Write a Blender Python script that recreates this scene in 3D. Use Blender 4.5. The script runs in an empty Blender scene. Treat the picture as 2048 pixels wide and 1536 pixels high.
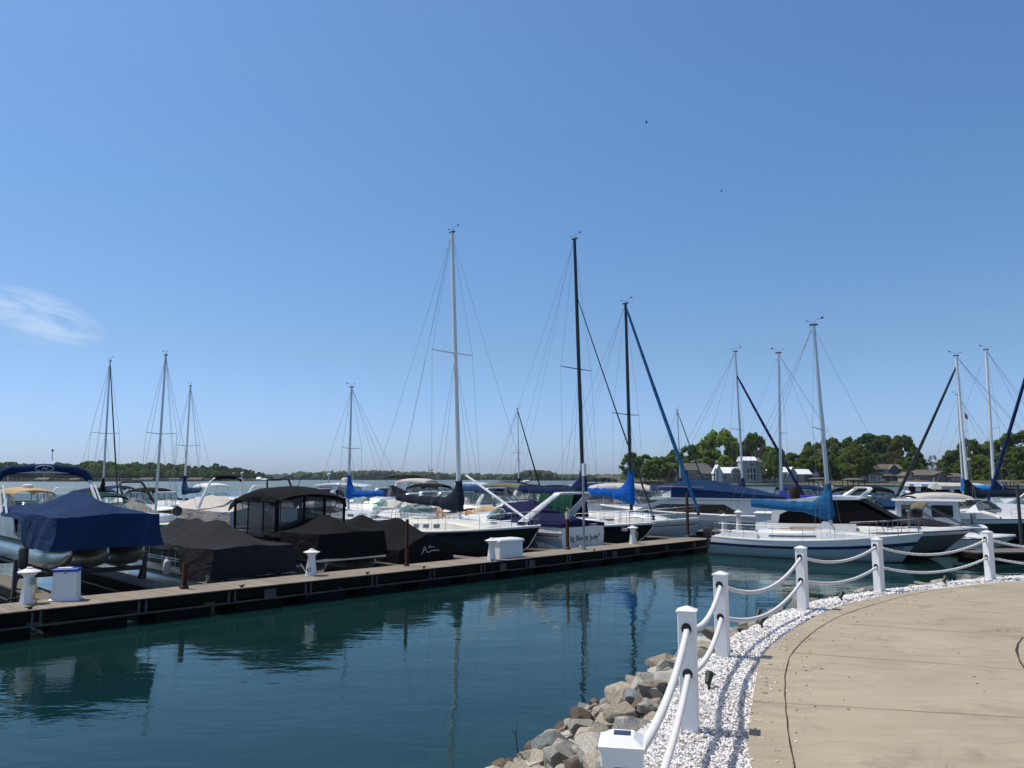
import bpy, math, random
from mathutils import Vector, Matrix, noise
RN = random.Random(11)
sc = bpy.context.scene
col = sc.collection
PI = math.pi
# ------------------------------------------------------------------ camera
CH, F, TH = 3.4, 1540.0, math.radians(7.0)
CT, ST = math.cos(TH), math.sin(TH)
def ray(u, v):
    a, b = (u - 1024) / F, (768 - v) / F
    return Vector((a, CT - ST * b, ST + CT * b))
def G(u, v, z=0.0):                       # where the line of sight meets the level z
    r = ray(u, v); t = (z - CH) / r.z
    return Vector((r.x * t, r.y * t, z))
def XU(u, Y, z=1.0):                      # X of a point seen in column u at distance Y
    return (u - 1024) / F * (Y * CT + (z - CH) * ST)
def ZV(v, Y):                             # height of a point seen in row v at distance Y
    r = ray(1024, v); return CH + r.z * Y / r.y
cam = bpy.data.cameras.new('camera'); co = bpy.data.objects.new('camera', cam); col.objects.link(co)
co.location = (0, 0, CH); co.rotation_euler = (PI / 2 + TH, 0, 0)
cam.sensor_width = 36; cam.lens = 36 * F / 2048; cam.clip_end = 9000; cam.clip_start = 0.05
sc.camera = co
sc.view_settings.view_transform = 'Standard'; sc.view_settings.look = 'None'
sc.view_settings.gamma = 1; sc.view_settings.exposure = EXPOSURE = 0.0
# ------------------------------------------------------------------ light
SUN_EL, SUN_AZ = math.radians(63), math.atan2(-0.94, 0.34)      # azimuth measured from +Y towards +X
sdir = Vector((math.sin(SUN_AZ) * math.cos(SUN_EL), math.cos(SUN_AZ) * math.cos(SUN_EL), math.sin(SUN_EL)))
sl = bpy.data.lights.new('sun', 'SUN'); so = bpy.data.objects.new('sun', sl); col.objects.link(so)
sl.energy = 4.2; sl.angle = math.radians(0.53); sl.color = (1, 0.955, 0.88)
so.rotation_euler = sdir.to_track_quat('Z', 'Y').to_euler(); so.location = (-30, 10, 60)
w = bpy.data.worlds.new('World'); sc.world = w; w.use_nodes = True
nt = w.node_tree; nt.nodes.clear()
N = lambda t, k: t.nodes.new(k)
sky = N(nt, 'ShaderNodeTexSky'); sky.sky_type = 'NISHITA'; sky.sun_disc = False
sky.sun_elevation = SUN_EL; sky.sun_rotation = SUN_AZ % (2 * PI); sky.altitude = 200
sky.air_density = 1.0; sky.dust_density = 0.9; sky.ozone_density = 3.0
bgn = N(nt, 'ShaderNodeBackground'); bgn.inputs['Strength'].default_value = 0.105
wo = N(nt, 'ShaderNodeOutputWorld')
# thin streaks of cirrus low in the left of the sky (by direction)
geo = N(nt, 'ShaderNodeNewGeometry')
tcw = N(nt, 'ShaderNodeTexCoord')
cdir = ray(72, 632).normalized()
def vm(op, a, b=None):
    n = N(nt, 'ShaderNodeVectorMath'); n.operation = op
    nt.links.new(a, n.inputs[0])
    if b is not None:
        if hasattr(b, 'is_linked'): nt.links.new(b, n.inputs[1])
        else: n.inputs[1].default_value = b
    return n
def ma(op, a, b=None, c=None, t=None):
    t = t or nt
    n = N(t, 'ShaderNodeMath'); n.operation = op
    for i, q in enumerate((a, b, c)):
        if q is None: continue
        if hasattr(q, 'is_linked'): t.links.new(q, n.inputs[i])
        else: n.inputs[i].default_value = q
    return n.outputs[0]
sub = vm('SUBTRACT', tcw.outputs['Generated'], tuple(cdir))
e1 = Vector((0.92, 0.0, -0.30)).normalized()                       # along the streaks
rgt = Vector((cdir.y, -cdir.x, 0)).normalized(); upv = rgt.cross(cdir).normalized()
al = (rgt * 0.96 - upv * 0.22).normalized(); ac = (upv * 0.96 + rgt * 0.22).normalized()
da = vm('DOT_PRODUCT', sub.outputs[0], tuple(al)).outputs['Value']
db = vm('DOT_PRODUCT', sub.outputs[0], tuple(ac)).outputs['Value']
cx = N(nt, 'ShaderNodeCombineXYZ')
nt.links.new(ma('MULTIPLY', da, 16), cx.inputs[0]); nt.links.new(ma('MULTIPLY', db, 62), cx.inputs[1])
cn = N(nt, 'ShaderNodeTexNoise'); cn.inputs['Scale'].default_value = 1.0; cn.inputs['Detail'].default_value = 6; cn.inputs['Distortion'].default_value = .6
nt.links.new(cx.outputs[0], cn.inputs['Vector'])
ell = ma('ADD', ma('POWER', ma('ABSOLUTE', ma('DIVIDE', da, 0.072)), 2.0), ma('POWER', ma('ABSOLUTE', ma('DIVIDE', db, 0.029)), 2.0))
msk = ma('MAXIMUM', ma('SUBTRACT', 1.0, ell), 0.0)
den = ma('MULTIPLY', ma('MAXIMUM', ma('SUBTRACT', ma('MULTIPLY', cn.outputs['Fac'], 2.4), 0.85), 0.0), ma('POWER', msk, 0.6))
den = ma('MINIMUM', ma('MULTIPLY', den, 1.25), 0.6)
mixc = N(nt, 'ShaderNodeMix'); mixc.data_type = 'RGBA'
hs = N(nt, 'ShaderNodeHueSaturation'); hs.inputs['Saturation'].default_value = 1.0; hs.inputs['Value'].default_value = 1.0
sxz = N(nt, 'ShaderNodeSeparateXYZ'); nt.links.new(tcw.outputs['Generated'], sxz.inputs[0])
rp_ = N(nt, 'ShaderNodeValToRGB'); cr = rp_.color_ramp
for k in range(4): cr.elements.new(.5)
for e, (p, c) in zip(cr.elements, ((0.0, (.79, 1.01, 1.62)), (.026, (.79, .99, 1.54)), (.158, (.84, 1.0, 1.19)), (.342, (.83, 1.12, 1.31)), (.545, (.92, 1.19, 1.42)), (.72, (1.18, 1.02, .84)))): e.position = p; e.color = tuple(x / 2 for x in c) + (1,)
nt.links.new(sxz.outputs[2], rp_.inputs[0])
tint = vm('MULTIPLY', sky.outputs[0], rp_.outputs[0]); tint2 = vm('SCALE', tint.outputs[0]); tint2.inputs['Scale'].default_value = 2.0
nt.links.new(tint2.outputs[0], hs.inputs['Color'])
nt.links.new(den, mixc.inputs['Factor']); nt.links.new(hs.outputs[0], mixc.inputs[6]); mixc.inputs[7].default_value = (5.6, 7.0, 9.2, 1)
nt.links.new(mixc.outputs[2], bgn.inputs['Color']); nt.links.new(bgn.outputs[0], wo.inputs[0])
# ------------------------------------------------------------------ materials
def lk(t, a, b): t.links.new(a, b)
def nodes(name):
    m = bpy.data.materials.new(name); m.use_nodes = True; t = m.node_tree; t.nodes.clear()
    out = N(t, 'ShaderNodeOutputMaterial'); return m, t, out
def noise_tex(t, vec, scale, detail=4, rough=.55, dist=0):
    n = N(t, 'ShaderNodeTexNoise'); n.inputs['Scale'].default_value = scale; n.inputs['Detail'].default_value = detail
    n.inputs['Roughness'].default_value = rough; n.inputs['Distortion'].default_value = dist
    if vec is not None: lk(t, vec, n.inputs['Vector'])
    return n.outputs['Fac']
def ramp(t, fac, stops):
    n = N(t, 'ShaderNodeValToRGB'); cr = n.color_ramp
    while len(cr.elements) < len(stops): cr.elements.new(.5)
    for e, (p, c) in zip(cr.elements, stops): e.position = p; e.color = (*c, 1)
    lk(t, fac, n.inputs[0]); return n.outputs[0]
def mapping(t, vec, scale=(1, 1, 1), rot=(0, 0, 0)):
    n = N(t, 'ShaderNodeMapping'); n.inputs['Scale'].default_value = scale; n.inputs['Rotation'].default_value = rot
    lk(t, vec, n.inputs['Vector']); return n.outputs[0]
def sc3(c, k): return tuple(min(1, max(0, x * k)) for x in c)
def mat(name, c, rough=.5, metal=0, var=.12, vs=3, bump=0, bs=40, coat=0, spec=.5, stretch=(1, 1, 1), c2=None, dirt=0, dirtc=(.12, .10, .07), rnd=0):
    m, t, out = nodes(name)
    p = N(t, 'ShaderNodeBsdfPrincipled'); lk(t, p.outputs[0], out.inputs[0])
    tc = N(t, 'ShaderNodeTexCoord').outputs['Object']; v = mapping(t, tc, stretch)
    f = noise_tex(t, v, vs, 5)
    base = ramp(t, f, [(.28, sc3(c, 1 - var)), (.72, c2 or sc3(c, 1 + var))])
    if rnd:
        oi = N(t, 'ShaderNodeObjectInfo'); h = N(t, 'ShaderNodeHueSaturation')
        lk(t, base, h.inputs['Color']); lk(t, ma('ADD', ma('MULTIPLY', oi.outputs['Random'], rnd, t=t), 1 - rnd / 2, t=t), h.inputs['Value']); base = h.outputs[0]
    if dirt:
        d = noise_tex(t, mapping(t, tc, (stretch[0] * 1.3, stretch[1] * 1.3, stretch[2] * .35)), vs * 1.7, 6, .65)
        mm = N(t, 'ShaderNodeMix'); mm.data_type = 'RGBA'
        lk(t, ma('MULTIPLY', ma('MAXIMUM', ma('SUBTRACT', d, .52, t=t), 0.0, t=t), dirt * 4, t=t), mm.inputs['Factor'])
        lk(t, base, mm.inputs[6]); mm.inputs[7].default_value = (*dirtc, 1); base = mm.outputs[2]
    lk(t, base, p.inputs['Base Color'])
    p.inputs['Roughness'].default_value = rough; p.inputs['Metallic'].default_value = metal
    p.inputs['Coat Weight'].default_value = coat; p.inputs['Coat Roughness'].default_value = .06
    p.inputs['Specular IOR Level'].default_value = spec
    if bump:
        b = N(t, 'ShaderNodeBump'); b.inputs['Strength'].default_value = bump; b.inputs['Distance'].default_value = .02
        lk(t, noise_tex(t, v, bs, 5, .6), b.inputs['Height']); lk(t, b.outputs[0], p.inputs['Normal'])
    return m
def fabric(name, c, var=.16, fade=.25):                # canvas: faded patches, creases, fine weave
    m, t, out = nodes(name)
    p = N(t, 'ShaderNodeBsdfPrincipled'); lk(t, p.outputs[0], out.inputs[0])
    tc = N(t, 'ShaderNodeTexCoord').outputs['Object']
    f = noise_tex(t, mapping(t, tc, (1, 1, .6)), 1.6, 6, .6)
    lk(t, ramp(t, f, [(.25, sc3(c, 1 - var)), (.6, c), (.85, tuple(min(1, x * (1 + fade) + .012) for x in c))]), p.inputs['Base Color'])
    p.inputs['Roughness'].default_value = .9; p.inputs['Specular IOR Level'].default_value = .10
    w1 = noise_tex(t, mapping(t, tc, (.8, 2.4, 2.0), (0, .3, .4)), 1.9, 3, .5, 1.2)
    w2 = noise_tex(t, mapping(t, tc, (1, 1, 1)), 90, 2)
    b = N(t, 'ShaderNodeBump'); b.inputs['Strength'].default_value = .5; b.inputs['Distance'].default_value = .10
    lk(t, ma('ADD', w1, ma('MULTIPLY', w2, .015, t=t), t=t), b.inputs['Height']); lk(t, b.outputs[0], p.inputs['Normal'])
    return m
def clear(name, tint, alpha, rough=.06):               # vinyl and glass one can look through
    m, t, out = nodes(name)
    tr = N(t, 'ShaderNodeBsdfTransparent'); tr.inputs[0].default_value = (*tint, 1)
    p = N(t, 'ShaderNodeBsdfPrincipled'); p.inputs['Base Color'].default_value = (*sc3(tint, .25), 1); p.inputs['Roughness'].default_value = rough
    tc = N(t, 'ShaderNodeTexCoord').outputs['Object']
    b = N(t, 'ShaderNodeBump'); b.inputs['Strength'].default_value = .25; b.inputs['Distance'].default_value = .05
    lk(t, noise_tex(t, tc, 2.5, 3, .5, 1), b.inputs['Height']); lk(t, b.outputs[0], p.inputs['Normal'])
    mx = N(t, 'ShaderNodeMixShader'); mx.inputs[0].default_value = alpha
    lk(t, tr.outputs[0], mx.inputs[1]); lk(t, p.outputs[0], mx.inputs[2]); lk(t, mx.outputs[0], out.inputs[0])
    return m
M = {}
M['gel'] = mat('white_gelcoat', (.70, .70, .685), .22, var=.05, vs=1.2, coat=.5, dirt=.12, dirtc=(.42, .39, .32))
M['gel2'] = mat('cream_gelcoat', (.74, .70, .58), .28, var=.06, vs=1.5, coat=.3, dirt=.15, dirtc=(.4, .34, .24))
M['deck'] = mat('nonskid_white', (.66, .66, .65), .5, var=.06, vs=2, bump=.15, bs=120, dirt=.15, dirtc=(.42, .4, .36))
M['greygel'] = mat('bluegrey_gelcoat', (.36, .42, .46), .18, var=.05, vs=1.2, coat=.6)
M['silver'] = mat('grey_gelcoat', (.085, .10, .095), .3, var=.08, vs=1.5, coat=.6)
M['black_hull'] = mat('black_gelcoat', (.010, .010, .013), .12, var=.2, vs=1, coat=.6)
M['navy_hull'] = mat('navy_stripe', (.012, .02, .06), .2, var=.1, coat=.5)
M['teal'] = mat('teal_paint', (.03, .20, .22), .25, var=.1, coat=.4)
M['paleblue_shade'] = mat('pale_blue_shade_hull', (.25, .33, .375), .25, var=.06, vs=1.2, coat=.5, dirt=.1, dirtc=(.3, .35, .3))  # pale blue grey; on the striped sloop it paints shade on white topsides
M['boot'] = mat('antifouling', (.02, .022, .025), .6, var=.3)
M['scum'] = mat('waterline_scum', (.32, .22, .07), .8, var=.3)
M['red'] = mat('red_paint', (.20, .012, .018), .25, var=.1, coat=.4)
M['steel'] = mat('stainless', (.26, .27, .28), .42, .85, var=.05)
M['alu'] = mat('aluminium_mast', (.55, .56, .57), .38, .75, var=.07, vs=1)
M['alu2'] = mat('pontoon_aluminium', (.50, .51, .49), .33, .85, var=.12, vs=1.5, dirt=.25, dirtc=(.20, .20, .15))
M['mastw'] = mat('white_mast', (.76, .76, .75), .35, var=.05, vs=1)
M['mastb'] = mat('black_mast', (.012, .012, .014), .35, var=.2)
M['wire'] = mat('stay_wire', (.22, .225, .23), .5, .2, var=.05)
M['rub'] = mat('black_rubber', (.015, .015, .016), .6, var=.2)
M['plastw'] = mat('white_plastic', (.78, .78, .77), .4, var=.04, vs=2, dirt=.08, dirtc=(.45, .43, .38))
M['plasty'] = mat('yellowed_plastic', (.62, .56, .36), .45, var=.1)
M['vinylw'] = mat('post_vinyl', (.81, .81, .80), .35, var=.03, vs=4, dirt=.05, dirtc=(.5, .48, .44))
M['teak'] = mat('teak', (.26, .11, .035), .5, var=.25, vs=4, stretch=(1, 8, 1))
M['win'] = mat('dark_glass', (.012, .014, .017), .05, var=.1, spec=.8)
M['portw'] = mat('grey_port_glass', (.07, .08, .085), .1, var=.2, spec=.8)
M['screen'] = clear('windscreen_glass', (.50, .78, .74), .38, .03)
M['screen_dk'] = clear('smoked_windscreen', (.22, .26, .28), .5, .03)
M['vinyl'] = clear('clear_vinyl', (.70, .72, .73), .26, .10)
M['mesh'] = clear('screen_mesh', (.30, .32, .34), .45, .4)
M['navy'] = fabric('navy_canvas', (.0105, .032, .092))
M['navy_dk'] = fabric('dark_navy_canvas', (.012, .022, .075))
M['purple'] = fabric('indigo_canvas', (.012, .014, .055))
M['blue'] = fabric('royal_blue_canvas', (.007, .095, .40))
M['midblue'] = fabric('mid_blue_canvas', (.018, .11, .25))
M['skyblue'] = fabric('bright_blue_canvas', (.02, .22, .62))
M['violet'] = fabric('violet_blue_canvas', (.045, .05, .42))
M['black'] = fabric('black_canvas', (.0078, .0082, .0100))
M['black2'] = fabric('faded_black_canvas', (.0215, .0225, .0265), fade=.25)
M['char'] = fabric('charcoal_blue_canvas', (.014, .021, .034))
M['grey'] = fabric('grey_tarp', (.20, .19, .175))
M['beige'] = fabric('beige_canvas', (.52, .48, .44))
M['tan'] = fabric('tan_canvas', (.50, .36, .20))
M['khaki'] = fabric('khaki_canvas', (.17, .16, .11))
M['whitec'] = fabric('white_canvas', (.74, .72, .74))
M['green'] = fabric('green_canvas', (.008, .048, .032))
M['dkgreen'] = fabric('dark_green_canvas', (.010, .045, .030))
M['maroon'] = fabric('maroon_canvas', (.11, .025, .03))
M['brownroll'] = fabric('brown_canvas', (.05, .032, .022))
M['redcloth'] = fabric('red_cloth', (.45, .03, .03))
M['orange'] = mat('orange_foam', (.75, .30, .12), .5)
M['rope'] = mat('white_rope', (.66, .65, .64), .8, var=.06, vs=30, bump=.2, bs=300)
M['dockline'] = mat('dock_line', (.40, .38, .34), .8, var=.1, vs=20)
M['rust'] = mat('rusty_steel', (.075, .030, .014), .8, .2, var=.45, vs=9, bump=.4, bs=60)
M['galv'] = mat('galvanised_steel', (.34, .35, .36), .5, .7, var=.15, vs=8)
M['galvdk'] = mat('weathered_steel', (.075, .075, .075), .6, .5, var=.3, vs=6)
M['float'] = mat('dock_float', (.005, .0055, .006), .9, spec=.15, var=.3)
M['beam'] = mat('tarred_timber', (.006, .0055, .005), .9, spec=.15, var=.4, vs=3, bump=.3, bs=20)
M['solar'] = mat('solar_cell', (.02, .03, .06), .15, var=.1, vs=20)
M['bluelid'] = mat('blue_plastic', (.02, .06, .42), .4, var=.08)
M['yellow'] = mat('yellow_plastic', (.55, .42, .05), .5)
M['letter_dk'] = mat('dark_lettering', (.015, .017, .03), .5)
M['letter_lt'] = mat('pale_lettering', (.55, .55, .56), .6)
M['letter_w'] = mat('white_lettering', (.75, .75, .75), .5)
M['twig'] = mat('twig_bark', (.05, .035, .022), .9, var=.3, vs=30)
M['spot'] = mat('dark_green_metal', (.035, .042, .032), .5, .3, var=.2)
M['bird'] = mat('dark_feathers', (.02, .02, .022), .7)
# weathered planks
def planks(name, c, pitch=.14, axis=0):
    m, t, out = nodes(name)
    p = N(t, 'ShaderNodeBsdfPrincipled'); lk(t, p.outputs[0], out.inputs[0])
    tc = N(t, 'ShaderNodeTexCoord').outputs['Object']
    sx = N(t, 'ShaderNodeSeparateXYZ'); lk(t, tc, sx.inputs[0])
    q = ma('DIVIDE', sx.outputs[axis], pitch, t=t)
    idx = ma('FLOOR', q, t=t); fr = ma('FRACT', q, t=t)
    wn = N(t, 'ShaderNodeTexWhiteNoise'); wn.noise_dimensions = '1D'; lk(t, idx, wn.inputs['W'])
    st = [1, 1, 1]; st[axis] = 14; st[1 - axis] = 1.2
    grain = noise_tex(t, mapping(t, tc, tuple(st)), 3, 6, .65)
    big = noise_tex(t, tc, .8, 4)
    k = ma('ADD', ma('MULTIPLY', wn.outputs['Value'], .35, t=t), ma('ADD', ma('MULTIPLY', grain, .7, t=t), ma('MULTIPLY', big, .5, t=t), t=t), t=t)
    cc = ramp(t, ma('MULTIPLY', k, .62, t=t), [(.2, sc3(c, .55)), (.55, c), (.85, sc3(c, 1.35))])
    gap = ma('LESS_THAN', fr, .055, t=t)
    mm = N(t, 'ShaderNodeMix'); mm.data_type = 'RGBA'; lk(t, gap, mm.inputs['Factor']); lk(t, cc, mm.inputs[6]); mm.inputs[7].default_value = (.02, .017, .014, 1)
    lk(t, mm.outputs[2], p.inputs['Base Color']); p.inputs['Roughness'].default_value = .85
    b = N(t, 'ShaderNodeBump'); b.inputs['Strength'].default_value = .5; b.inputs['Distance'].default_value = .01
    lk(t, ma('SUBTRACT', grain, ma('MULTIPLY', gap, 2.0, t=t), t=t), b.inputs['Height']); lk(t, b.outputs[0], p.inputs['Normal'])
    return m
M['planks'] = planks('weathered_planks', (.26, .218, .17))
M['planks_dk'] = planks('grey_planks', (.155, .133, .107))
def leaves(name, c, rnd=.5):
    m, t, out = nodes(name)
    tc = N(t, 'ShaderNodeTexCoord').outputs['Object']
    f = noise_tex(t, tc, .35, 4)
    isl = N(t, 'ShaderNodeNewGeometry').outputs['Random Per Island']
    base = ramp(t, ma('ADD', ma('MULTIPLY', f, .75, t=t), ma('MULTIPLY', isl, .3, t=t), t=t), [(.25, sc3(c, .55)), (.55, c), (.85, (c[0] * 1.75, c[1] * 1.5, c[2] * 1.1))])
    oi = N(t, 'ShaderNodeObjectInfo'); h = N(t, 'ShaderNodeHueSaturation'); lk(t, base, h.inputs['Color'])
    lk(t, ma('ADD', ma('MULTIPLY', oi.outputs['Random'], rnd, t=t), 1 - rnd / 2, t=t), h.inputs['Value'])
    lk(t, ma('ADD', ma('MULTIPLY', ma('FRACT', ma('MULTIPLY', oi.outputs['Random'], 7.3, t=t), t=t), .05, t=t), .475, t=t), h.inputs['Hue'])
    d = N(t, 'ShaderNodeBsdfDiffuse'); tl = N(t, 'ShaderNodeBsdfTranslucent'); mx = N(t, 'ShaderNodeMixShader'); mx.inputs[0].default_value = .5
    lk(t, h.outputs[0], d.inputs[0]); lk(t, h.outputs[0], tl.inputs[0]); lk(t, d.outputs[0], mx.inputs[1]); lk(t, tl.outputs[0], mx.inputs[2]); lk(t, mx.outputs[0], out.inputs[0])
    return m
M['leaf'] = leaves('tree_leaves', (.145, .22, .048))
M['leaf_dk'] = leaves('dark_tree_leaves', (.11, .18, .042))
M['leaf_lt'] = leaves('spring_leaves', (.165, .255, .05))
M['leaf_bare'] = leaves('budding_twigs', (.135, .115, .075), .2)
M['leaf_far'] = leaves('far_tree_leaves', (.050, .082, .028), .7)
M['bark'] = mat('bark', (.07, .055, .042), .9, var=.3, vs=2)
# ------------------------------------------------------------------ mesh collector
class MB:
    def __init__(s): s.v = []; s.f = []; s.m = []
    def add(s, vs, fs, mi=0):
        o = len(s.v); s.v += [tuple(a) for a in vs]
        for i, q in enumerate(fs):
            s.f.append([o + k for k in q]); s.m.append(mi[i] if isinstance(mi, (list, tuple)) else mi)
        return s
    def box(s, c, d, mi=0, rz=0, top=1.0, rx=0, ry=0):
        x, y, z = d[0] / 2, d[1] / 2, d[2] / 2
        vs = [Vector((a * x * (top if e > 0 else 1), b * y * (top if e > 0 else 1), e * z)) for e in (-1, 1) for a, b in ((-1, -1), (1, -1), (1, 1), (-1, 1))]
        if rz or rx or ry:
            mt = Matrix.Rotation(rz, 3, 'Z') @ Matrix.Rotation(ry, 3, 'Y') @ Matrix.Rotation(rx, 3, 'X'); vs = [mt @ q for q in vs]
        c = Vector(c); vs = [q + c for q in vs]
        return s.add(vs, [(0, 3, 2, 1), (4, 5, 6, 7), (0, 1, 5, 4), (1, 2, 6, 5), (2, 3, 7, 6), (3, 0, 4, 7)], mi)
    def loft(s, rings, closed=True, cap=True, mi=0):
        n = len(rings[0]); vs = [q for r in rings for q in r]; fs = []; ms = []
        kk = n if closed else n - 1
        for i in range(len(rings) - 1):
            for j in range(kk):
                a, b = i * n + j, i * n + (j + 1) % n
                fs.append((a, b, b + n, a + n)); ms.append(mi[j] if isinstance(mi, (list, tuple)) else mi)
        if cap:
            m0 = mi[0] if isinstance(mi, (list, tuple)) else mi
            fs.append(tuple(range(n - 1, -1, -1))); fs.append(tuple((len(rings) - 1) * n + j for j in range(n))); ms += [m0, m0]
        return s.add(vs, fs, ms)
    def tube(s, pts, r, n=6, mi=0, cap=True):
        pts = [Vector(p) for p in pts]; rings = []
        up = None
        for i, p in enumerate(pts):
            d = (pts[min(i + 1, len(pts) - 1)] - pts[max(i - 1, 0)])
            d = d.normalized() if d.length > 1e-9 else Vector((0, 0, 1))
            if up is None: up = Vector((0, 0, 1)) if abs(d.z) < .9 else Vector((1, 0, 0))
            a = d.cross(up)
            if a.length < 1e-4: a = d.cross(Vector((0, 1, 0)))
            a.normalize(); b = a.cross(d).normalized()
            up = b
            rr = r[i] if isinstance(r, (list, tuple)) else r
            rings.append([p + a * (math.cos(k * 2 * PI / n) * rr) + b * (math.sin(k * 2 * PI / n) * rr) for k in range(n)])
        return s.loft(rings, True, cap, mi)
    def lathe(s, prof, c=(0, 0, 0), n=12, mi=0, axis='z'):
        rings = []
        for r, h in prof:
            ring = []
            for k in range(n):
                a = k * 2 * PI / n; x, y = r * math.cos(a), r * math.sin(a)
                ring.append((c[0] + x, c[1] + y, c[2] + h) if axis == 'z' else (c[0] + h, c[1] + x, c[2] + y))
            rings.append(ring)
        return s.loft(rings, True, True, mi)
    def prism(s, poly, a0, a1, plane='xz', mi=0):        # polygon swept between two planes
        def q(p, a): return {'xz': (p[0], a, p[1]), 'yz': (a, p[0], p[1]), 'xy': (p[0], p[1], a)}[plane]
        n = len(poly); vs = [q(p, a0) for p in poly] + [q(p, a1) for p in poly]
        fs = [tuple(range(n)), tuple(range(2 * n - 1, n - 1, -1))] + [(i, n + i, n + (i + 1) % n, (i + 1) % n) for i in range(n)]
        return s.add(vs, fs, mi)
    def wrinkle(s, amp, sc_=1.6, off=0):
        for i, p in enumerate(s.v):
            q = Vector(p); d = noise.noise_vector(q * sc_ + Vector((off, off * 2, 3))); d2 = noise.noise_vector(q * sc_ * 3.1 + Vector((9, off, 1)))
            s.v[i] = tuple(q + d * amp + d2 * amp * .4)
        return s
    def build(s, name, mats, parent=None, loc=None, smooth=35, recalc=True):
        me = bpy.data.meshes.new(name); me.from_pydata(s.v, [], s.f)
        if not isinstance(mats, (list, tuple)): mats = [mats]
        for q in mats: me.materials.append(M[q] if isinstance(q, str) else q)
        me.polygons.foreach_set('material_index', s.m)
        if recalc:
            import bmesh
            bm = bmesh.new(); bm.from_mesh(me); bmesh.ops.recalc_face_normals(bm, faces=bm.faces); bm.to_mesh(me); bm.free()
        if smooth:
            me.polygons.foreach_set('use_smooth', [True] * len(me.polygons)); me.set_sharp_from_angle(angle=math.radians(smooth))
        me.update()
        o = bpy.data.objects.new(name, me); col.objects.link(o)
        if parent: o.parent = parent
        if loc is not None: o.location = loc
        return o
def tag(o, label=None, cat=None, group=None, kind=None):
    if label: o['label'] = label
    if cat: o['category'] = cat
    if group: o['group'] = group
    if kind: o['kind'] = kind
    return o
def thing(name, label, cat, loc=(0, 0, 0), rz=0, group=None):
    o = bpy.data.objects.new(name, None); col.objects.link(o); o.location = loc; o.rotation_euler = (0, 0, rz); o.empty_display_size = .2
    return tag(o, label, cat, group)
def kids(o): return [c for c in bpy.data.objects if c.parent == o]
def copy_tree(o, parent=None):
    c = o.copy(); col.objects.link(c)
    if parent: c.parent = parent
    for ch in kids(o): copy_tree(ch, c)
    return c
def text(body, size, mt, parent, loc, rot, name='lettering', align='CENTER', shear=0, ext=.004):
    cu = bpy.data.curves.new(name, 'FONT'); cu.body = body; cu.size = size; cu.align_x = align; cu.align_y = 'CENTER'; cu.extrude = ext; cu.shear = shear
    f = bpy.data.objects.new(name, cu); col.objects.link(f); bpy.context.view_layer.update()
    me = bpy.data.meshes.new_from_object(f.evaluated_get(bpy.context.evaluated_depsgraph_get())); bpy.data.objects.remove(f)
    me.materials.clear(); me.materials.append(M[mt]); o = bpy.data.objects.new(name, me); col.objects.link(o); o.parent = parent; o.location = loc; o.rotation_euler = rot
    return o
def lerp(a, b, t): return a + (b - a) * t
def interp(pts, x):                                        # piecewise linear through (x, y) pairs
    if x <= pts[0][0]: return pts[0][1]
    for (a, b), (c, d) in zip(pts, pts[1:]):
        if x <= c: return b + (d - b) * (x - a) / (c - a)
    return pts[-1][1]
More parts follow.
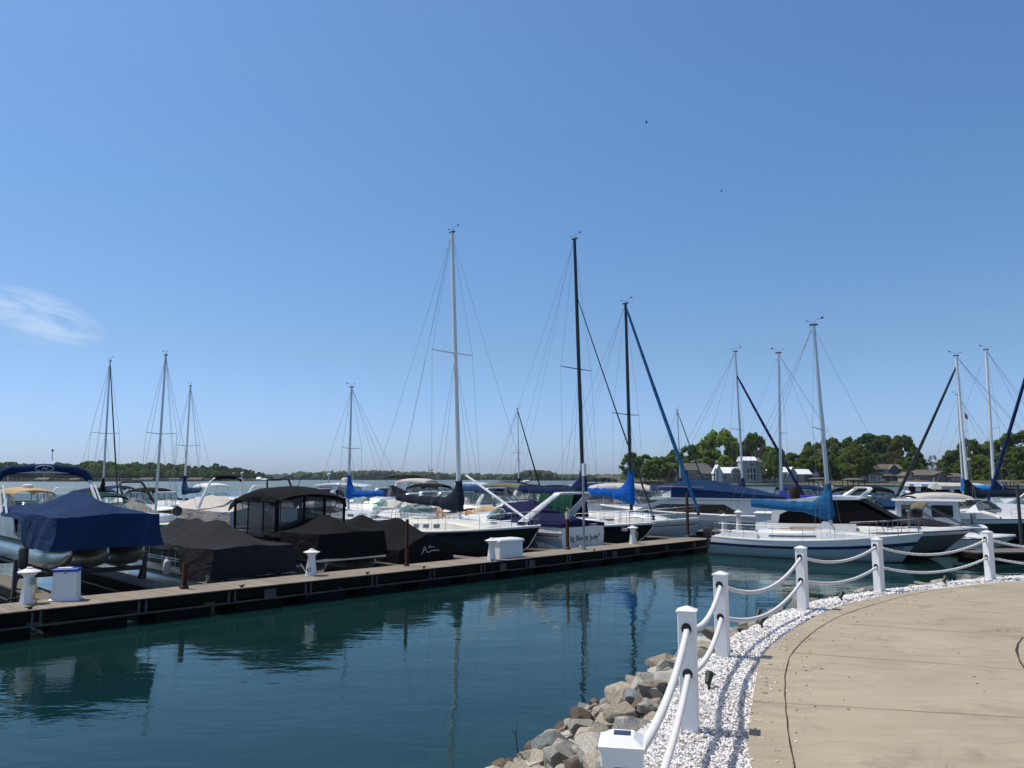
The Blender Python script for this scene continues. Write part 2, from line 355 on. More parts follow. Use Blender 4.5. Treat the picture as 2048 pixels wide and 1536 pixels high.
# ================================================================== water, bed, shore
ZW = 1.65                                                    # level of the promenade above the lake
def water_mat():
    m, t, out = nodes('lake_water')
    tc = N(t, 'ShaderNodeTexCoord').outputs['Object']
    a = noise_tex(t, mapping(t, tc, (.55, 1.15, 1), (0, 0, .35)), .75, 3, .5, .4)
    b_ = noise_tex(t, mapping(t, tc, (.8, 1.6, 1), (0, 0, .15)), 2.6, 3, .55, .5)
    c_ = noise_tex(t, mapping(t, tc, (1, 2.2, 1), (0, 0, -.2)), 8.0, 2, .5)
    gust = noise_tex(t, mapping(t, tc, (1, 1, 1)), .06, 3)
    gust = ma('ADD', .35, ma('MULTIPLY', ma('MAXIMUM', ma('SUBTRACT', gust, .42, t=t), 0.0, t=t), 4.0, t=t), t=t)
    h = ma('ADD', ma('MULTIPLY', a, 1.0, t=t), ma('ADD', ma('MULTIPLY', b_, .22, t=t), ma('MULTIPLY', ma('MULTIPLY', c_, .022, t=t), gust, t=t), t=t), t=t)
    b = N(t, 'ShaderNodeBump'); b.inputs['Strength'].default_value = 1.0; b.inputs['Distance'].default_value = .016; lk(t, h, b.inputs['Height'])
    fr = N(t, 'ShaderNodeFresnel'); fr.inputs['IOR'].default_value = 1.33; lk(t, b.outputs[0], fr.inputs['Normal'])
    d = N(t, 'ShaderNodeBsdfDiffuse'); d.inputs[0].default_value = (.0065, .033, .033, 1)
    tr = N(t, 'ShaderNodeBsdfTransparent'); tr.inputs[0].default_value = (.55, .75, .70, 1)
    m1 = N(t, 'ShaderNodeMixShader'); m1.inputs[0].default_value = .34; lk(t, d.outputs[0], m1.inputs[1]); lk(t, tr.outputs[0], m1.inputs[2])
    g = N(t, 'ShaderNodeBsdfGlossy')
    sp_ = N(t, 'ShaderNodeSeparateXYZ'); lk(t, tc, sp_.inputs[0])           # the open lake beyond the docks is ruffled by wind
    wind = ma('MINIMUM', ma('MAXIMUM', ma('DIVIDE', ma('SUBTRACT', sp_.outputs[1], 55.0, t=t), 160.0, t=t), 0.0, t=t), 1.0, t=t)
    lk(t, ma('ADD', .012, ma('MULTIPLY', wind, .34, t=t), t=t), g.inputs['Roughness'])
    g.inputs['Normal'].default_value = (0, 0, 1); g.inputs[0].default_value = (.90, 1.0, .96, 1); lk(t, b.outputs[0], g.inputs['Normal'])
    m2 = N(t, 'ShaderNodeMixShader'); lk(t, ma('MULTIPLY', fr.outputs[0], ma('SUBTRACT', 1.0, ma('MULTIPLY', wind, .62, t=t), t=t), t=t), m2.inputs[0]); lk(t, m1.outputs[0], m2.inputs[1]); lk(t, g.outputs[0], m2.inputs[2])
    lk(t, m2.outputs[0], out.inputs[0]); return m
M['water'] = water_mat()
o = MB().add([(-3500, -60, 0), (3500, -60, 0), (3500, 5000, 0), (-3500, 5000, 0)], [(0, 1, 2, 3)]).build('water', 'water'); tag(o, kind='structure')
M['bed'] = mat('dimmed_lake_mud', (.02, .035, .03), 1, var=.3, vs=.3)  # mud darkened in its colour for the light that deep water absorbs
o = MB().add([(-3500, -60, -2.6), (3500, -60, -2.6), (3500, 5000, -2.6), (-3500, 5000, -2.6)], [(0, 1, 2, 3)]).build('lake_bed', 'bed'); tag(o, kind='structure')
def smoothline(pts, n):
    out = []
    for i in range(n + 1):
        s = i / n * (len(pts) - 1); k = min(int(s), len(pts) - 2); u = s - k
        p0, p1, p2, p3 = pts[max(k - 1, 0)], pts[k], pts[k + 1], pts[min(k + 2, len(pts) - 1)]
        out.append(.5 * ((2 * p1) + (-p0 + p2) * u + (2 * p0 - 5 * p1 + 4 * p2 - p3) * u * u + (-p0 + 3 * p1 - 3 * p2 + p3) * u ** 3))
    return out
def V2(p): return Vector((p[0], p[1], 0))
edge_px = [(1506, 1536), (1504, 1415), (1512, 1360), (1523, 1317), (1548, 1287), (1592, 1256), (1629, 1234), (1680, 1212), (1756, 1194), (1848, 1180), (1939, 1170), (2048, 1161)]
edge = [Vector((1.05, -3, 0)), Vector((1.15, 1.0, 0)), Vector((1.28, 3.2, 0))] + [V2(G(u, v, ZW)) for u, v in edge_px] + [Vector((12.5, 14.6, 0)), Vector((19, 15.2, 0)), Vector((40, 15, 0))]
edge = smoothline(edge, 110)
lip_px = [(1306, 1434), (1329, 1393), (1394, 1317), (1429, 1297), (1458, 1273), (1517, 1244), (1560, 1223), (1618, 1203), (1680, 1191), (1760, 1179), (1848, 1170), (1921, 1160), (2048, 1150)]
lip = [Vector((-.1, -3, 0)), Vector((.05, .8, 0)), Vector((.30, 2.6, 0)), V2(G(1270, 1478, ZW - .03)) ] + [V2(G(u, v, ZW - .03)) for u, v in lip_px] + [Vector((12.6, 15.5, 0)), Vector((19, 16.1, 0)), Vector((40, 15.9, 0))]
lip = smoothline(lip, 110)
def normals(line):
    out = []
    for i in range(len(line)):
        d = line[min(i + 1, len(line) - 1)] - line[max(i - 1, 0)]; out.append(Vector((-d.y, d.x, 0)).normalized())
    return out
# concrete promenade: a slab with tooled joints
def concrete():
    m, t, out = nodes('broom_concrete')
    p = N(t, 'ShaderNodeBsdfPrincipled'); lk(t, p.outputs[0], out.inputs[0])
    tc = N(t, 'ShaderNodeTexCoord').outputs['Object']
    a = noise_tex(t, tc, .55, 6, .6, .3); b_ = noise_tex(t, mapping(t, tc, (.5, 2.4, 1), (0, 0, .1)), 3.0, 6, .65); c_ = noise_tex(t, tc, 160, 2)
    st = noise_tex(t, mapping(t, tc, (1, 1.6, 1)), 1.3, 7, .7, .8)
    k = ma('ADD', ma('MULTIPLY', a, .55, t=t), ma('ADD', ma('MULTIPLY', b_, .35, t=t), ma('MULTIPLY', c_, .12, t=t), t=t), t=t)
    base = ramp(t, k, [(.30, (.245, .203, .145)), (.50, (.345, .290, .206)), (.70, (.425, .366, .268))])
    mm = N(t, 'ShaderNodeMix'); mm.data_type = 'RGBA'
    lk(t, ma('MINIMUM', ma('MULTIPLY', ma('MAXIMUM', ma('SUBTRACT', st, .53, t=t), 0.0, t=t), 3.2, t=t), .38, t=t), mm.inputs['Factor']); lk(t, base, mm.inputs[6]); mm.inputs[7].default_value = (.15, .125, .09, 1)
    sp = N(t, 'ShaderNodeTexVoronoi'); sp.inputs['Scale'].default_value = 7; lk(t, tc, sp.inputs['Vector'])
    spot = ma('LESS_THAN', sp.outputs['Distance'], .045, t=t)
    m3 = N(t, 'ShaderNodeMix'); m3.data_type = 'RGBA'; lk(t, ma('MULTIPLY', spot, .6, t=t), m3.inputs['Factor']); lk(t, mm.outputs[2], m3.inputs[6]); m3.inputs[7].default_value = (.10, .075, .05, 1)
    lk(t, m3.outputs[2], p.inputs['Base Color']); p.inputs['Roughness'].default_value = .88
    b = N(t, 'ShaderNodeBump'); b.inputs['Strength'].default_value = .3; b.inputs['Distance'].default_value = .004
    lk(t, ma('ADD', c_, b_, t=t), b.inputs['Height']); lk(t, b.outputs[0], p.inputs['Normal'])
    return m
M['concrete'] = concrete()
M['joint'] = mat('joint_soil', (.035, .028, .02), .95, var=.5, vs=9)
M['joint2'] = mat('joint_soil_pale', (.09, .072, .05), .95, var=.6, vs=7)
en = normals(edge)
mb = MB(); n = len(edge)
top = [Vector((p.x, p.y, ZW)) for p in edge]
inner = [Vector((45, p.y if p.y < 15 else 15.0 - 3 * (i / n), ZW)) for i, p in enumerate(edge)]
poly = top + [Vector((60, 14.0, ZW)), Vector((60, -12, ZW)), Vector((1.0, -12, ZW))]
k = len(poly)
mb.add(poly + [p - Vector((0, 0, .16)) for p in poly], [tuple(range(k - 1, -1, -1))] + [(i, (i + 1) % k, k + (i + 1) % k, k + i) for i in range(k)])
path = mb.build('path', 'concrete', smooth=0); tag(path, kind='structure')
def strip(line, wd, z, name, mt):
    nn = normals(line); mb = MB(); vs = []; fs = []
    for i, (p, q) in enumerate(zip(line, nn)):
        w_ = wd * (.75 + .5 * noise.noise(p * 3.0)); j = q * (.007 * noise.noise(p * 4.0))
        vs += [p + q * w_ + j + Vector((0, 0, z)), p - q * w_ + j + Vector((0, 0, z))]
    for i in range(len(line) - 1): fs.append((2 * i, 2 * i + 1, 2 * i + 3, 2 * i + 2))
    o = mb.add(vs, fs).build(name, mt, path, smooth=0); return o
cj = [(1594, 1560), (1590, 1536), (1579, 1481), (1570, 1397), (1572, 1342), (1585, 1306), (1621, 1269), (1665, 1240), (1720, 1218), (1811, 1192), (1884, 1180), (1990, 1170)]
strip(smoothline([V2(G(u, v, ZW)) for u, v in cj], 160), .006, ZW + .004, 'expansion_joint', 'joint')
cj = [(2046, 1275), (2036, 1290), (2034, 1305), (2040, 1322), (2055, 1345), (2090, 1390)]
strip(smoothline([V2(G(u, v, ZW)) for u, v in cj], 50), .012, ZW + .004, 'expansion_joint', 'joint')
for a, b, c in (((1505, 1403), (1760, 1419), (2048, 1436)), ((1588, 1306), (1800, 1322), (2048, 1340)), ((1702, 1249), (1870, 1260), (2048, 1273)), ((1767, 1206), (1860, 1214), (1945, 1222)), ((1884, 1181), (1960, 1189), (2048, 1199))):
    p0, p1 = V2(G(*a, ZW)), V2(G(*c, ZW)); d = (p1 - p0)
    strip([p0 + d * (i / 60 * 1.6) for i in range(61)], .0042, ZW + .0042, 'control_joint', 'joint2' if a[1] < 1300 else 'joint')
# earth under gravel and stones
M['earth'] = mat('bank_earth', (.10, .08, .055), .95, var=.35, vs=4, bump=.6, bs=25)
ln = normals(lip)
def bankz(o): return ZW - .06 - (.67 * o if o < 2.5 else 1.675 + (o - 2.5) * .30)
mb = MB(); rings = []
for i in range(n):
    e, l, q = edge[i], lip[i], ln[i]
    r = [Vector((e.x, e.y, ZW - .05)), Vector((l.x, l.y, ZW - .06))]
    for o_ in (.3, .8, 1.4, 2.0, 2.6, 3.6, 5.2): r.append(Vector((l.x + q.x * o_, l.y + q.y * o_, bankz(o_))))
    rings.append(r)
mb.loft(rings, closed=False, cap=False, mi=[1] + [0] * 7)
M['chipbed'] = mat('marble_chip_bed', (.50, .46, .43), 1, var=.3, vs=60)
o = mb.build('shore_bank', ['earth', 'chipbed']); tag(o, kind='structure')
# ------------------------------------------------------------------ white gravel: one bed of loose stones
M['gravel'] = (lambda: None)()
def gravel_mat():
    m, t, out = nodes('white_marble_chips')
    p = N(t, 'ShaderNodeBsdfPrincipled'); lk(t, p.outputs[0], out.inputs[0])
    isl = N(t, 'ShaderNodeNewGeometry').outputs['Random Per Island']
    lk(t, ramp(t, isl, [(0, (.28, .22, .17)), (.06, (.48, .42, .36)), (.14, (.50, .47, .46)), (.24, (.74, .70, .68)), (.55, (.80, .77, .76)), (1, (.88, .87, .86))]), p.inputs['Base Color'])
    p.inputs['Roughness'].default_value = .75; return m
M['gravel'] = gravel_mat()
vs, fs = [], []
def stone(c, s):
    o = len(vs); a = RN.random() * 6.28; ca, sa = math.cos(a), math.sin(a)
    tx, ty = RN.uniform(-.5, .5), RN.uniform(-.5, .5)
    for x, y, z in ((1, 0, .1), (.1, .8, 0), (-.9, .15, .12), (-.1, -.85, 0), (.15, .05, .62), (0, 0, -.5)):
        x *= RN.uniform(.7, 1.2); y *= RN.uniform(.6, 1.1); z += tx * x + ty * y
        vs.append((c[0] + s * (x * ca - y * sa), c[1] + s * (x * sa + y * ca), c[2] + s * z))
    fs.extend([(o, o + 1, o + 4), (o + 1, o + 2, o + 4), (o + 2, o + 3, o + 4), (o + 3, o, o + 4), (o + 1, o, o + 5), (o + 2, o + 1, o + 5), (o + 3, o + 2, o + 5), (o, o + 3, o + 5)])
for i in range(n - 1):
    e0, e1, l0, l1 = edge[i], edge[i + 1], lip[i], lip[i + 1]
    Y = (e0.y + l0.y) / 2
    if Y < 2.0 or e0.x > 16: continue
    area = ((e1 - e0).length + (l1 - l0).length) / 2 * ((e0 - l0).length + (e1 - l1).length) / 2
    s = .0145 if Y < 7 else .018 if Y < 10 else .024
    cnt = int(area / (s * s) * .80)
    for k in range(cnt):
        a, b = RN.random(), RN.uniform(-.06, 1.0)
        p = e0.lerp(e1, a).lerp(l0.lerp(l1, a), b)
        hump = .012 * noise.noise(p * 4) + RN.uniform(-.012, .010)
        stone((p.x, p.y, ZW - .028 + hump - (.03 * max(0, b - .85) / .15)), s * RN.uniform(.55, 1.35))
for k in range(170):                                     # chips kicked out on to the concrete
    i = RN.randrange(12, 70); q = edge[i] - en[i] * abs(RN.gauss(0, .16)); stone((q.x, q.y, ZW + .006), .011 * RN.uniform(.5, 1.1))
me = bpy.data.meshes.new('gravel'); me.from_pydata(vs, [], fs); me.materials.append(M['gravel'])
go = bpy.data.objects.new('gravel', me); col.objects.link(go); tag(go, kind='stuff')
# ------------------------------------------------------------------ riprap: each boulder an object
def rock_mat(name, c1, c2, c3, sc_=6):
    m, t, out = nodes(name)
    p = N(t, 'ShaderNodeBsdfPrincipled'); lk(t, p.outputs[0], out.inputs[0])
    tc = N(t, 'ShaderNodeTexCoord').outputs['Object']
    a = noise_tex(t, tc, sc_, 8, .7, .4); b_ = noise_tex(t, tc, sc_ * 9, 5, .7)
    oi = N(t, 'ShaderNodeObjectInfo')
    base = ramp(t, ma('ADD', ma('MULTIPLY', a, .7, t=t), ma('MULTIPLY', b_, .32, t=t), t=t), [(.32, c1), (.5, c2), (.68, c3)])
    h = N(t, 'ShaderNodeHueSaturation'); lk(t, base, h.inputs['Color']); lk(t, ma('ADD', .7, ma('MULTIPLY', oi.outputs['Random'], .6, t=t), t=t), h.inputs['Value'])
    sx = N(t, 'ShaderNodeSeparateXYZ'); lk(t, N(t, 'ShaderNodeNewGeometry').outputs['Position'], sx.inputs[0])
    wet = ma('LESS_THAN', sx.outputs[2], .07, t=t)           # soaked and silted below the waterline
    mm = N(t, 'ShaderNodeMix'); mm.data_type = 'RGBA'; lk(t, ma('MULTIPLY', wet, .7, t=t), mm.inputs['Factor']); lk(t, h.outputs[0], mm.inputs[6]); mm.inputs[7].default_value = (.05, .038, .022, 1)
    lk(t, mm.outputs[2], p.inputs['Base Color']); p.inputs['Roughness'].default_value = .85
    b = N(t, 'ShaderNodeBump'); b.inputs['Strength'].default_value = .7; b.inputs['Distance'].default_value = .012
    lk(t, ma('ADD', a, ma('MULTIPLY', b_, .35, t=t), t=t), b.inputs['Height']); lk(t, b.outputs[0], p.inputs['Normal'])
    return m
M['rock_tan'] = rock_mat('tan_granite', (.10, .08, .058), (.31, .265, .20), (.50, .44, .35))
M['rock_grey'] = rock_mat('blue_grey_stone', (.06, .068, .066), (.16, .18, .175), (.30, .315, .305))
M['rock_pale'] = rock_mat('speckled_pale_granite', (.085, .078, .066), (.36, .335, .29), (.60, .57, .51), 11)
M['rock_brown'] = rock_mat('brown_stone', (.045, .03, .02), (.12, .085, .06), (.22, .165, .12))
import bmesh
def rock_mesh(seed, mt):
    r = random.Random(seed); bm = bmesh.new(); bmesh.ops.create_icosphere(bm, subdivisions=4, radius=1)
    for k in range(13):
        nn = Vector((r.gauss(0, 1), r.gauss(0, 1), r.gauss(0, 1))).normalized(); d = r.uniform(.40, .74)
        for v in bm.verts:
            q = v.co.dot(nn) - d
            if q > 0: v.co -= nn * q
    for v in bm.verts:
        v.co += v.co.normalized() * (noise.noise(v.co * 2.2 + Vector((seed, 0, 0))) * .05 + noise.noise(v.co * 6 + Vector((0, seed, 0))) * .022)
        v.co = Vector((v.co.x * 1.25, v.co.y * .98, v.co.z * .82))
    me = bpy.data.meshes.new('boulder'); bm.to_mesh(me); bm.free(); me.materials.append(M[mt])
    me.polygons.foreach_set('use_smooth', [True] * len(me.polygons)); me.set_sharp_from_angle(angle=math.radians(24)); return me
rkinds = (['rock_tan'] * 6 + ['rock_pale'] * 7 + ['rock_grey'] * 3 + ['rock_brown'] * 2)
rmesh = [(mt, rock_mesh(40 + i, mt)) for i, mt in enumerate(rkinds)]
RL = {'rock_tan': 'rough tan boulder in the stone bank between lake and gravel', 'rock_pale': 'pale speckled boulder in the stone bank between lake and gravel',
      'rock_grey': 'blue grey angular boulder in the stone bank below the rope fence', 'rock_brown': 'dark brown boulder in the stone bank at the water edge'}
def on_bank(i, f, o_): 
    l = lip[i].lerp(lip[i + 1], f); q = ln[i]; return l + q * o_
made = 0; cand = []
cum = 0; s_next = 0
for i in range(n - 1):
    seg = (lip[i + 1] - lip[i]).length
    if lip[i].y < 3.2 or lip[i].x > 11: cum += seg; continue
    while s_next < cum: s_next += .20
    while s_next < cum + seg:
        f = (s_next - cum) / seg
        far = lip[i].y > 9.4
        for o_ in ((.05, .21, .38, .55, .72, .89, 1.06, 1.23, 1.40, 1.57, 1.74, 1.92, 2.10, 2.28, 2.46, 2.66) if not far else (.04, .30, .58)):
            cand.append((i, f, o_))
        s_next += .20
    cum += seg
rocks = []
for i, f, o_ in cand:
    p = on_bank(i, f, o_ + RN.uniform(-.09, .09)); p += (lip[i + 1] - lip[i]).normalized() * RN.uniform(-.1, .1)
    if p.y < 3: continue
    u = 1024 + F * p.x / (p.y * CT)
    vv = 957 + F * (CH - bankz(o_)) / p.y
    if u < 860 or vv > 1640: continue
    if o_ > 2.3 and RN.random() < .5: continue
    rocks.append((p, o_))
print('rocks', len(rocks))
rocks.sort(key=lambda r: r[0].length + 1.2 * max(0, r[1] - 2.2))
rub = MB()
for ri, (p, o_) in enumerate(rocks):
    mt, me = RN.choice(rmesh)
    if o_ < .5 and RN.random() < .25: mt, me = RN.choice([r for r in rmesh if r[0] == 'rock_grey'])
    if o_ > 1.6 and RN.random() < .4: mt, me = RN.choice([r for r in rmesh if r[0] in ('rock_brown', 'rock_tan')])
    o = bpy.data.objects.new('boulder', me)
    s = RN.choice((RN.uniform(.07, .13), RN.uniform(.09, .17))) * (1.0 if o_ > .3 else .8)
    if RN.random() < .12: s *= 1.45
    o.scale = (s, s, s); o.rotation_euler = (RN.uniform(-.5, .5), RN.uniform(-.5, .5), RN.uniform(0, 6.28))
    z = bankz(o_) + s * .34 + RN.uniform(-.02, .06)
    if o_ < .3: s *= RN.uniform(1.0, 1.5); o.scale = (s, s, s * .85); z = ZW - .10 + RN.uniform(-.03, .05)
    o.location = (p.x, p.y, z)
    if ri < 292: col.objects.link(o); tag(o, RL[mt], 'boulder', 'boulders of the shore bank')
    else:                                                  # the rest, small and far, as one heap
        mx_ = Matrix.LocRotScale(o.location, o.rotation_euler, o.scale); rub.add([mx_ @ v.co for v in me.vertices], [list(q.vertices) for q in me.polygons], {'rock_tan': 0, 'rock_pale': 1, 'rock_grey': 2, 'rock_brown': 3}[mt]); bpy.data.objects.remove(o)
if rub.v: o = rub.build('rubble', ['rock_tan', 'rock_pale', 'rock_grey', 'rock_brown'], smooth=24, recalc=False); tag(o, kind='stuff')
# bare twig standing at the water edge
p = G(1033, 1505, .1); mb = MB(); mb.tube([(0, 0, -.3), (.01, 0, .05), (-.008, 0, .2), (.012, .01, .34)], [.009, .008, .006, .003], 6); mb.tube([(-.005, 0, .19), (-.04, 0, .25), (-.05, 0, .27)], [.005, .004, .002], 5)
o = mb.build('twig', 'twig', loc=p); tag(o, 'thin bare twig sticking up from the boulders at the water', 'twig')
# ------------------------------------------------------------------ rope fence
PS = []
base_px = [(1380, 1457), (1446, 1312), (1607, 1218), (1759, 1182), (1981, 1158)]
PS = [Vector((.414, 3.03, ZW - .03))] + [G(u, v, ZW - .02) for u, v in base_px]
PS += [PS[-1] + Vector((3.0, .75, 0)), PS[-1] + Vector((6.0, 1.0, 0))]
PH, HT, HL = .795, .70, .385
pl = ['white fence post nearest the viewer with a solar cap', 'white fence post rising beside the dark spotlight, its foot in gravel', 'white fence post with pyramid cap, third along the curve',
      'white fence post in front of the blue striped sailboat stern half', 'white fence post in front of the blue striped sailboat bow', 'white fence post beside the bow of the grey cruiser', 'white fence post past the edge of the promenade bend', 'white fence post farthest along the promenade']
for i, p in enumerate(PS):
    a = PS[max(i - 1, 0)]; b = PS[min(i + 1, len(PS) - 1)]
    d = (b - a); rz = math.atan2(d.y, d.x)
    h = PH + (.015 if i % 2 else 0)
    t_ = thing('fence_post', pl[i], 'fence post', p, rz + (.12 if i == 0 else 0), 'posts of the white rope fence')
    mb = MB(); w_ = .0625
    sec = lambda z, k=w_, c=.006: [(k - c, -k, z), (k, -k + c, z), (k, k - c, z), (k - c, k, z), (-k + c, k, z), (-k, k - c, z), (-k, -k + c, z), (-k + c, -k, z)]
    mb.loft([sec(-.1), sec(h)]); mb.build('shaft', 'vinylw', t_, smooth=20)
    mb = MB()
    if i:
        mb.loft([sec(h + .001, .072), sec(h + .014, .072), sec(h + .016, .066), sec(h + .04, .016, .004)]); mb.build('cap', 'vinylw', t_, smooth=15)
    else:
        mb.loft([sec(h - .06, .078), sec(h - .004, .078)]); mb.loft([sec(h - .004, .084), sec(h + .01, .086), sec(h + .012, .078), sec(h + .034, .046, .004), sec(h + .036, .044, .004)])
        cp = mb.build('cap', 'vinylw', t_, smooth=15)
        MB().box((0, 0, h + .038), (.046, .062, .003)).build('solar_panel', 'solar', cp, smooth=0)
    for z in (HT, HL):
        for sx in (-1, 1):
            mb = MB()
            ring = [(sx * (w_ + .002), .031 * math.cos(q * PI / 10), z + .036 * math.sin(q * PI / 10)) for q in range(20)] + [(sx * (w_ + .002), .031, z)]
            mb.tube(ring, .005, 6, cap=False)
            mb.add([(sx * (w_ + .0015), .03 * math.cos(q * PI / 8), z + .034 * math.sin(q * PI / 8)) for q in range(16)], [tuple(range(16))])
            mb.build('grommet', 'rub', t_)
names = ['nearest the viewer', 'beside the dark spotlight', 'over the narrow gravel bend', 'along the blue striped sailboat', 'before the grey cruiser bow', 'running off past the last bend']
for i in range(len(PS) - 1):
    for z, nm, sag in ((HT, 'upper', .17), (HL, 'lower', .15)):
        a = PS[i] + Vector((0, 0, z)); b = PS[i + 1] + Vector((0, 0, z)); L_ = (b - a).length; dd = (b - a).normalized(); up = Vector((0, 0, 1)); sd = dd.cross(up)
        if i == 0: sag *= .75
        sg = sag * (L_ / 2.8) ** 1.6
        step = .0042 if a.y < 5 else .0065 if a.y < 8 else .014 if a.y < 11 else .03; nr = int(L_ / step); nn_ = 18 if i < 3 else 9
        mb = MB(); rings = []
        for k in range(nr + 1):
            t = k / nr; c = a.lerp(b, t) - up * (4 * sg * t * (1 - t)) - up * .004; s_ = t * L_
            sl_ = -4 * sg * (1 - 2 * t) / L_; tn = (dd + up * sl_).normalized(); u2 = sd.cross(tn)
            rings.append([c + (sd * math.cos(q * 2 * PI / nn_) + u2 * math.sin(q * 2 * PI / nn_)) * (.0232 * (.52 + .48 * abs(math.cos(1.5 * q * 2 * PI / nn_ - s_ * PI / .042)) ** .7)) for q in range(nn_)])
        mb.loft(rings)
        o = mb.build('fence_rope', 'rope', smooth=180, recalc=False)
        tag(o, f'{nm} sagging white rope span {names[i] if i < len(names) else "beyond the bend"}', 'rope', 'ropes of the white fence')
# spotlights in the gravel
for (u, v), lb in zip(((1418, 1372), (1524, 1252), (1683, 1199), (1890, 1166), (1517, 1238)), ('dark green garden spotlight in gravel beside a fence post', 'dark garden spotlight in gravel at the inner bend', 'small garden spotlight where the gravel strip narrows', 'small garden spotlight near the grey cruiser bow', 'garden spotlight half behind the boulder lip at the bend')):
    p = G(u, v, ZW - .01); t_ = thing('garden_spotlight', lb, 'spotlight', p, RN.uniform(1.7, 2.3) - 1.2, 'garden spotlights in the gravel')
    mb = MB(); mb.tube([(0, 0, -.05), (0, 0, .05)], .012, 8); mb.build('stake', 'spot', t_)
    mb = MB(); rings = []
    d = Vector((.72, 0, .70)).normalized(); sd = Vector((0, 1, 0)); u2 = d.cross(sd)
    for r_, q in ((.012, -.06), (.026, -.05), (.03, 0), (.038, .05), (.034, .052), (.030, .03), (.004, .028)):
        rings.append([Vector((0, 0, .065)) + d * q + (sd * math.cos(k * PI / 7) + u2 * math.sin(k * PI / 7)) * r_ for k in range(14)])
    mb.loft(rings).build('lamp_head', 'spot', t_)
vs, fs = [], []
for k in range(260):
    if k < 150: i = RN.randrange(14, 80); q = edge[i] - en[i] * abs(RN.gauss(.1, .35))
    else: q = Vector((RN.uniform(1.6, 9), RN.uniform(4.2, 13), 0))
    if not (q.x > .5 and (q - edge[min(range(len(edge)), key=lambda j: (edge[j] - q).length)]).length < 9): continue
    a = RN.random() * 6.28; l = RN.uniform(.006, .02); d = Vector((math.cos(a) * l, math.sin(a) * l, 0)); e = Vector((-d.y, d.x, 0)) * .4; o_ = len(vs); z = Vector((0, 0, ZW + .003))
    vs += [q - d + z, q - e + z + Vector((0, 0, .004)), q + d + z, q + e + z + Vector((0, 0, .006))]; fs.append((o_, o_ + 1, o_ + 2, o_ + 3))
M['litter'] = mat('dry_leaf_bits', (.14, .09, .045), .9, var=.5, vs=2)
me = bpy.data.meshes.new('leaf_litter'); me.from_pydata(vs, [], fs); me.materials.append(M['litter']); o = bpy.data.objects.new('leaf_litter', me); col.objects.link(o); tag(o, kind='stuff')
# tufts of dry weed at the stones by the first post
mb = MB()
for k in range(90):
    a = RN.uniform(0, 6.28); r_ = RN.uniform(0, .10); h = RN.uniform(.06, .2); q = Vector((r_ * math.cos(a), r_ * math.sin(a), 0)); e = q + Vector((RN.gauss(0, .05), RN.gauss(0, .05), h)); s = Vector((.004, .002, 0))
    mb.add([q - s, q + s, e], [(0, 1, 2)])
M['weed'] = mat('dry_weed', (.22, .18, .05), .9, var=.4, vs=20)
o = mb.build('weed_tuft', 'weed', loc=(.17, 2.95, ZW - .17), smooth=0, recalc=False); tag(o, 'tuft of yellow weed between boulders and the nearest post', 'weed')
# ================================================================== docks
ZD = .58
D0, D1 = G(0, 1227, ZD), G(1427, 1077, ZD)
DD = (D1 - D0); DL = DD.length; DD = Vector((DD.x, DD.y, 0)).normalized(); DN = Vector((-DD.y, DD.x, 0)); DA = math.atan2(DD.y, DD.x)
def DK(u, off, z=ZD):                                   # the point of the line OFF behind the dock's front edge seen in column u
    k = (u - 1024) / F; p = D0 + DN * off
    # p.x + t*d.x = k*((p.y + t*d.y)*CT + (z-CH)*ST)
    t = (k * (p.y * CT + (z - CH) * ST) - p.x) / (DD.x - k * DD.y * CT)
    return Vector((p.x + DD.x * t, p.y + DD.y * t, z))
def dock_t(u, off=0): return (DK(u, off) - D0).dot(DD)
DW = 1.45
def dock(label, p0, ang, L, wd, z=ZD, near_side=True, group=None, detail=True, deck='planks'):
    t_ = thing('floating_dock', label, 'dock', (p0.x, p0.y, 0), ang, group)           # local x along the dock, y across, y=0 the side facing the viewer
    MB().box((L / 2, wd / 2, z - .025), (L, wd, .05)).build('deck', deck, t_, smooth=0)
    mb = MB()
    for y in (.035, wd - .035): mb.box((L / 2, y, z - .05 - .112), (L - .01, .06, .22))
    for x in (.03, L - .03): mb.box((x, wd / 2, z - .05 - .112), (.05, wd - .14, .22))
    mb.build('fascia_beam', 'beam', t_, smooth=0)
    mb = MB()
    mb.box((L / 2, .028, z - .345), (L - .02, .05, .045)); mb.box((L / 2, wd - .028, z - .345), (L - .02, .05, .045))
    mb.build('rail_channel', 'galvdk', t_, smooth=0)
    if detail:
        k = max(1, int(L / 1.9))
        for i in range(k): MB().box(((i + .5) * L / k, wd / 2, (z - .33) / 2 - .12), (L / k * .66, wd * .86, z - .15)).build('float', 'float', t_, smooth=0)
        for i in range(int(L / 2.2)):
            mb = MB()
            for dx in (0, .16): mb.box((.8 + i * 2.2 + dx, -.012, z - .20), (.05, .03, .30))
            mb.build('bracket', 'galvdk', t_, smooth=0)
        mb = MB(); mb.box((L / 2, -.012, z - .035), (L - .02, .024, .03)); mb.build('rub_strip', 'beam', t_, smooth=0)
    else: MB().box((L / 2, wd / 2, (z - .33) / 2 - .12), (L - .3, wd * .8, z - .15)).build('float', 'float', t_, smooth=0)
    return t_
E0 = D0 - DD * 9
main = dock('long weathered plank dock with a dark side, running diagonally past the boats', E0, DA, DL + 9, DW, group='marina docks')
for u, mt, wd in ((540, 'galv', .34), (1063, 'galv', .30), (1228, 'galv', .26), (1005, 'galv', .30)):   # junction plates on the dock's side
    x = (DK(u, 0) - E0).dot(DD); MB().box((x, -.03, ZD - .22), (wd, .02, .26)).build('cover_plate', 'galvdk', main, smooth=0)
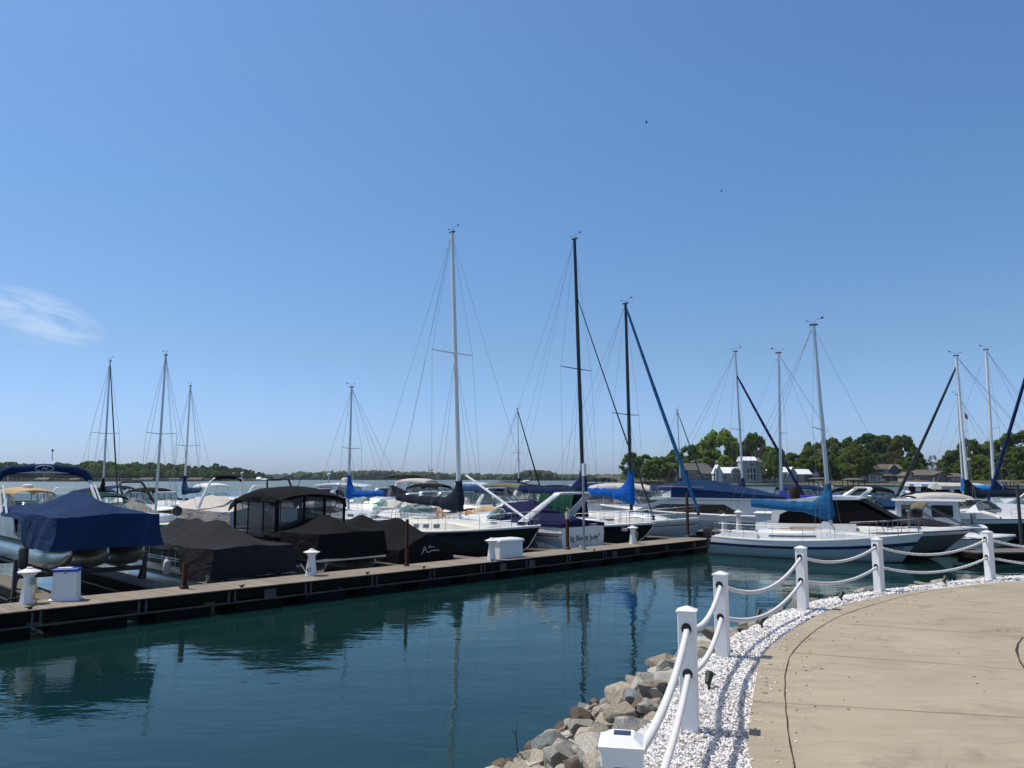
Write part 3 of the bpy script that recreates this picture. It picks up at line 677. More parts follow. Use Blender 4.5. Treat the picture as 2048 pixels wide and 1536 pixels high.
def piling(u, off, h, r, label, mt='rust', cap=None, square=True, z=ZD):
    p = DK(u, off); t_ = thing('steel_pile', label, 'piling', (p.x, p.y, 0), DA)
    mb = MB()
    if square:
        mb.box((0, 0, (h + z) / 2 - .6), (r * 1.6, .02, h + z + 1.2)); mb.box((-r * .8, 0, (h + z) / 2 - .6), (.02, r * 1.7, h + z + 1.2)); mb.box((r * .8, 0, (h + z) / 2 - .6), (.02, r * 1.7, h + z + 1.2))
    else: mb.tube([(0, 0, -1), (0, 0, z + h)], r, 10)
    mb.build('shaft', mt, t_, smooth=30)
    mb = MB(); mb.box((0, 0, z + .04), (r * 3.2, r * 3.2, .07)); mb.build('collar', 'rust' if mt != 'galv' else 'galv', t_, smooth=0)
    if cap == 'foam': MB().tube([(0, 0, z + h - .42), (.01, 0, z + h - .2), (.03, 0, z + h + .02)], [.075, .085, .06], 10).build('cap', 'plasty', t_)
    if cap == 'box':
        MB().box((.02, -.03, z + h - .28), (.16, .12, .50)).build('meter_box', 'plastw', t_, smooth=0)
    return t_
piling(368, .95, .66, .055, 'short rusty steel pile behind the dock beside the black covered pontoon boat')
piling(813, 1.05, 1.5, .042, 'tall brown steel pile in front of the charcoal covered powerboat')
piling(1135, 1.2, 1.62, .055, 'rusty steel pile with a yellowed top beside the white cruiser transom', cap='foam')
piling(1376, 1.45, 2.15, .056, 'tall rust red steel pile near the far end of the dock')
piling(1168, .75, 3.45, .045, 'slim grey pole with a white box on top in front of the white cruiser transom', 'galv', 'box', False)
# finger piers between the berths
fing = [(118, 6.5, .58, 'finger pier left of the blue covered pontoon boat'), (345, 7.5, .62, 'finger pier between the blue and the black covered pontoon boats'), (592, 7, .58, 'finger pier beside the red sided pontoon boat'), (808, 7.5, .6, 'finger pier beside the charcoal covered powerboat'), (955, 8, .55, 'finger pier under the black sailboat bow by the dock box'),
        (1120, 8.5, .7, 'finger pier between the black sailboat and the white cruiser'), (1238, 8.5, .55, 'finger pier behind the white tapered pedestal'), (1362, 9, .7, 'finger pier beside the rust red pile near the dock end')]
for u, L, wd, lb in fing:
    p = DK(u, DW); q = p - DD * (wd / 2) ; 
    o = dock('narrow plank ' + lb, q + DD * wd, DA + PI / 2, L, wd, ZD - .04, group='finger piers of the near dock', detail=False, deck='planks_dk')
    mb = MB(); mb.prism([(0, 0), (.75, 0), (0, -.75)], ZD - .12, ZD - .075, 'xy'); mb.build('corner_gusset', 'planks_dk', o, smooth=0)
# cleats
for u, off in ((60, .16), (484, .14), (735, .14), (848, .14), (985, .14), (1188, .14)):
    p = DK(u, off); t_ = thing('dock_cleat', None, None, p, DA + .5)
    mb = MB(); mb.box((0, 0, .02), (.07, .05, .04)); mb.tube([(-.13, 0, .065), (-.05, 0, .05), (.05, 0, .05), (.13, 0, .065)], [.012, .016, .016, .012], 6)
    o = mb.build('dock_cleat', 'rust', loc=p); o.rotation_euler = (0, 0, DA + .5); bpy.data.objects.remove(t_)
    tag(o, 'small dark iron cleat on the front edge of the plank dock', 'cleat', 'cleats on the dock edge')
# ------------------------------------------------------------------ power pedestals
def pedestal(p, rz, label, h=.98, number=None, sc_=1.0, extra=True):
    t_ = thing('power_pedestal', label, 'power pedestal', p, rz, 'white power pedestals on the docks'); s = sc_
    sec = lambda z, a: [(a * math.cos(PI / 8 + k * PI / 4) * s, a * math.sin(PI / 8 + k * PI / 4) * s, z * s) for k in range(8)]
    mb = MB(); mb.loft([sec(0, .17), sec(.03, .165), sec(h * .68, .105), sec(h * .76, .115), sec(h * .84, .19), sec(h * .86, .19)]); mb.build('column', 'plastw', t_, smooth=20)
    mb = MB(); mb.loft([sec(h * .83, .185), sec(h * .87, .20)]); mb.build('lamp_lens', 'plasty', t_, smooth=20)
    mb = MB(); mb.loft([sec(h * .87, .245), sec(h * .885, .25), sec(h * .955, .10), sec(h * .965, .07), sec(h * 1.0, .065), sec(h * 1.01, .05)]); mb.build('roof', 'plastw', t_, smooth=15)
    if extra:
        mb = MB(); mb.box((.13 * s, 0, h * .62 * s), (.08 * s, .12 * s, .16 * s)); mb.build('socket_box', 'galv', t_)
        mb = MB(); mb.tube([(.15, 0, .55), (.21, .01, .5), (.20, .02, .3), (.17, .02, .12), (.25, .03, .03)], .016, 6); mb.build('power_cord', 'yellow', t_)
    if number: text(number, .17, 'letter_dk', t_, (0, -.150, .17), (PI / 2 - .12, 0, 0), 'number')
    return t_
pd = DK(54, 1.15); pedestal(pd, -.3, 'white power pedestal with a yellow cord, leftmost on the near dock', .80)
pedestal(DK(622, 1.1), -.28, 'white power pedestal numbered 43 beside the red pontoon boat', .76, number='43', extra=False)
pedestal(DK(983, .42), 0, 'white power pedestal touching the big white dock box', .76, extra=False)
pedestal(DK(1266, .95), 0, 'white tapered power pedestal below the bow of the black sailboat', .78)
# dock boxes
t_ = thing('dock_box', 'tall white plastic box with a blue lid standing on the near dock', 'storage box', DK(131, 1.05), DA - .5)
mb = MB(); rr = lambda a, b, z: [(-a, -b, z), (a, -b, z), (a, b, z), (-a, b, z)]
mb.loft([rr(.32, .24, 0), rr(.32, .24, .035), rr(.27, .20, .06), rr(.245, .18, .66)]); mb.build('bin', 'plastw', t_, smooth=0)
mb = MB(); mb.loft([rr(.262, .197, .66), rr(.262, .197, .72), rr(.245, .18, .735)]); ld = mb.build('lid', 'bluelid', t_, smooth=0)
MB().box((0, -.20, .66), (.04, .02, .07)).build('latch', 'steel', ld, smooth=0)
MB().box((-.05, .0, .741), (.30, .22, .006)).build('label_plate', 'plastw', ld, smooth=0)
p = DK(1012, .78); t_ = thing('dock_box', 'wide white fibreglass dock box in front of the black hull sailboat', 'storage box', p, DA - .05)
mb = MB(); mb.loft([rr(.56, .28, 0), rr(.56, .28, .03), rr(.55, .29, .56)]); mb.build('bin', 'plastw', t_, smooth=0)
mb = MB(); mb.loft([rr(.60, .34, .56), rr(.60, .34, .62), rr(.56, .30, .66), rr(.42, .2, .69)]); mb.build('lid', 'plastw', t_, smooth=20)
# second dock, behind the open end, with its own pedestals and box
B0 = G(1392, 1062, .55); dock('grey plank dock behind the dock end carrying pedestals and a white box', B0, -.42, 12, 1.5, .55, group='marina docks', detail=False, deck='planks_dk')
bx = Vector((math.cos(-.42), math.sin(-.42), 0)); by = Vector((-bx.y, bx.x, 0))
def BK(u, off, z=.55):
    k = (u - 1024) / F; p = B0 + by * off; t = (k * (p.y * CT + (z - CH) * ST) - p.x) / (bx.x - k * bx.y * CT); return Vector((p.x + bx.x * t, p.y + bx.y * t, z))
pedestal(BK(1449, .3), 0, 'short white power pedestal behind the stern of the blue striped sailboat', .95, extra=False)
pedestal(BK(1478, .9), 0, 'white power pedestal with pointed roof behind the blue striped sailboat', 1.15, extra=False)
t_ = thing('dock_box', 'white dock box with overhanging lid behind the blue striped sailboat', 'storage box', BK(1534, .6), -.35)
mb = MB(); mb.loft([rr(.55, .36, 0), rr(.55, .36, .95)]); mb.build('bin', 'plastw', t_, smooth=0)
mb = MB(); mb.loft([rr(.64, .45, .95), rr(.64, .45, 1.02), rr(.5, .3, 1.1)]); mb.build('lid', 'plastw', t_, smooth=0)
# docks farther out
for off, t0, L, lb in ((31, -8, 48, 'grey plank dock across the fairway, half hidden by boats'), (62, -6, 66, 'far plank dock among the cruisers'), (96, 0, 74, 'outermost plank dock before the open lake')):
    p = D0 + DN * off + DD * t0; dock(lb, Vector((p.x, p.y, 0)), DA, L, 2.0, .55, group='marina docks', detail=False, deck='planks')
p = G(1700, 1087, .5); 
dock('dark plank finger pier at the bow of the grey cruiser', G(1955, 1105, .45), .10, 9, 1.6, .45, group='finger piers by the dark cruiser', detail=False, deck='planks_dk')
dock('plank finger pier along the dark cruiser hull', G(1905, 1062, .5), .0, 12, 1.2, .5, group='finger piers by the dark cruiser', detail=False, deck='planks')
t_ = thing('steel_pile', 'dark steel post at the dark cruiser bow', 'piling', G(2044, 1095, .0)); MB().tube([(0, 0, -1), (0, 0, 3.1)], .08, 10).build('shaft', 'galvdk', t_)
# ================================================================== boat building
class Hull:                                             # bow towards +x, origin amidships on the waterline
    def __init__(s, L, B, fs, fb, dr=.3, kind='power', ov=.9, tr=.0, narrow=.72, full=2.4):
        s.L, s.B, s.fs, s.fb, s.dr, s.kind, s.ov, s.tr, s.narrow, s.full = L, B, fs, fb, dr, kind, ov, tr, narrow, full
    def b(s, t):
        if s.kind == 'sail':
            return s.B / 2 * ((1 - (1 - s.narrow) * ((.42 - t) / .42) ** 2) if t < .42 else max(0, 1 - ((t - .42) / .58) ** 2.2))
        return s.B / 2 * ((.95 + .05 * t / .5) if t < .5 else max(0, 1 - ((t - .5) / .5) ** s.full))
    def zs(s, t):
        return s.fs + (s.fb - s.fs) * t ** 1.9 - (.10 * math.sin(PI * t) if s.kind == 'sail' else 0)
    def x(s, t, z=None):
        zz = s.zs(t); k = 1 - max(-.4, min(1, (zz if z is None else z) / zz))
        return -s.L / 2 + s.L * t - s.ov * t ** 5 * k + s.tr * (1 - t) ** 8 * k
    def ring(s, t, levels):
        b, zz = s.b(t), s.zs(t); pts = []
        for a in levels:
            if s.kind == 'sail':
                z = zz - (zz + s.dr) * a; y = b * max(0, 1 - a ** 3.0 * .45 - (a ** 9) * .55) * (1 - .10 * a * t)
            else:
                zc = .10 + .30 * t ** 3 * s.fb; zk = -s.dr + (s.dr + .12 * s.fb) * t ** 4
                if a <= .75: q = a / .75; z = lerp(zz, zc, q); y = b * (1 - q * (.08 + .42 * t ** 3)); 
                else: q = (a - .75) / .25; z = lerp(zc, zk, q); y = b * (1 - (.08 + .42 * t ** 3)) * (1 - q)
            pts.append((s.x(t, z), y, z))
        return pts + [(x, -y, z) for x, y, z in reversed(pts)]
    def mesh(s, levels, mids, n=26):
        ts = [i / n for i in range(n)] + [.985, 1.0]
        rs = [s.ring(t, levels) for t in ts]; k = len(levels)
        mi = list(mids) + [mids[-1]] + list(reversed(mids))
        mb = MB(); mb.loft(rs, closed=False, cap=False, mi=mi)
        o = rs[0]; mb.add(o, [tuple(range(len(o)))], mids[min(1, len(mids) - 1)]); return mb
def sect(h, t, pts):                                     # half section of (fraction of beam, height over sheer) mirrored
    b, zz = h.b(t), h.zs(t)
    r = [(h.x(t), b * f, zz + d) for f, d in pts]
    return r + [(x, -y, z) for x, y, z in reversed(r) if True]
def side_window(h, t0, t1, off, z0, z1, name, mt, parent, bf=.80, sides=(1, -1), n=4, lean=.1, skew=0):
    for sd in sides:
        mb = MB(); lo, hi, lo2, hi2 = [], [], [], []
        for i in range(n + 1):
            t = lerp(t0, t1, i / n); y = h.b(t) * bf; zz = h.zs(t)
            lo.append((h.x(t), sd * (y + off), zz + z0)); hi.append((h.x(t) + skew, sd * (y * (1 - lean) + off), zz + z1))
        rings = [[a, b, (b[0], b[1] - sd * .03, b[2]), (a[0], a[1] - sd * .03, a[2])] for a, b in zip(lo, hi)]
        mb.loft(rings); mb.build(name, mt, parent, smooth=20)
def rail(h, t0, t1, hgt, parent, name='bow_rail', n=5, bf=.93, mid=False, close=True, mt='steel', r=.0095):
    mb = MB(); P = []
    ts = [lerp(t0, t1, i / n) for i in range(n + 1)]
    for sd in (1, -1):
        pts = [(h.x(t), sd * h.b(t) * bf, h.zs(t) + hgt) for t in ts]; P.append(pts)
        for t, p in zip(ts, pts): mb.tube([(p[0] - .04, p[1], h.zs(t)), p], r * .9, 5)
        if mid: mb.tube([(a, b, c - hgt * .5) for a, b, c in pts], r * .7, 5)
    if close: mb.tube(P[0] + [(h.x(1) + .02, 0, h.zs(1) + hgt)] + P[1][::-1], r, 6)
    else:
        for q in P: mb.tube(q, r, 6)
    return mb.build(name, mt, parent)
# ------------------------------------------------------------------ sailing boats
def sailboat(label, x, y, ang, L, B, fs, fb, mast_s, mast_h, hullmats=('gel', 'navy_hull', 'gel', 'boot'), levels=(0, .04, .12, .30, .42, .6, .75, .9, 1), bands=None, mast='alu', rake=.03,
             cover='midblue', boom=3.6, boom_h=1.35, furl=None, furl_r=.06, drape=.16, cabin=(.30, .74, .62, .42), cabmat='gel', ports=2, motor=False, spread=.52, frac=1.0, life=True, roll=True, tall=.9, narrow=.72, vane=True, mr=.07, simple=False, deckmat='deck', long_port=False, hatch=True, lazy=0):
    root = thing('sailboat', label, 'sailboat', (x, y, 0), ang, 'sailboats in the marina')
    h = Hull(L, B, fs, fb, .28, 'sail', ov=L * .10, tr=-.25, narrow=narrow)
    bands = bands or [0, 0, 0, 0, 0, 0, 3, 3]
    h.mesh(levels, bands).build('hull', list(hullmats), root, smooth=40)
    ts = [i / 20 for i in range(20)] + [.985, 1]
    mb = MB(); mb.loft([sect(h, t, [(1.012, .0), (1.0, .035), (.95, .035), (.93, .01), (.45, .05), (0, .06)]) for t in ts], closed=False, cap=False); mb.build('deck', deckmat, root, smooth=40)
    # coach roof
    c0, c1, wf, ch = cabin
    def croof(t):
        u = (t - c0) / (c1 - c0); return ch * (1.0 if u < .55 else max(.04, 1 - ((u - .55) / .45) ** 1.6 * .92))
    mb = MB(); cts = [lerp(c0, c1, i / 10) for i in range(11)]
    mb.loft([sect(h, t, [(wf, .02), (wf * .95, croof(t) * .75), (wf * .86, croof(t)), (wf * .4, croof(t) + .05), (0, croof(t) + .06)]) for t in cts], closed=True, cap=True); cb = mb.build('coach_roof', cabmat, root, smooth=30)
    if long_port: side_window(h, lerp(c0, c1, .10), lerp(c0, c1, .52), .006, ch * .34, ch * .52, 'window', 'portw', root, bf=wf * .985, lean=.02)
    else:
        for i in range(ports):
            a = lerp(c0, c1, .12 + .5 * i / max(1, ports)); side_window(h, a, a + .5 / max(1, ports) * (c1 - c0) * .55, .008, ch * .30, ch * .66, 'window', 'portw', root, bf=wf * .985, lean=.03, n=2)
    if not simple:
        mb = MB()                                        # cockpit coaming, benches
        for sd in (1, -1): mb.loft([[(h.x(t), sd * h.b(t) * .74, h.zs(t) + .02), (h.x(t), sd * h.b(t) * .72, h.zs(t) + .24), (h.x(t), sd * h.b(t) * .62, h.zs(t) + .24), (h.x(t), sd * h.b(t) * .60, h.zs(t) + .02)] for t in (.04, .12, .2, c0)])
        mb.build('cockpit_coaming', cabmat, root, smooth=30)
        if hatch:
            mb = MB(); tm = lerp(c0, c1, .16); mb.box((h.x(tm), 0, h.zs(tm) + ch + .10), (L * .12, B * .24, .07), top=.94); mb.build('sliding_hatch', cabmat, root, smooth=0)
            mb = MB()
            for sd in (1, -1):
                pts = [(h.x(lerp(c0, c1, k)), sd * h.b(lerp(c0, c1, k)) * wf * .74, h.zs(lerp(c0, c1, k)) + ch + .09) for k in (.2, .3, .4, .5)]
                mb.tube(pts, .02, 6)
            mb.build('grab_rail', 'teak', root)
        mb = MB(); mb.lathe([(.028, 0), (.028, .62)], (h.x(.16), 0, h.zs(.16) - .1), 8)
        wh = h.x(.16) ; 
        ring = [(wh, .42 * math.cos(k * PI / 12), h.zs(.16) + .62 + .42 * math.sin(k * PI / 12)) for k in range(25)]; mb.tube(ring, .014, 6)
        for k in range(3): a = k * PI / 3; mb.tube([(wh, .42 * math.cos(a), h.zs(.16) + .62 + .42 * math.sin(a)), (wh, -.42 * math.cos(a), h.zs(.16) + .62 - .42 * math.sin(a))], .008, 5)
        if L > 9: mb.build('steering_wheel', 'steel', root)
    # rig
    mx = L / 2 - mast_s; tm = (mx + L / 2) / L; zb = h.zs(tm) + (croof(tm) if c0 < tm < c1 else 0) + .02
    def mp(z): return Vector((mx - rake * (z - zb), 0, z))
    mb = MB(); mb.tube([mp(zb - .05), mp(lerp(zb, mast_h, .6)), mp(mast_h)], [mr, mr, mr * .8], 10); 
    ms = mb.build('mast', mast, root)
    mb = MB(); mb.box(mp(mast_h) + Vector((0, 0, .03)), (.34, .10, .07)); mb.build('masthead', 'galvdk', ms, smooth=0)
    if vane:
        mb = MB(); q = mp(mast_h); mb.tube([q, q + Vector((.07, .02, .24)), q + Vector((.29, .04, .30))], .008, 5); mb.add([q + Vector((.28, .04, .26)), q + Vector((.42, .06, .29)), q + Vector((.42, .06, .38)), q + Vector((.32, .05, .34)), q + Vector((.35, .07, .32))], [(0, 1, 2, 3), (0, 3, 4), (3, 2, 4), (0, 4, 1), (1, 4, 2)])
        mb.tube([q, q + Vector((-.07, 0, .18)), q + Vector((-.29, .03, .22))], .007, 5); mb.lathe([(.0, -.025), (.035, -.015), (.035, .015), (0, .025)], q + Vector((-.29, .03, .24)), 8)
        mb.build('wind_vane', 'rub', ms)
    zsr = lerp(zb, mast_h, spread); q = mp(zsr); sl_ = B * .36
    for sd in (1, -1):
        MB().tube([q, q + Vector((-.18, sd * sl_, .06))], [.028, .018], 6).build('spreader', mast if mast != 'mastw' else 'alu', ms)
    top = mp(mast_h - .05); ft = mp(lerp(zb, mast_h, frac) - .12)
    bow = Vector((L / 2 - .12, 0, h.zs(1) + .08)); st = Vector((-L / 2 + .05, 0, h.zs(0) + .1))
    wr = .006 if y < 46 else .0085
    for sd in (1, -1):
        ch_ = Vector((mx - .12, sd * h.b(tm) * .93, h.zs(tm) + .04)); tip = q + Vector((-.18, sd * sl_, .06))
        MB().tube([top, tip, ch_], wr, 5).build('shroud', 'wire', root)
        for dx in ((.35, -.35) if not simple else (-.3,)): MB().tube([mp(zsr - .05), ch_ + Vector((dx, -sd * .05, 0))], wr, 5).build('shroud', 'wire', root)
        MB().tube([top, Vector((st.x, sd * h.b(0) * .7, st.z))], wr, 5).build('backstay', 'wire', root)
    MB().tube([top, mp(zb + 1.2) + Vector((.16, .05, 0))], wr, 5).build('halyard', 'wire', root)
    if furl:
        a, b = bow + Vector((-.02, 0, .25)), ft; d = b - a; mb = MB(); pts, rr_ = [], []
        for k in range(25):
            u = k / 24; pts.append(a + d * u + Vector((0, 0, -.10 * math.sin(PI * u))) ); rr_.append(furl_r * (.55 + .75 * min(1, u * 9) * (1 - u) ** .45 + .12 * noise.noise(Vector((u * 22, L, 0)))))
        mb.tube(pts, rr_, 9); mb.build('furled_jib', furl, root, smooth=60)
        MB().lathe([(.03, 0), (.10, .02), (.10, .05), (.05, .08), (.05, .14), (.10, .17), (.10, .2), (.03, .22)], a - Vector((0, 0, .2)), 10).build('furler_drum', 'rub', root)
    MB().tube([bow, ft], wr if not furl else .012, 5).build('forestay', 'wire', root)
    # boom and cover
    zbm = zb + boom_h; g = mp(zbm); e = g + Vector((-boom, 0, .06 + .12 * (boom > 3)))
    bm_ = MB().tube([g, e], .055, 8).build('boom', mast, root)
    if cover:
        mb = MB(); rings = []; nseg = 26
        for k in range(nseg + 1):
            u = k / nseg; c = g.lerp(e, u); ht = tall * max(0, 1 - u / .20) ** 1.6 + .24 + .12 * (1 - u) + .02 * math.sin(u * 46); lo = .13 + drape * max(0, 1 - u / .35); wd = .17 * (1 - .40 * u) + .02 + .012 * math.sin(u * 41)
            if u < .05: wd *= 1.0
            sag = -.07 * math.sin(PI * u)
            rings.append([c + Vector((mr * 1.3 * (k == 0) + rake * 0, wd * math.sin(a) * (1 if math.cos(a) < .3 else .75), sag + (ht if math.cos(a) > 0 else lo) * math.cos(a))) for a in [i * 2 * PI / 14 for i in range(14)]])
        mb.loft(rings); mb.wrinkle(.045, 2.6, L); mb.build('sail_cover', cover, root, smooth=60)
        if tall > .5:                                     # collar laced round the mast
            rings = []
            for k in range(9):
                u = k / 8; z = zbm - .28 + u * (tall + .55); r_ = lerp(.21, mr * 1.35, u ** .7)
                rings.append([mp(z) + Vector((r_ * math.cos(a) * 1.15, r_ * math.sin(a) * .9, 0)) for a in [i * 2 * PI / 12 for i in range(12)]])
            mb = MB().loft(rings); mb.wrinkle(.03, 3.5, L); mb.build('mast_collar', cover, root, smooth=60)
    for k in range(lazy):
        u = .35 + .5 * k / max(1, lazy - 1) if lazy > 1 else .6
        for sd in (1, -1): MB().tube([mp(zsr - .3), g.lerp(e, u) + Vector((0, sd * .12, .1))], wr * .8, 4).build('lazy_jack', 'wire', root)
    MB().tube([e, top + Vector((-.1, 0, 0))], wr, 4).build('topping_lift', 'wire', root)
    MB().tube([g.lerp(e, .82), Vector((g.x - boom * .82, 0, h.zs(.2) + .1))], .012, 5).build('mainsheet', 'dockline', root)
    if life:
        mb = MB(); ts = [.04, .18, .33, .48, .63, .78, .9]
        for sd in (1, -1):
            P = [(h.x(t), sd * h.b(t) * .95, h.zs(t) + .62) for t in ts]
            for p, t in zip(P, ts): mb.tube([(p[0], p[1], h.zs(t)), p], .009, 5)
            mb.tube(P, .005, 4); mb.tube([(a, b, c - .3) for a, b, c in P], .006, 4)
        mb.build('lifeline', 'steel', root)
        rail(h, .86, .985, .62, root, 'pulpit', 3, .93, True)
        mb = MB(); zt = h.zs(0) + .62; P = [(h.x(.1), h.b(.1) * .93, zt), (h.x(.01), h.b(0) * .9, zt), (h.x(0), h.b(0) * .5, zt), (h.x(0), -h.b(0) * .5, zt), (h.x(.01), -h.b(0) * .9, zt), (h.x(.1), -h.b(.1) * .93, zt)]
        mb.tube(P, .009, 6); mb.tube([(a, b, c - .3) for a, b, c in P], .007, 6)
        for p in P: mb.tube([(p[0], p[1], h.zs(.02)), p], .009, 5)
        mb.build('stern_rail', 'steel', root)
    # rudder
    mb = MB(); mb.prism([(-L / 2 + .02, h.zs(0) - .25), (-L / 2 - .22, h.zs(0) - .35), (-L / 2 - .42, -.5), (-L / 2 + .0, -.5)], -.03, .03, 'xz'); mb.build('rudder', 'gel', root, smooth=0)
    if motor:
        mb = MB(); mb.loft([[(-L / 2 - .42 + dx * .17 * k, dy * .13 * k - .45, z) for dx, dy in ((-1, -1), (1, -1), (1, 1), (-1, 1))] for z, k in ((h.zs(0) - .1, .8), (h.zs(0) + .05, 1.05), (h.zs(0) + .28, 1), (h.zs(0) + .36, .7))]); mb.tube([(-L / 2 - .42, -.45, -.5), (-L / 2 - .42, -.45, h.zs(0) - .1)], .07, 8); mb.tube([(-L / 2 + .02, -.45, h.zs(0) - .12), (-L / 2 - .36, -.45, h.zs(0) - .05)], .04, 6); mb.build('outboard_motor', 'rub', root, smooth=30)
    return root, h
# ------------------------------------------------------------------ covers stretched over ridge poles
def canvas(name, mt, parent, x0, x1, hw, ridge, edge, skirt, n=30, wr=.028, seed=0, front=True, back=True, sag=.05, ns=6, nk=5, flare=0):
    mb = MB(); rings = []
    for i in range(n + 1):
        x = lerp(x0, x1, i / n); w_, r_, e_, k_ = hw(x), ridge(x), edge(x), skirt(x); half = []
        for j in range(nk): half.append((w_ * (1.0 + .03 * noise.noise(Vector((x * 2.6, j * .35, seed)))) * (1 - flare * j / nk), lerp(k_, e_, j / nk)))
        w_ *= 1 - flare
        for j in range(ns + 1): u = j / ns; half.append((w_ * (1 - u), lerp(e_, r_, u) - sag * math.sin(PI * u) * (r_ - e_)))
        rings.append([(x, y, z) for y, z in half] + [(x, -y, z) for y, z in reversed(half[:-1])])
    mb.loft(rings, closed=False, cap=False)
    for on, ring, k_, d in ((front, rings[-1], skirt(x1), .05), (back, rings[0], skirt(x0), -.03)):
        if on:
            R_ = [ring]
            for j in range(1, 6): R_.append([(x + (d * j / 2.5 + d * 1.6 * noise.noise(Vector((y * 2.4 + j * .12, j * .22, seed + 5))) * min(1, (z - k_) / .4 if z > k_ else 0)) * (1 if j else 0), y * (1 + (flare - .005) * j / 5), lerp(z, min(z, k_), j / 5)) for x, y, z in ring])
            mb.loft(R_, closed=False, cap=False)
    mb.wrinkle(wr, 1.5, seed)
    return mb.build(name, mt, parent, smooth=50, recalc=True)
def bimini(parent, x0, x1, w_, z, mt, legs_to, hwl, camber=.10, frame='rub', name='bimini_top', n=8, droop=.10, side=None, sidemat='vinyl', zbase=None):
    mb = MB(); rings = []; rb = []
    for i in range(n + 1):
        u = i / n; x = lerp(x0, x1, u); zz = z + camber * math.sin(PI * u) ** .7 - droop * abs(2 * u - 1) ** 4
        row = [(x, w_ * math.sin(a), zz - .22 * w_ * (1 - math.cos(a)) - (.10 if abs(a) > 1.3 else 0)) for a in [k / 5 * 1.45 for k in range(-5, 6)]]
        rings.append(row + [(p[0], p[1], p[2] - .03) for p in reversed(row)])
    mb.loft(rings); mb.wrinkle(.012, 2.2, x0); o = mb.build(name, mt, parent, smooth=50)
    ze = z - .22 * w_ * .88 - .06
    for sd in (1, -1):
        mb = MB()
        for u, lx in ((.06, legs_to), (.5, legs_to - .1), (.94, legs_to + .05)):
            x = lerp(x0, x1, u); mb.tube([(x, sd * w_ * .97, ze), (lx, sd * hwl, zbase)], .014, 6)
        mb.build('bimini_frame', frame, parent)
    return o
def arch(parent, xb, zb, yb, xt, zt, yt, wb=.5, wt=.32, th=.10, mt='gel', name='radar_arch', n=7):
    prof = []
    for i in range(n): u = i / (n - 1); prof.append((yb + (yt - yb) * u ** 1.5, lerp(zb, zt - .10, u), u))
    prof += [(yt * .90, zt - .02, 1.0), (yt * .7, zt, 1.0)]
    full = prof + [(-y, z, u) for y, z, u in reversed(prof)]
    rings = []
    for i, (y, z, u) in enumerate(full):
        a = full[max(0, i - 1)]; b = full[min(len(full) - 1, i + 1)]; d = Vector((0, b[0] - a[0], b[1] - a[1])).normalized(); nn = Vector((0, d.z, -d.y))
        x = lerp(xb, xt, u); w_ = lerp(wb, wt, u) / 2; c = Vector((x, y, z))
        rings.append([c + Vector((w_, 0, 0)) + nn * th * .25, c + Vector((w_ * .8, 0, 0)) - nn * th / 2, c + Vector((-w_ * .8, 0, 0)) - nn * th / 2, c + Vector((-w_, 0, 0)) + nn * th * .25, c + Vector((-w_ * .8, 0, 0)) + nn * th / 2, c + Vector((w_ * .8, 0, 0)) + nn * th / 2])
    return MB().loft(rings).build(name, mt, parent, smooth=45)
def windscreen(parent, h, tw, z0, hgt, wf=.78, fwd=.9, back=.75, frame='alu', glass='screen', nb=5):
    lo, hi = [], []; b = h.b(tw) * wf; xw = h.x(tw)
    for k in range(-6, 7):
        u = k / 6; y = b * math.sin(u * PI / 2 * .98); fx = fwd * (1 - abs(u) ** 2.6)
        lo.append((xw + fx - .15, y, h.zs(tw) + z0 + .10 * (1 - u * u))); hi.append((xw + fx * .78 - back, y * .92, h.zs(tw) + z0 + hgt + .06 * (1 - u * u)))
    lo = [(xw - .9, -b, h.zs(tw) + z0 - .05)] + lo + [(xw - .9, b, h.zs(tw) + z0 - .05)]; hi = [(xw - 1.0, -b * .97, h.zs(tw) + z0 + hgt * .6)] + hi + [(xw - 1.0, b * .97, h.zs(tw) + z0 + hgt * .6)]
    mb = MB(); mb.add(lo + hi, [(i, i + 1, len(lo) + i + 1, len(lo) + i) for i in range(len(lo) - 1)]); gl = mb.build('windscreen', glass, parent, smooth=60, recalc=False)
    mb = MB(); mb.tube(hi, .022, 6); mb.tube(lo, .016, 6)
    for k in (1, 4, 7, 10, 13): mb.tube([lo[k], hi[k]], .02, 6)
    mb.build('windscreen_frame', frame, parent); return hi
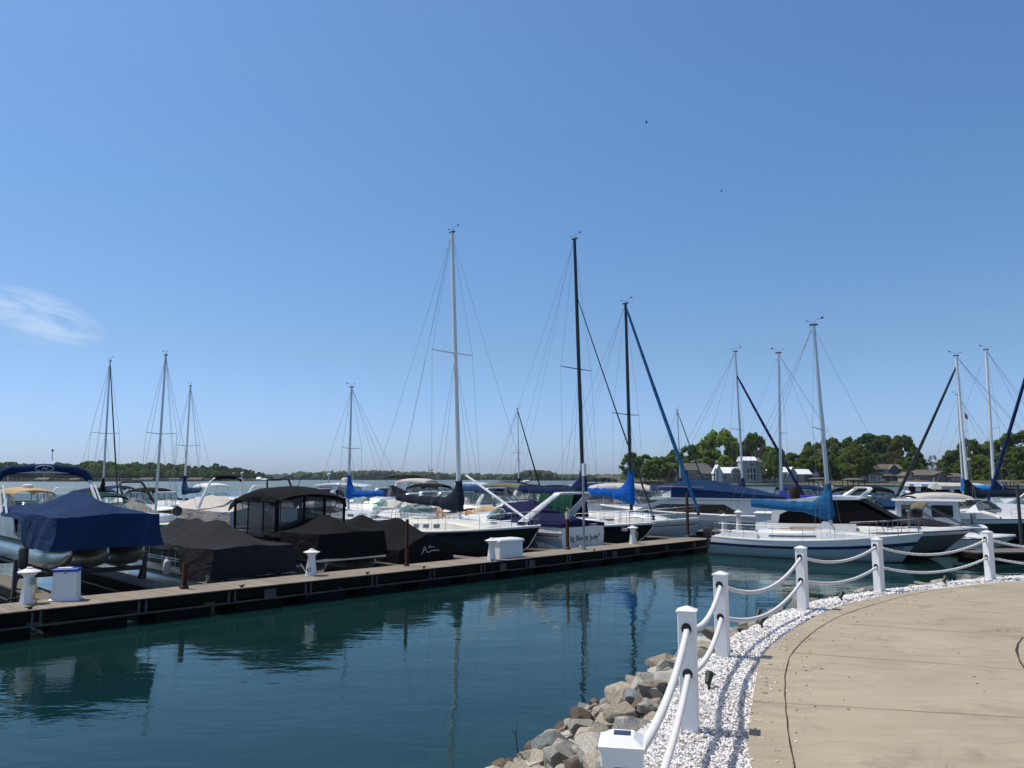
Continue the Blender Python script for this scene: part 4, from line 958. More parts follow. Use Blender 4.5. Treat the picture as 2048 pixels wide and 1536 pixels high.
# ------------------------------------------------------------------ motor cruisers and runabouts
def cruiser(label, x, y, ang, L=8.5, B=2.9, fs=.95, fb=1.35, cat='motorboat', name='cabin_cruiser', hull=('gel', 'gel', 'gel', 'gel', 'boot'), tw=.50, crown=.50, screen='screen', archk=None, top=None, topmat='navy', bow_rail=True, ports=2,
            cover=None, platform=True, radar=False, deck='gel', ov=1.2, sidecurtain=None, seats=True, group='motorboats in the marina', antenna=0, hardtop=None, full=2.4, stripe=None, topx=None, toph=None, simple=False, bowcover=None, coam=.34, fenders=0, dr=.35):
    root = thing(name, label, cat, (x, y, 0), ang, group)
    h = Hull(L, B, fs, fb, dr, 'power', ov=ov, full=full)
    lv = (0, .05, .16, .34, .56, .75, .88, 1)
    h.mesh(lv, [0, 1, 2, 2, 3, 4, 4]).build('hull', list(hull), root, smooth=35)
    MB().tube([(h.x(t), h.b(t) + .012, h.zs(t) - .02) for t in [k / 20 for k in range(20)] + [.98, 1]] + [(h.x(t), -h.b(t) - .012, h.zs(t) - .02) for t in [1, .98] + [k / 20 for k in range(19, -1, -1)]], .022, 6).build('rub_rail', 'rub' if hull[0] != 'black_hull' else 'steel', root)
    ts = [.0, .08, .16, .24, .32, .40, tw - .001, tw, tw + .05] + [lerp(tw + .05, 1, k / 9) for k in range(1, 10)]
    rings = []
    for t in ts:
        u = max(0, (t - tw) / (1 - tw)); c = crown * max(0, 1 - u ** 1.5)
        if t < tw: rings.append(sect(h, t, [(1.0, 0), (.97, coam), (.86, coam + .02), (.83, -.28), (0, -.30)]))
        else: rings.append(sect(h, t, [(1.0, 0), (.95, .05), (.80, .08 + .25 * c), (.60, .08 + .85 * c), (0, .09 + c)]))
    mb = MB(); mb.loft(rings, closed=False, cap=False); mb.box((-L / 2 + .03, 0, h.zs(0) + coam / 2 - .02), (.05, B * .925, coam + .04)); mb.build('deck', deck, root, smooth=32)
    zsw = h.zs(tw); hi = None
    if screen: windscreen(root, h, tw, .10 + crown * .5, .46 if L > 7 else .40, glass=screen)
    if ports:
        for k in range(ports):
            for sd in (1, -1):
                t = lerp(tw + .08, .80, k / max(1, ports - 1) if ports > 1 else .3); mb = MB(); zc = h.zs(t) - (h.zs(t) - .2) * .26; y_ = h.ring(t, (0, .2))[1][1]
                c = Vector((h.x(t), sd * (y_ + .012), zc)); mb.loft([[c + Vector((.19 * math.cos(a), sd * d, .055 * math.sin(a))) for a in [i * PI / 6 for i in range(12)]] for d in (-.05, .012)]); mb.build('porthole', 'win', root)
    if seats and not cover and not simple:
        mb = MB()
        for sd in (.45, -.45): mb.box((h.x(tw) - 1.5, sd * B / 2, h.zs(.3) - .05), (.5, .5, .5), top=.9); mb.box((h.x(tw) - 1.78, sd * B / 2, h.zs(.3) + .35), (.14, .5, .45), top=.9)
        mb.box((-L / 2 + .75, 0, h.zs(0) - .02), (.5, B * .7, .5)); mb.build('seat', 'gel', root, smooth=20)
    if platform:
        mb = MB(); mb.box((-L / 2 - .32, 0, .28), (.75, B * .86, .08)); mb.build('swim_platform', deck, root, smooth=0)
        if not simple:
            mb = MB()
            for sd in (.1, -.1): mb.tube([(-L / 2 - .62, B * .25 + sd, .32), (-L / 2 - .62, B * .25 + sd, .62), (-L / 2 - .5, B * .25 + sd, .62)], .014, 5)
            mb.build('ladder', 'steel', root)
    if bow_rail: rail(h, tw + .06, .97, .52, root, 'bow_rail', 4, .90, not simple)
    if archk:
        a = dict(xb=.30, lean=-.7, h=1.75, mt='gel', w=.5); a.update(archk); xb = h.x(a['xb'])
        arch(root, xb, h.zs(a['xb']) + coam - .05, B * .46, xb + a['lean'], h.zs(.3) + a['h'], B * .36, a['w'], a['w'] * .62, mt=a['mt'])
        if radar: MB().lathe([(.02, 0), (.12, .02), (.10, .16), (.30, .17), (.33, .24), (.30, .34), (.18, .39), (.02, .40)], (xb + a['lean'], 0, h.zs(.3) + a['h'] + .03), 14).build('radar_dome', 'plastw', root, smooth=50)
    zt = h.zs(.3) + (toph or 1.65)
    x0, x1 = topx or (h.x(.06), h.x(tw) - .55)
    if top == 'bimini': bimini(root, x0, x1, B * .42, zt, topmat, (x0 + x1) / 2 + .2, B * .46, frame='steel', zbase=h.zs(.3) + coam)
    if top == 'camper':
        bimini(root, x0, x1, B * .42, zt, topmat, (x0 + x1) / 2 + .2, B * .46, frame='steel', zbase=h.zs(.3) + coam, name='canvas_top')
        ze = zt - .22 * B * .42 * .88 - .12; zc = h.zs(.25) + coam
        for sd in (1, -1):
            mb = MB(); k = 4; lo = [(lerp(x0 - .15, x1 + .75, i / k), sd * B * .455, zc) for i in range(k + 1)]; up = [(lerp(x0 + .02, x1, i / k), sd * B * .41, ze + .02) for i in range(k + 1)]
            mb.add(lo + up, [(i, i + 1, k + 2 + i, k + 1 + i) for i in range(k)]); mb.build('side_curtain', sidecurtain or 'vinyl', root, smooth=0, recalc=False)
            mb = MB(); 
            for i in range(k + 1): mb.tube([lo[i], up[i]], .03, 4)
            mb.tube(lo, .035, 4); mb.build('curtain_edge', topmat, root)
        mb = MB(); mb.add([(x0 - .15, B * .455, zc), (x0 - .15, -B * .455, zc), (x0 + .02, -B * .41, ze + .02), (x0 + .02, B * .41, ze + .02)], [(0, 1, 2, 3)]); mb.build('aft_curtain', sidecurtain or 'vinyl', root, smooth=0, recalc=False)
    if top == 'cover':
        xa, xb_ = h.x(0) + .02, h.x(tw) + .1; zb_ = h.zs(.2) + coam
        canvas('cockpit_cover', topmat, root, xa, xb_, lambda q: h.b(max(0, (q + L / 2) / L)) * (1.0 if q < h.x(tw) - .6 else .9), lambda q: interp([(xa, zb_ + .1), (lerp(xa, xb_, .55), zb_ + .35), (lerp(xa, xb_, .8), zb_ + .62), (xb_, zb_ + .45)], q), lambda q: h.zs(.2) + coam + .03, lambda q: h.zs(.2) + coam - .16, n=18, seed=L, wr=.03, ns=5, nk=2)
    if hardtop:
        mb = MB(); rings = []
        for u in range(9):
            k = u / 8; xx = lerp(x0, x1 + .5, k); zz = zt + .12 * math.sin(PI * k) - .10 * k ** 3; wd = B * .42 * (1 - .18 * k ** 3)
            rings.append([(xx, wd * f, zz - .10 * f * f + d) for f, d in ((-1, 0), (-.5, .03), (0, .04), (.5, .03), (1, 0), (1, -.07), (0, -.05), (-1, -.07))])
        mb.loft(rings); mb.build('hardtop', hardtop, root, smooth=40)
        for sd in (1, -1):
            mb = MB(); mb.tube([(x1 + .45, sd * B * .34, zt - .12), (h.x(tw) + .3, sd * B * .40, zsw + .45)], .05, 6); mb.tube([(x0 + .2, sd * B * .42, zt - .1), (h.x(.12), sd * B * .46, h.zs(.1) + coam)], .06, 6); mb.build('hardtop_pillar', hardtop, root)
    if bowcover:
        canvas('bow_cover', bowcover, root, h.x(tw) - .3, h.x(.97), lambda q: max(.05, h.b((q + L / 2) / L) * .98), lambda q: interp([(h.x(tw), h.zs(tw) + crown + .35), (h.x(.75), h.zs(.75) + crown * .7 + .1), (h.x(.97), h.zs(1) + .12)], q), lambda q: h.zs((q + L / 2) / L) + .10, lambda q: h.zs((q + L / 2) / L) - .05, n=18, seed=L + 3, ns=5, nk=2)
    for k in range(antenna):
        sd = (-1) ** k; MB().tube([(h.x(.3), sd * B * .36, h.zs(.3) + 1.3), (h.x(.3) - .5, sd * B * .36, h.zs(.3) + 3.6)], [.012, .006], 5).build('antenna', 'plastw', root)
    if stripe:
        for sd in (1, -1):
            mb = MB(); rr_ = []
            for t in [k / 14 for k in range(15)]:
                p = h.ring(t * .96, (0, .30, .42)); rr_.append([(p[1][0], sd * (p[1][1] + .008), p[1][2]), (p[2][0], sd * (p[2][1] + .008), p[2][2]), (p[2][0], sd * (p[2][1] - .01), p[2][2]), (p[1][0], sd * (p[1][1] - .01), p[1][2])])
            mb.loft(rr_); mb.build('side_stripe', stripe, root, smooth=30)
    return root, h
def covered(label, x, y, ang, L=7, B=2.5, fs=.9, fb=1.15, hull='gel', cover='beige', ridge=((0, .25), (.35, .75), (.6, .85), (1, .12)), skirt=.45, archk=None, platform=True, name='covered_boat', drive=False, seam=False, wr=.035):
    root = thing(name, label, 'motorboat', (x, y, 0), ang, 'motorboats in the marina')
    h = Hull(L, B, fs, fb, .3, 'power', ov=1.0); h.mesh((0, .06, .2, .45, .75, .88, 1), [0, 0, 0, 0, 0, 1]).build('hull', [hull, 'boot'], root, smooth=35)
    tt = lambda q: min(1, max(0, (q + L / 2) / L))
    canvas('mooring_cover', cover, root, -L / 2 - .05, L / 2 + .03, lambda q: max(.04, h.b(tt(q)) * 1.025), lambda q: h.zs(tt(q)) + interp(ridge, tt(q)), lambda q: h.zs(tt(q)) + .05, lambda q: h.zs(tt(q)) - skirt * (1 + .18 * math.sin(q * 2.2)), n=36, seed=L * 3 + x, wr=wr)
    if platform: MB().box((-L / 2 - .3, 0, .28), (.6, B * .8, .08)).build('swim_platform', 'galvdk', root, smooth=0)
    if archk:
        a = dict(xb=.35, lean=-.5, h=2.2, mt='gel', w=.34, z0=.2); a.update(archk); xb = h.x(a['xb']); ar = arch(root, xb, h.zs(.3) + a['z0'], B * .5, xb + a['lean'], h.zs(.3) + a['h'], B * .37, a['w'], a['w'] * .7, mt=a['mt'])
        if a.get('wrap'):
            zt = h.zs(.3) + a['h']; xt = xb + a['lean']; MB().tube([(xt + .06, B * .38, zt - .18), (xt, B * .30, zt + .02), (xt, 0, zt + .06), (xt, -B * .30, zt + .02), (xt + .06, -B * .38, zt - .18)], [.13, .15, .16, .15, .13], 8).wrinkle(.02, 3).build('furled_bimini', a['wrap'], root, smooth=60)
    if drive:
        mb = MB(); mb.loft([[(-L / 2 - .25 + dx * a, dy * b, z) for dx, dy in ((-1, -1), (1, -1), (1, 1), (-1, 1))] for z, a, b in ((-.2, .08, .05), (.1, .12, .07), (.42, .26, .16), (.55, .3, .2))]); mb.build('stern_drive', 'rub', root, smooth=20)
    return root, h
# ------------------------------------------------------------------ pontoon boats
def pontoon(label, x, y, ang, L=7, B=2.55, zt=.25, r=.30, tubes=2, zdk=None, fence=.72, fcol='silver', accent='alu2', name='pontoon_boat', nose=1.3):
    root = thing(name, label, 'pontoon boat', (x, y, 0), ang, 'pontoon boats')
    ys = (-B / 2 + .38, B / 2 - .38) if tubes == 2 else (-B / 2 + .38, 0, B / 2 - .38)
    for yy in ys:
        mb = MB(); rings = []
        for xx, k, dz in [(-L / 2 + .35, .02, .0), (-L / 2 + .35, .98, 0), (-L / 2 + .45, 1, 0), (L / 2 - nose, 1, 0), (L / 2 - nose * .7, .97, .02), (L / 2 - nose * .4, .82, .05), (L / 2 - nose * .15, .5, .10), (L / 2 - .02, .10, .17)]:
            rings.append([(xx, yy + r * k * math.cos(a) * (1 if xx < L / 2 - nose else (1 - .25 * (xx - L / 2 + nose) / nose)), zt + dz + r * (k if math.sin(a) < 0 else max(k, .55) if xx > L / 2 - .3 else k) * math.sin(a)) for a in [i * 2 * PI / 20 for i in range(20)]])
        mb.loft(rings); tb = mb.build('pontoon_tube', 'alu2', root, smooth=50)
        mb = MB(); mb.box((-.2, yy, zt + r * 1.01 + .05), (L - 1.2, .10, .14)); mb.box((0, yy + r + .01, zt - .05), (L - 1.9, .05, .06)); mb.build('keel_bracket', 'alu2', tb, smooth=0)
    zdk = zdk or zt + r + .12
    mb = MB(); mb.box((0, 0, zdk), (L, B, .07)); dk = mb.build('deck', 'alu2', root, smooth=0)
    mb = MB(); mb.box((0, B / 2 + .02, zdk), (L, .03, .11)); mb.box((0, -B / 2 - .02, zdk), (L, .03, .11)); mb.box((L / 2 + .01, 0, zdk), (.03, B, .11)); mb.build('deck_trim', 'alu2', dk, smooth=0)
    for sd in (1, -1):
        MB().box((-.1, sd * (B / 2 - .06), zdk + .08 + fence / 2), (L - .7, .03, fence)).build('side_panel', fcol, root, smooth=0)
        mb = MB()
        for z in (zdk + .10, zdk + .10 + fence * .30, zdk + .10 + fence * .42, zdk + .08 + fence): mb.box((-.1, sd * (B / 2 - .045), z), (L - .66, .045, .035))
        for i in range(7): mb.box((lerp(-L / 2 + .25, L / 2 - .45, i / 6), sd * (B / 2 - .043), zdk + .08 + fence / 2), (.035, .03, fence))
        mb.build('side_rail', accent, root, smooth=0)
    mb = MB(); mb.box((L / 2 - .45, 0, zdk + .08 + fence / 2), (.03, B - .12, fence)); mb.build('front_panel', fcol, root, smooth=0)
    mb = MB(); mb.loft([[(-L / 2 - .05 + dx * .22 * k, dy * .2 * k, z) for dx, dy in ((-1, -1), (1, -1), (1, 1), (-1, 1))] for z, k in ((zdk - .15, .8), (zdk, 1.1), (zdk + .5, 1.05), (zdk + .62, .7))]); mb.tube([(-L / 2 - .05, 0, zt - r - .3), (-L / 2 - .05, 0, zdk - .1)], .09, 8); mb.build('outboard_motor', 'rub', root, smooth=30)
    return root, zdk
# ================================================================== boats of the near dock
A_IN = math.atan2(-DN.y, -DN.x); A_OUT = math.atan2(DN.y, DN.x)
def berth(u, off, L): p = DK(u, off, .6); c = p + DN * (L / 2); return c.x, c.y
# --- tritoon on a lift, navy mooring cover and tower
L1 = 8.2
x, y = berth(212, 2.35, L1)
b1, zd = pontoon('silver three tube pontoon boat on a lift under a navy blue cover', x, y, A_IN, L1, 2.52, 1.34, .33, 3, fence=.52, nose=1.7)
canvas('mooring_cover', 'navy', b1, -L1 / 2 + .6, L1 / 2 + .02, lambda q: 1.40 - .06 * max(0, (q - 3.3) / .8) ** 2, lambda q: interp([(-3.5, 2.62), (-2.0, 2.58), (.0, 2.92), (1.30, 3.10), (2.3, 2.86), (3.25, 2.82), (4.12, 2.50)], q), lambda q: 2.44 + .02 * math.sin(q * 3), lambda q: interp([(-4, 2.36), (-.2, 2.33), (1.5, 2.26), (1.75, 1.56), (4.2, 1.62)], q), n=56, wr=.045, seed=2, sag=.10, ns=8, nk=8, flare=.07)
a = arch(b1, -1.0, 2.30, 1.34, -2.3, 3.60, 1.26, .13, .12, .07, mt='gel', name='tower', n=8)
MB().tube([(-2.10, 1.30, 3.36), (-2.24, 1.20, 3.55), (-2.35, .95, 3.66), (-2.4, 0, 3.71), (-2.35, -.95, 3.66), (-2.24, -1.20, 3.55), (-2.10, -1.30, 3.36)], [.09, .14, .15, .155, .15, .14, .09], 12).wrinkle(.03, 3.2).build('furled_bimini', 'navy', a, smooth=60)
mb = MB(); mb.tube([(-2.21, -.02 + .26 * math.cos(k * PI / 16), 3.72 + .09 * math.sin(k * PI / 16)) for k in range(33)], .011, 5)
for sx in (-.05, .05): mb.tube([(-2.21, sx - .03, 3.68), (-2.21, sx + .03, 3.76)], .010, 5)
mb.tube([(-2.21, -.06, 3.72), (-2.21, .06, 3.72)], .008, 5); mb.build('emblem', 'letter_lt', a)
mb = MB(); mb.tube([(-2.3, .2, 3.98), (-2.32, .2, 4.28)], .010, 5); mb.lathe([(.01, 0), (.035, .01), (.035, .06), (.01, .07)], (-2.32, .2, 4.27), 8); mb.build('anchor_light', 'rub', a)
for sd in (1, -1): MB().tube([(-1.5, sd * 1.27, 3.2), (-.5, sd * 1.32, 2.35)], .03, 6).build('tower_strut', 'gel', a)
text('MIRAGE', .15, 'letter_dk', b1, (.55, -1.325, 2.12), (PI / 2, 0, 0)) if False else None
mb = MB(); mb.tube([(1.0, -1.36, 2.3), (1.02, -1.40, 1.62)], .010, 5); rp = mb; 
# panel arc on the side seen at the left
mb = MB(); mb.prism([(-3.6, 1.75), (.3, 1.75), (.3, 2.42), (-1.0, 2.40), (-2.2, 2.2), (-3.0, 1.95)], -1.30, -1.285, 'xz'); mb.build('side_stripe', 'alu2', b1, smooth=0)
mb = MB(); mb.tube([(.6, -1.31, 1.8), (.2, -1.31, 2.35)], .015, 5); mb.tube([(.86, -1.31, 1.76), (.86, -1.31, 2.42)], .02, 5); mb.tube([(1.12, -1.31, 1.76), (1.12, -1.31, 2.42)], .02, 5); mb.build('gate_post', 'steel', b1)
# lift under it
t_ = thing('boat_lift', 'steel boat lift carrying the blue covered pontoon boat', 'boat lift', (x, y, 0), A_IN)
mb = MB()
for yy in (-.94, 0, .94): MB().box((0, yy, .96), (5.6, .16, .06)).build('bunk', 'galvdk', t_, smooth=0)
mb = MB()
for xx in (-2.4, 2.2): MB().box((xx, 0, .86), (.12, 3.1, .12)).build('cross_beam', 'galvdk', t_, smooth=0)
mb = MB()
for xx in (-2.4, 2.2):
    for yy in (-1.62, 1.62): mb = MB(); mb.box((xx, yy, .2), (.10, .10, 2.2)); mb.tube([(xx, yy * .97, .86), (xx - .9, yy * .97, -.4)], .05, 6); mb.build('leg', 'galvdk', t_, smooth=0)
mb = MB(); mb.box((2.9, -1.45, .62), (.10, .10, .95), ry=.12); mb.box((2.95, -1.45, 1.12), (.18, .16, .06)); mb.tube([(2.9, -1.5, .5), (3.1, -1.75, .42), (3.1, -1.95, .40)], .03, 6); mb.build('winch_arm', 'teak' if False else 'rust', t_, smooth=0)
# fender hanging from the tritoon
hx = Vector((x, y, 0)) + Matrix.Rotation(A_IN, 3, 'Z') @ Vector((2.35, -1.50, 0))
def fender(p, z0, z1, ztop, label, mt='plastw', r=.11):
    t_ = thing('fender', label, 'boat fender', (p.x, p.y, 0), A_IN, 'boat fenders')
    MB().lathe([(.02, z0), (r * .7, z0 + .03), (r, z0 + .10), (r, z1 - .10), (r * .7, z1 - .03), (.035, z1), (.03, z1 + .06)], n=12).build('body', mt, t_, smooth=60)
    MB().tube([(0, 0, z1 + .04), (.02, .03, (z1 + ztop) / 2), (.06, .10, ztop)], .012, 5).build('line', 'rub', t_)
fender(hx, 1.05, 1.65, 2.36, 'dirty grey fender hanging from the blue covered pontoon boat', 'galvdk', .12)
# --- black covered pontoon
L2 = 6.9
x, y = berth(508, 2.05, L2)
b2, zd = pontoon('black pontoon boat with silver rails under a faded black cover', x, y, A_IN, L2, 2.6, .22, .30, 2, fence=.60, fcol='rub')
canvas('mooring_cover', 'black2', b2, -L2 / 2 + .2, L2 / 2 - .02, lambda q: 1.41 - .10 * max(0, (q - 2.6) / .8) ** 2, lambda q: interp([(-3.3, 1.52), (-2.35, 2.04), (-.6, 2.04), (1.3, 2.09), (1.65, 2.02), (3.45, 1.46)], q), lambda q: 1.40 + .03 * math.sin(q * 2.3), lambda q: interp([(-3.3, 1.26), (1.45, 1.25), (1.65, .66), (3.5, .60)], q), n=50, wr=.042, seed=5, sag=.12, ns=9, nk=7, flare=.06)
MB().box((2.0, -1.34, .62), (.5, .02, .12)).build('name_plate', 'red', b2, smooth=0)
hx = Vector((x, y, 0)) + Matrix.Rotation(A_IN, 3, 'Z') @ Vector((.9, -1.50, 0)); fender(hx, .52, 1.0, 1.4, 'white fender on the left side of the faded black pontoon cover')
# --- red sided pontoon, camper enclosure aft and bow cover
L3 = 7.6
x, y = berth(703, 2.1, L3)
b3, zd = pontoon('red sided pontoon boat with a black windowed enclosure and black bow cover', x, y, A_IN, L3, 2.62, .45, .30, 2, fence=.62, fcol='red', accent='gel')
canvas('bow_cover', 'black', b3, .55, L3 / 2 - .0, lambda q: 1.40 - .08 * max(0, (q - 3) / .8) ** 2, lambda q: interp([(.55, 2.0), (1.5, 2.05), (2.2, 2.18), (2.9, 2.10), (3.8, 1.68)], q), lambda q: 1.66, lambda q: interp([(.5, 1.50), (1.7, 1.45), (1.95, .92), (3.9, .88)], q), n=34, wr=.038, seed=9, sag=.10, ns=8, nk=7, flare=.05)
XA, XB = -1.75, 1.25
rings = []; mb = MB()
for k in range(15):
    u = k / 14; xx = lerp(XA - .5, XB + .12, u); zz = interp([(0, 2.70), (.12, 2.90), (.35, 3.10), (.62, 3.14), (.90, 2.98), (1, 2.86)], u)
    rings.append([(xx, 1.38 * math.sin(a), zz - .34 * (1 - math.cos(a)) - (.16 if abs(a) > 1.25 else 0)) for a in [i / 7 * 1.42 for i in range(-7, 8)]])
mb.loft([r + [(p[0], p[1] * .985, p[2] - .03) for p in reversed(r)] for r in rings]); mb.wrinkle(.03, 2.0, 4); mb.build('canvas_top', 'black', b3, smooth=50)
for sd in (1, -1):
    xs = [XA, -.75, .35, XB]
    for i in range(3):
        mb = MB(); mb.add([(xs[i] + .05, sd * 1.315, 1.45), (xs[i + 1] - .05, sd * 1.315, 1.45), (xs[i + 1] - .05, sd * 1.33, 2.62), (xs[i] + .05, sd * 1.33, 2.62)], [(0, 1, 2, 3)]); mb.build('side_curtain', ('vinyl', 'mesh', 'vinyl')[i], b3, smooth=0, recalc=False)
    mb = MB()
    for i, xx in enumerate(xs): mb.tube([(xx, sd * 1.32, 1.35), (xx, sd * 1.335, 2.66)], .022 if 0 < i < 3 else .05, 5)
    mb.tube([(XA, sd * 1.32, 1.42), (XB, sd * 1.32, 1.42)], .06, 5); mb.tube([(XA, sd * 1.325, 2.64), (XB, sd * 1.325, 2.62)], .05, 5); mb.build('curtain_border', 'black', b3)
    mb = MB(); mb.tube([(-.2, sd * 1.25, 1.45), (1.0, sd * 1.25, 2.65)], .02, 6); mb.tube([(-.8, sd * 1.25, 1.45), (-1.5, sd * 1.25, 2.65)], .02, 6); mb.build('top_frame', 'steel', b3)
for xf, nm in ((XB + .05, 'front_curtain'), (XA - .05, 'aft_curtain')):
    for i, (ya, yb, mt) in enumerate(((-1.28, -.30, 'vinyl'), (-.30, .50, 'mesh'), (.50, 1.28, 'vinyl'))):
        MB().add([(xf, ya + .04, 1.5), (xf, yb - .04, 1.5), (xf - .03, yb - .04, 2.66 + .18 * (1 - abs(yb))), (xf - .03, ya + .04, 2.66 + .18 * (1 - abs(ya)))], [(0, 1, 2, 3)]).build(nm, mt, b3, smooth=0, recalc=False)
    mb = MB()
    for yy in (-1.30, -.30, .50, 1.30): mb.tube([(xf, yy, 1.4), (xf - .03, yy, 2.70 + .14 * (1.3 - abs(yy)))], .05 if nm[0] == 'f' else .025, 5)
    mb.tube([(xf, -1.3, 1.45), (xf, 1.3, 1.45)], .05, 5); mb.build('curtain_border', 'black', b3)
mb = MB()
for yy in (-1.24, 1.24): mb.box((-2.9, yy, 1.45), (1.3, .06, .5))
mb.box((-3.2, 0, 1.3), (.9, 1.8, .55)); mb.build('stern_lounge', 'galvdk', b3, smooth=0)
MB().tube([(-.9, .6, 2.95), (-.55, .62, 3.5)], .012, 5).build('anchor_light', 'steel', b3)
mb = MB(); mb.box((-1.2, -.55, 1.35), (.7, .5, .75), top=.8); mb.box((-2.9, .5, 1.3), (1.2, .6, .6)); mb.build('seat', 'galvdk', b3, smooth=0)
# --- charcoal covered stern drive boat
L4 = 6.8
x, y = berth(851, 1.95, L4)
b4, h4 = covered('low powerboat under a charcoal black cover with pale script on the stern', x, y, A_OUT, L4, 2.45, .95, 1.2, 'rub', 'black', ((0, .55), (.20, .98), (.27, 1.02), (.42, .80), (.56, .98), (.62, .92), (1, .1)), skirt=.55, platform=False, wr=.04)
mb = MB()
def squig(y0, z0, pts, r=.014): mb.tube([(-L4 / 2 - .135, y0 - a, z0 + b) for a, b in pts], r, 5)
squig(.28, .86, [(0, -.04), (.06, .03), (.10, .16), (.15, .20), (.18, .12), (.22, .03), (.30, .0), (.42, .05), (.55, .06), (.66, .05), (.78, .045)], .014)
squig(.20, 1.0, [(0, 0), (.05, -.06), (.0, -.08)], .010); squig(-.02, 1.06, [(0, 0), (.08, .03), (.12, -.02), (.05, -.05), (.0, -.03)], .010); squig(-.14, 1.04, [(0, 0), (.05, .015), (.10, -.01), (.15, .0)], .010)
mb.build('lettering', 'letter_lt', b4)
mb = MB(); mb.prism([(-.62, .42), (.02, .42), (.0, .12), (-.18, .16), (-.30, .05), (-.5, .2)], -L4 / 2 - .20, -L4 / 2 - .14, 'yz'); mb.build('cover_patch', 'black2', b4, smooth=0)
mb = MB(); mb.tube([(-L4 / 2 - .2, .12, .35), (-L4 / 2 - .3, -.1, .12), (-L4 / 2 - .2, -.28, .3)], .035, 6); mb.build('drive_bracket', 'galvdk', b4)
def sloop_fit(ub, vb, zb_, um, vtop, L, ang=None):            # hull centre, mast position from the bow and mast height
    p = G(ub, vb, zb_); ang = A_IN if ang is None else ang; k = (um - 1024) / F; d = Vector((-math.cos(ang), -math.sin(ang), 0))
    s_ = (k * (p.y * CT + (1.5 - CH) * ST) - p.x) / (d.x - k * d.y * CT); m_ = p + d * s_; c = p + d * (L / 2)
    return c.x, c.y, s_, ZV(vtop, m_.y)
# --- black hulled sloop, white mast
L5 = 11.6
x, y, ms_, mh_ = sloop_fit(1082, 1052, 1.46, 919, 459, L5)
sailboat('black hulled sloop with cream decks, tall white mast and charcoal boom cover', x, y, A_IN, L5, 3.5, 1.02, 1.46, ms_, mh_, ('black_hull', 'gel', 'black_hull', 'boot'), bands=[1, 0, 0, 0, 0, 0, 0, 3], levels=(0, .035, .12, .30, .42, .6, .75, .9, 1), mast='mastw', rake=.052, cover='char', boom=4.7, boom_h=.70, drape=.30, cabin=(.26, .76, .60, .46), cabmat='gel2', ports=4, spread=.565, mr=.105, lazy=0, tall=.78, deckmat='deck')
bb = bpy.context.scene.objects
# spinnaker pole stowed on the forestay side
b5 = [o for o in bpy.data.objects if o.get('label', '').startswith('black hulled sloop')][0]
MB().tube([(1.0, .12, 3.55), (4.9, .18, 1.66)], .055, 8).build('whisker_pole', 'mastw', b5)
for xx, yy in ((-2.3, 1.35), (-.3, 1.5)):
    mb = MB(); mb.tube([(xx + .22 * math.cos(k * PI / 10), yy, 1.62 + .22 * math.sin(k * PI / 10)) for k in range(21)], .06, 8); mb.build('ring_buoy', 'orange', b5)
# --- white express cruiser stern to the dock
L6 = 8.8
x, y = berth(1167, 2.05, L6)
b6, h6 = cruiser('white cabin cruiser stern to the dock with indigo cockpit cover and swept arch', x, y, A_OUT, L6, 3.0, 1.12, 1.42, hull=('gel', 'gel', 'greygel', 'greygel', 'boot'), tw=.52, crown=.55, archk=dict(xb=.27, lean=-1.75, h=1.62, w=.62), top=None, bow_rail=True, stripe=None, platform=True, seats=False)
xa, xb_ = -L6 / 2 + .15, h6.x(.52) + .2
canvas('cockpit_cover', 'purple', b6, xa - .12, xb_, lambda q: 1.44 if q < .2 else 1.24, lambda q: interp([(xa, 1.62), (-2.6, 2.05), (-1.5, 2.45), (-.3, 2.30), (xb_, 2.28)], q), lambda q: 1.50, lambda q: 1.36, n=22, seed=3, wr=.04, ns=7, nk=2)
text('"Big Booty Judy"', .34, 'letter_dk', b6, (-L6 / 2 - .012, 0.0, .88), (PI / 2, 0, -PI / 2))
mb = MB(); mb.box((-L6 / 2 - .006, .15, .58), (.006, .75, .035)); mb.box((-L6 / 2 - .006, .15, .47), (.006, .5, .03)); mb.build('port_of_registry_line', 'letter_lt', b6, smooth=0)
mb = MB(); p = h6.ring(.16, (0, .45))[1]; q = h6.ring(.30, (0, .45))[1]
mb.box((h6.x(.15), -p[1] * -1 - .0, .62), (.10, .02, .16)); v_ = mb
for sd in (1,):
    mb = MB(); c = Vector((h6.x(.17), h6.ring(.17, (0, .5))[1][1] + .012, .60)); mb.add([c + Vector((.14, 0, .14)), c + Vector((.05, 0, .14)), c + Vector((0, -.01, -.05)), c + Vector((-.05, 0, .14)), c + Vector((-.14, 0, .14)), c + Vector((0, -.015, -.20))], [(0, 1, 2, 5), (2, 3, 4, 5)]); mb.build('emblem', 'letter_dk', b6, smooth=0, recalc=False)
mb = MB(); mb.box((-L6 / 2 + .9, 1.44, 1.0), (1.5, .03, .05)); mb.build('side_handle', 'galvdk', b6, smooth=0)
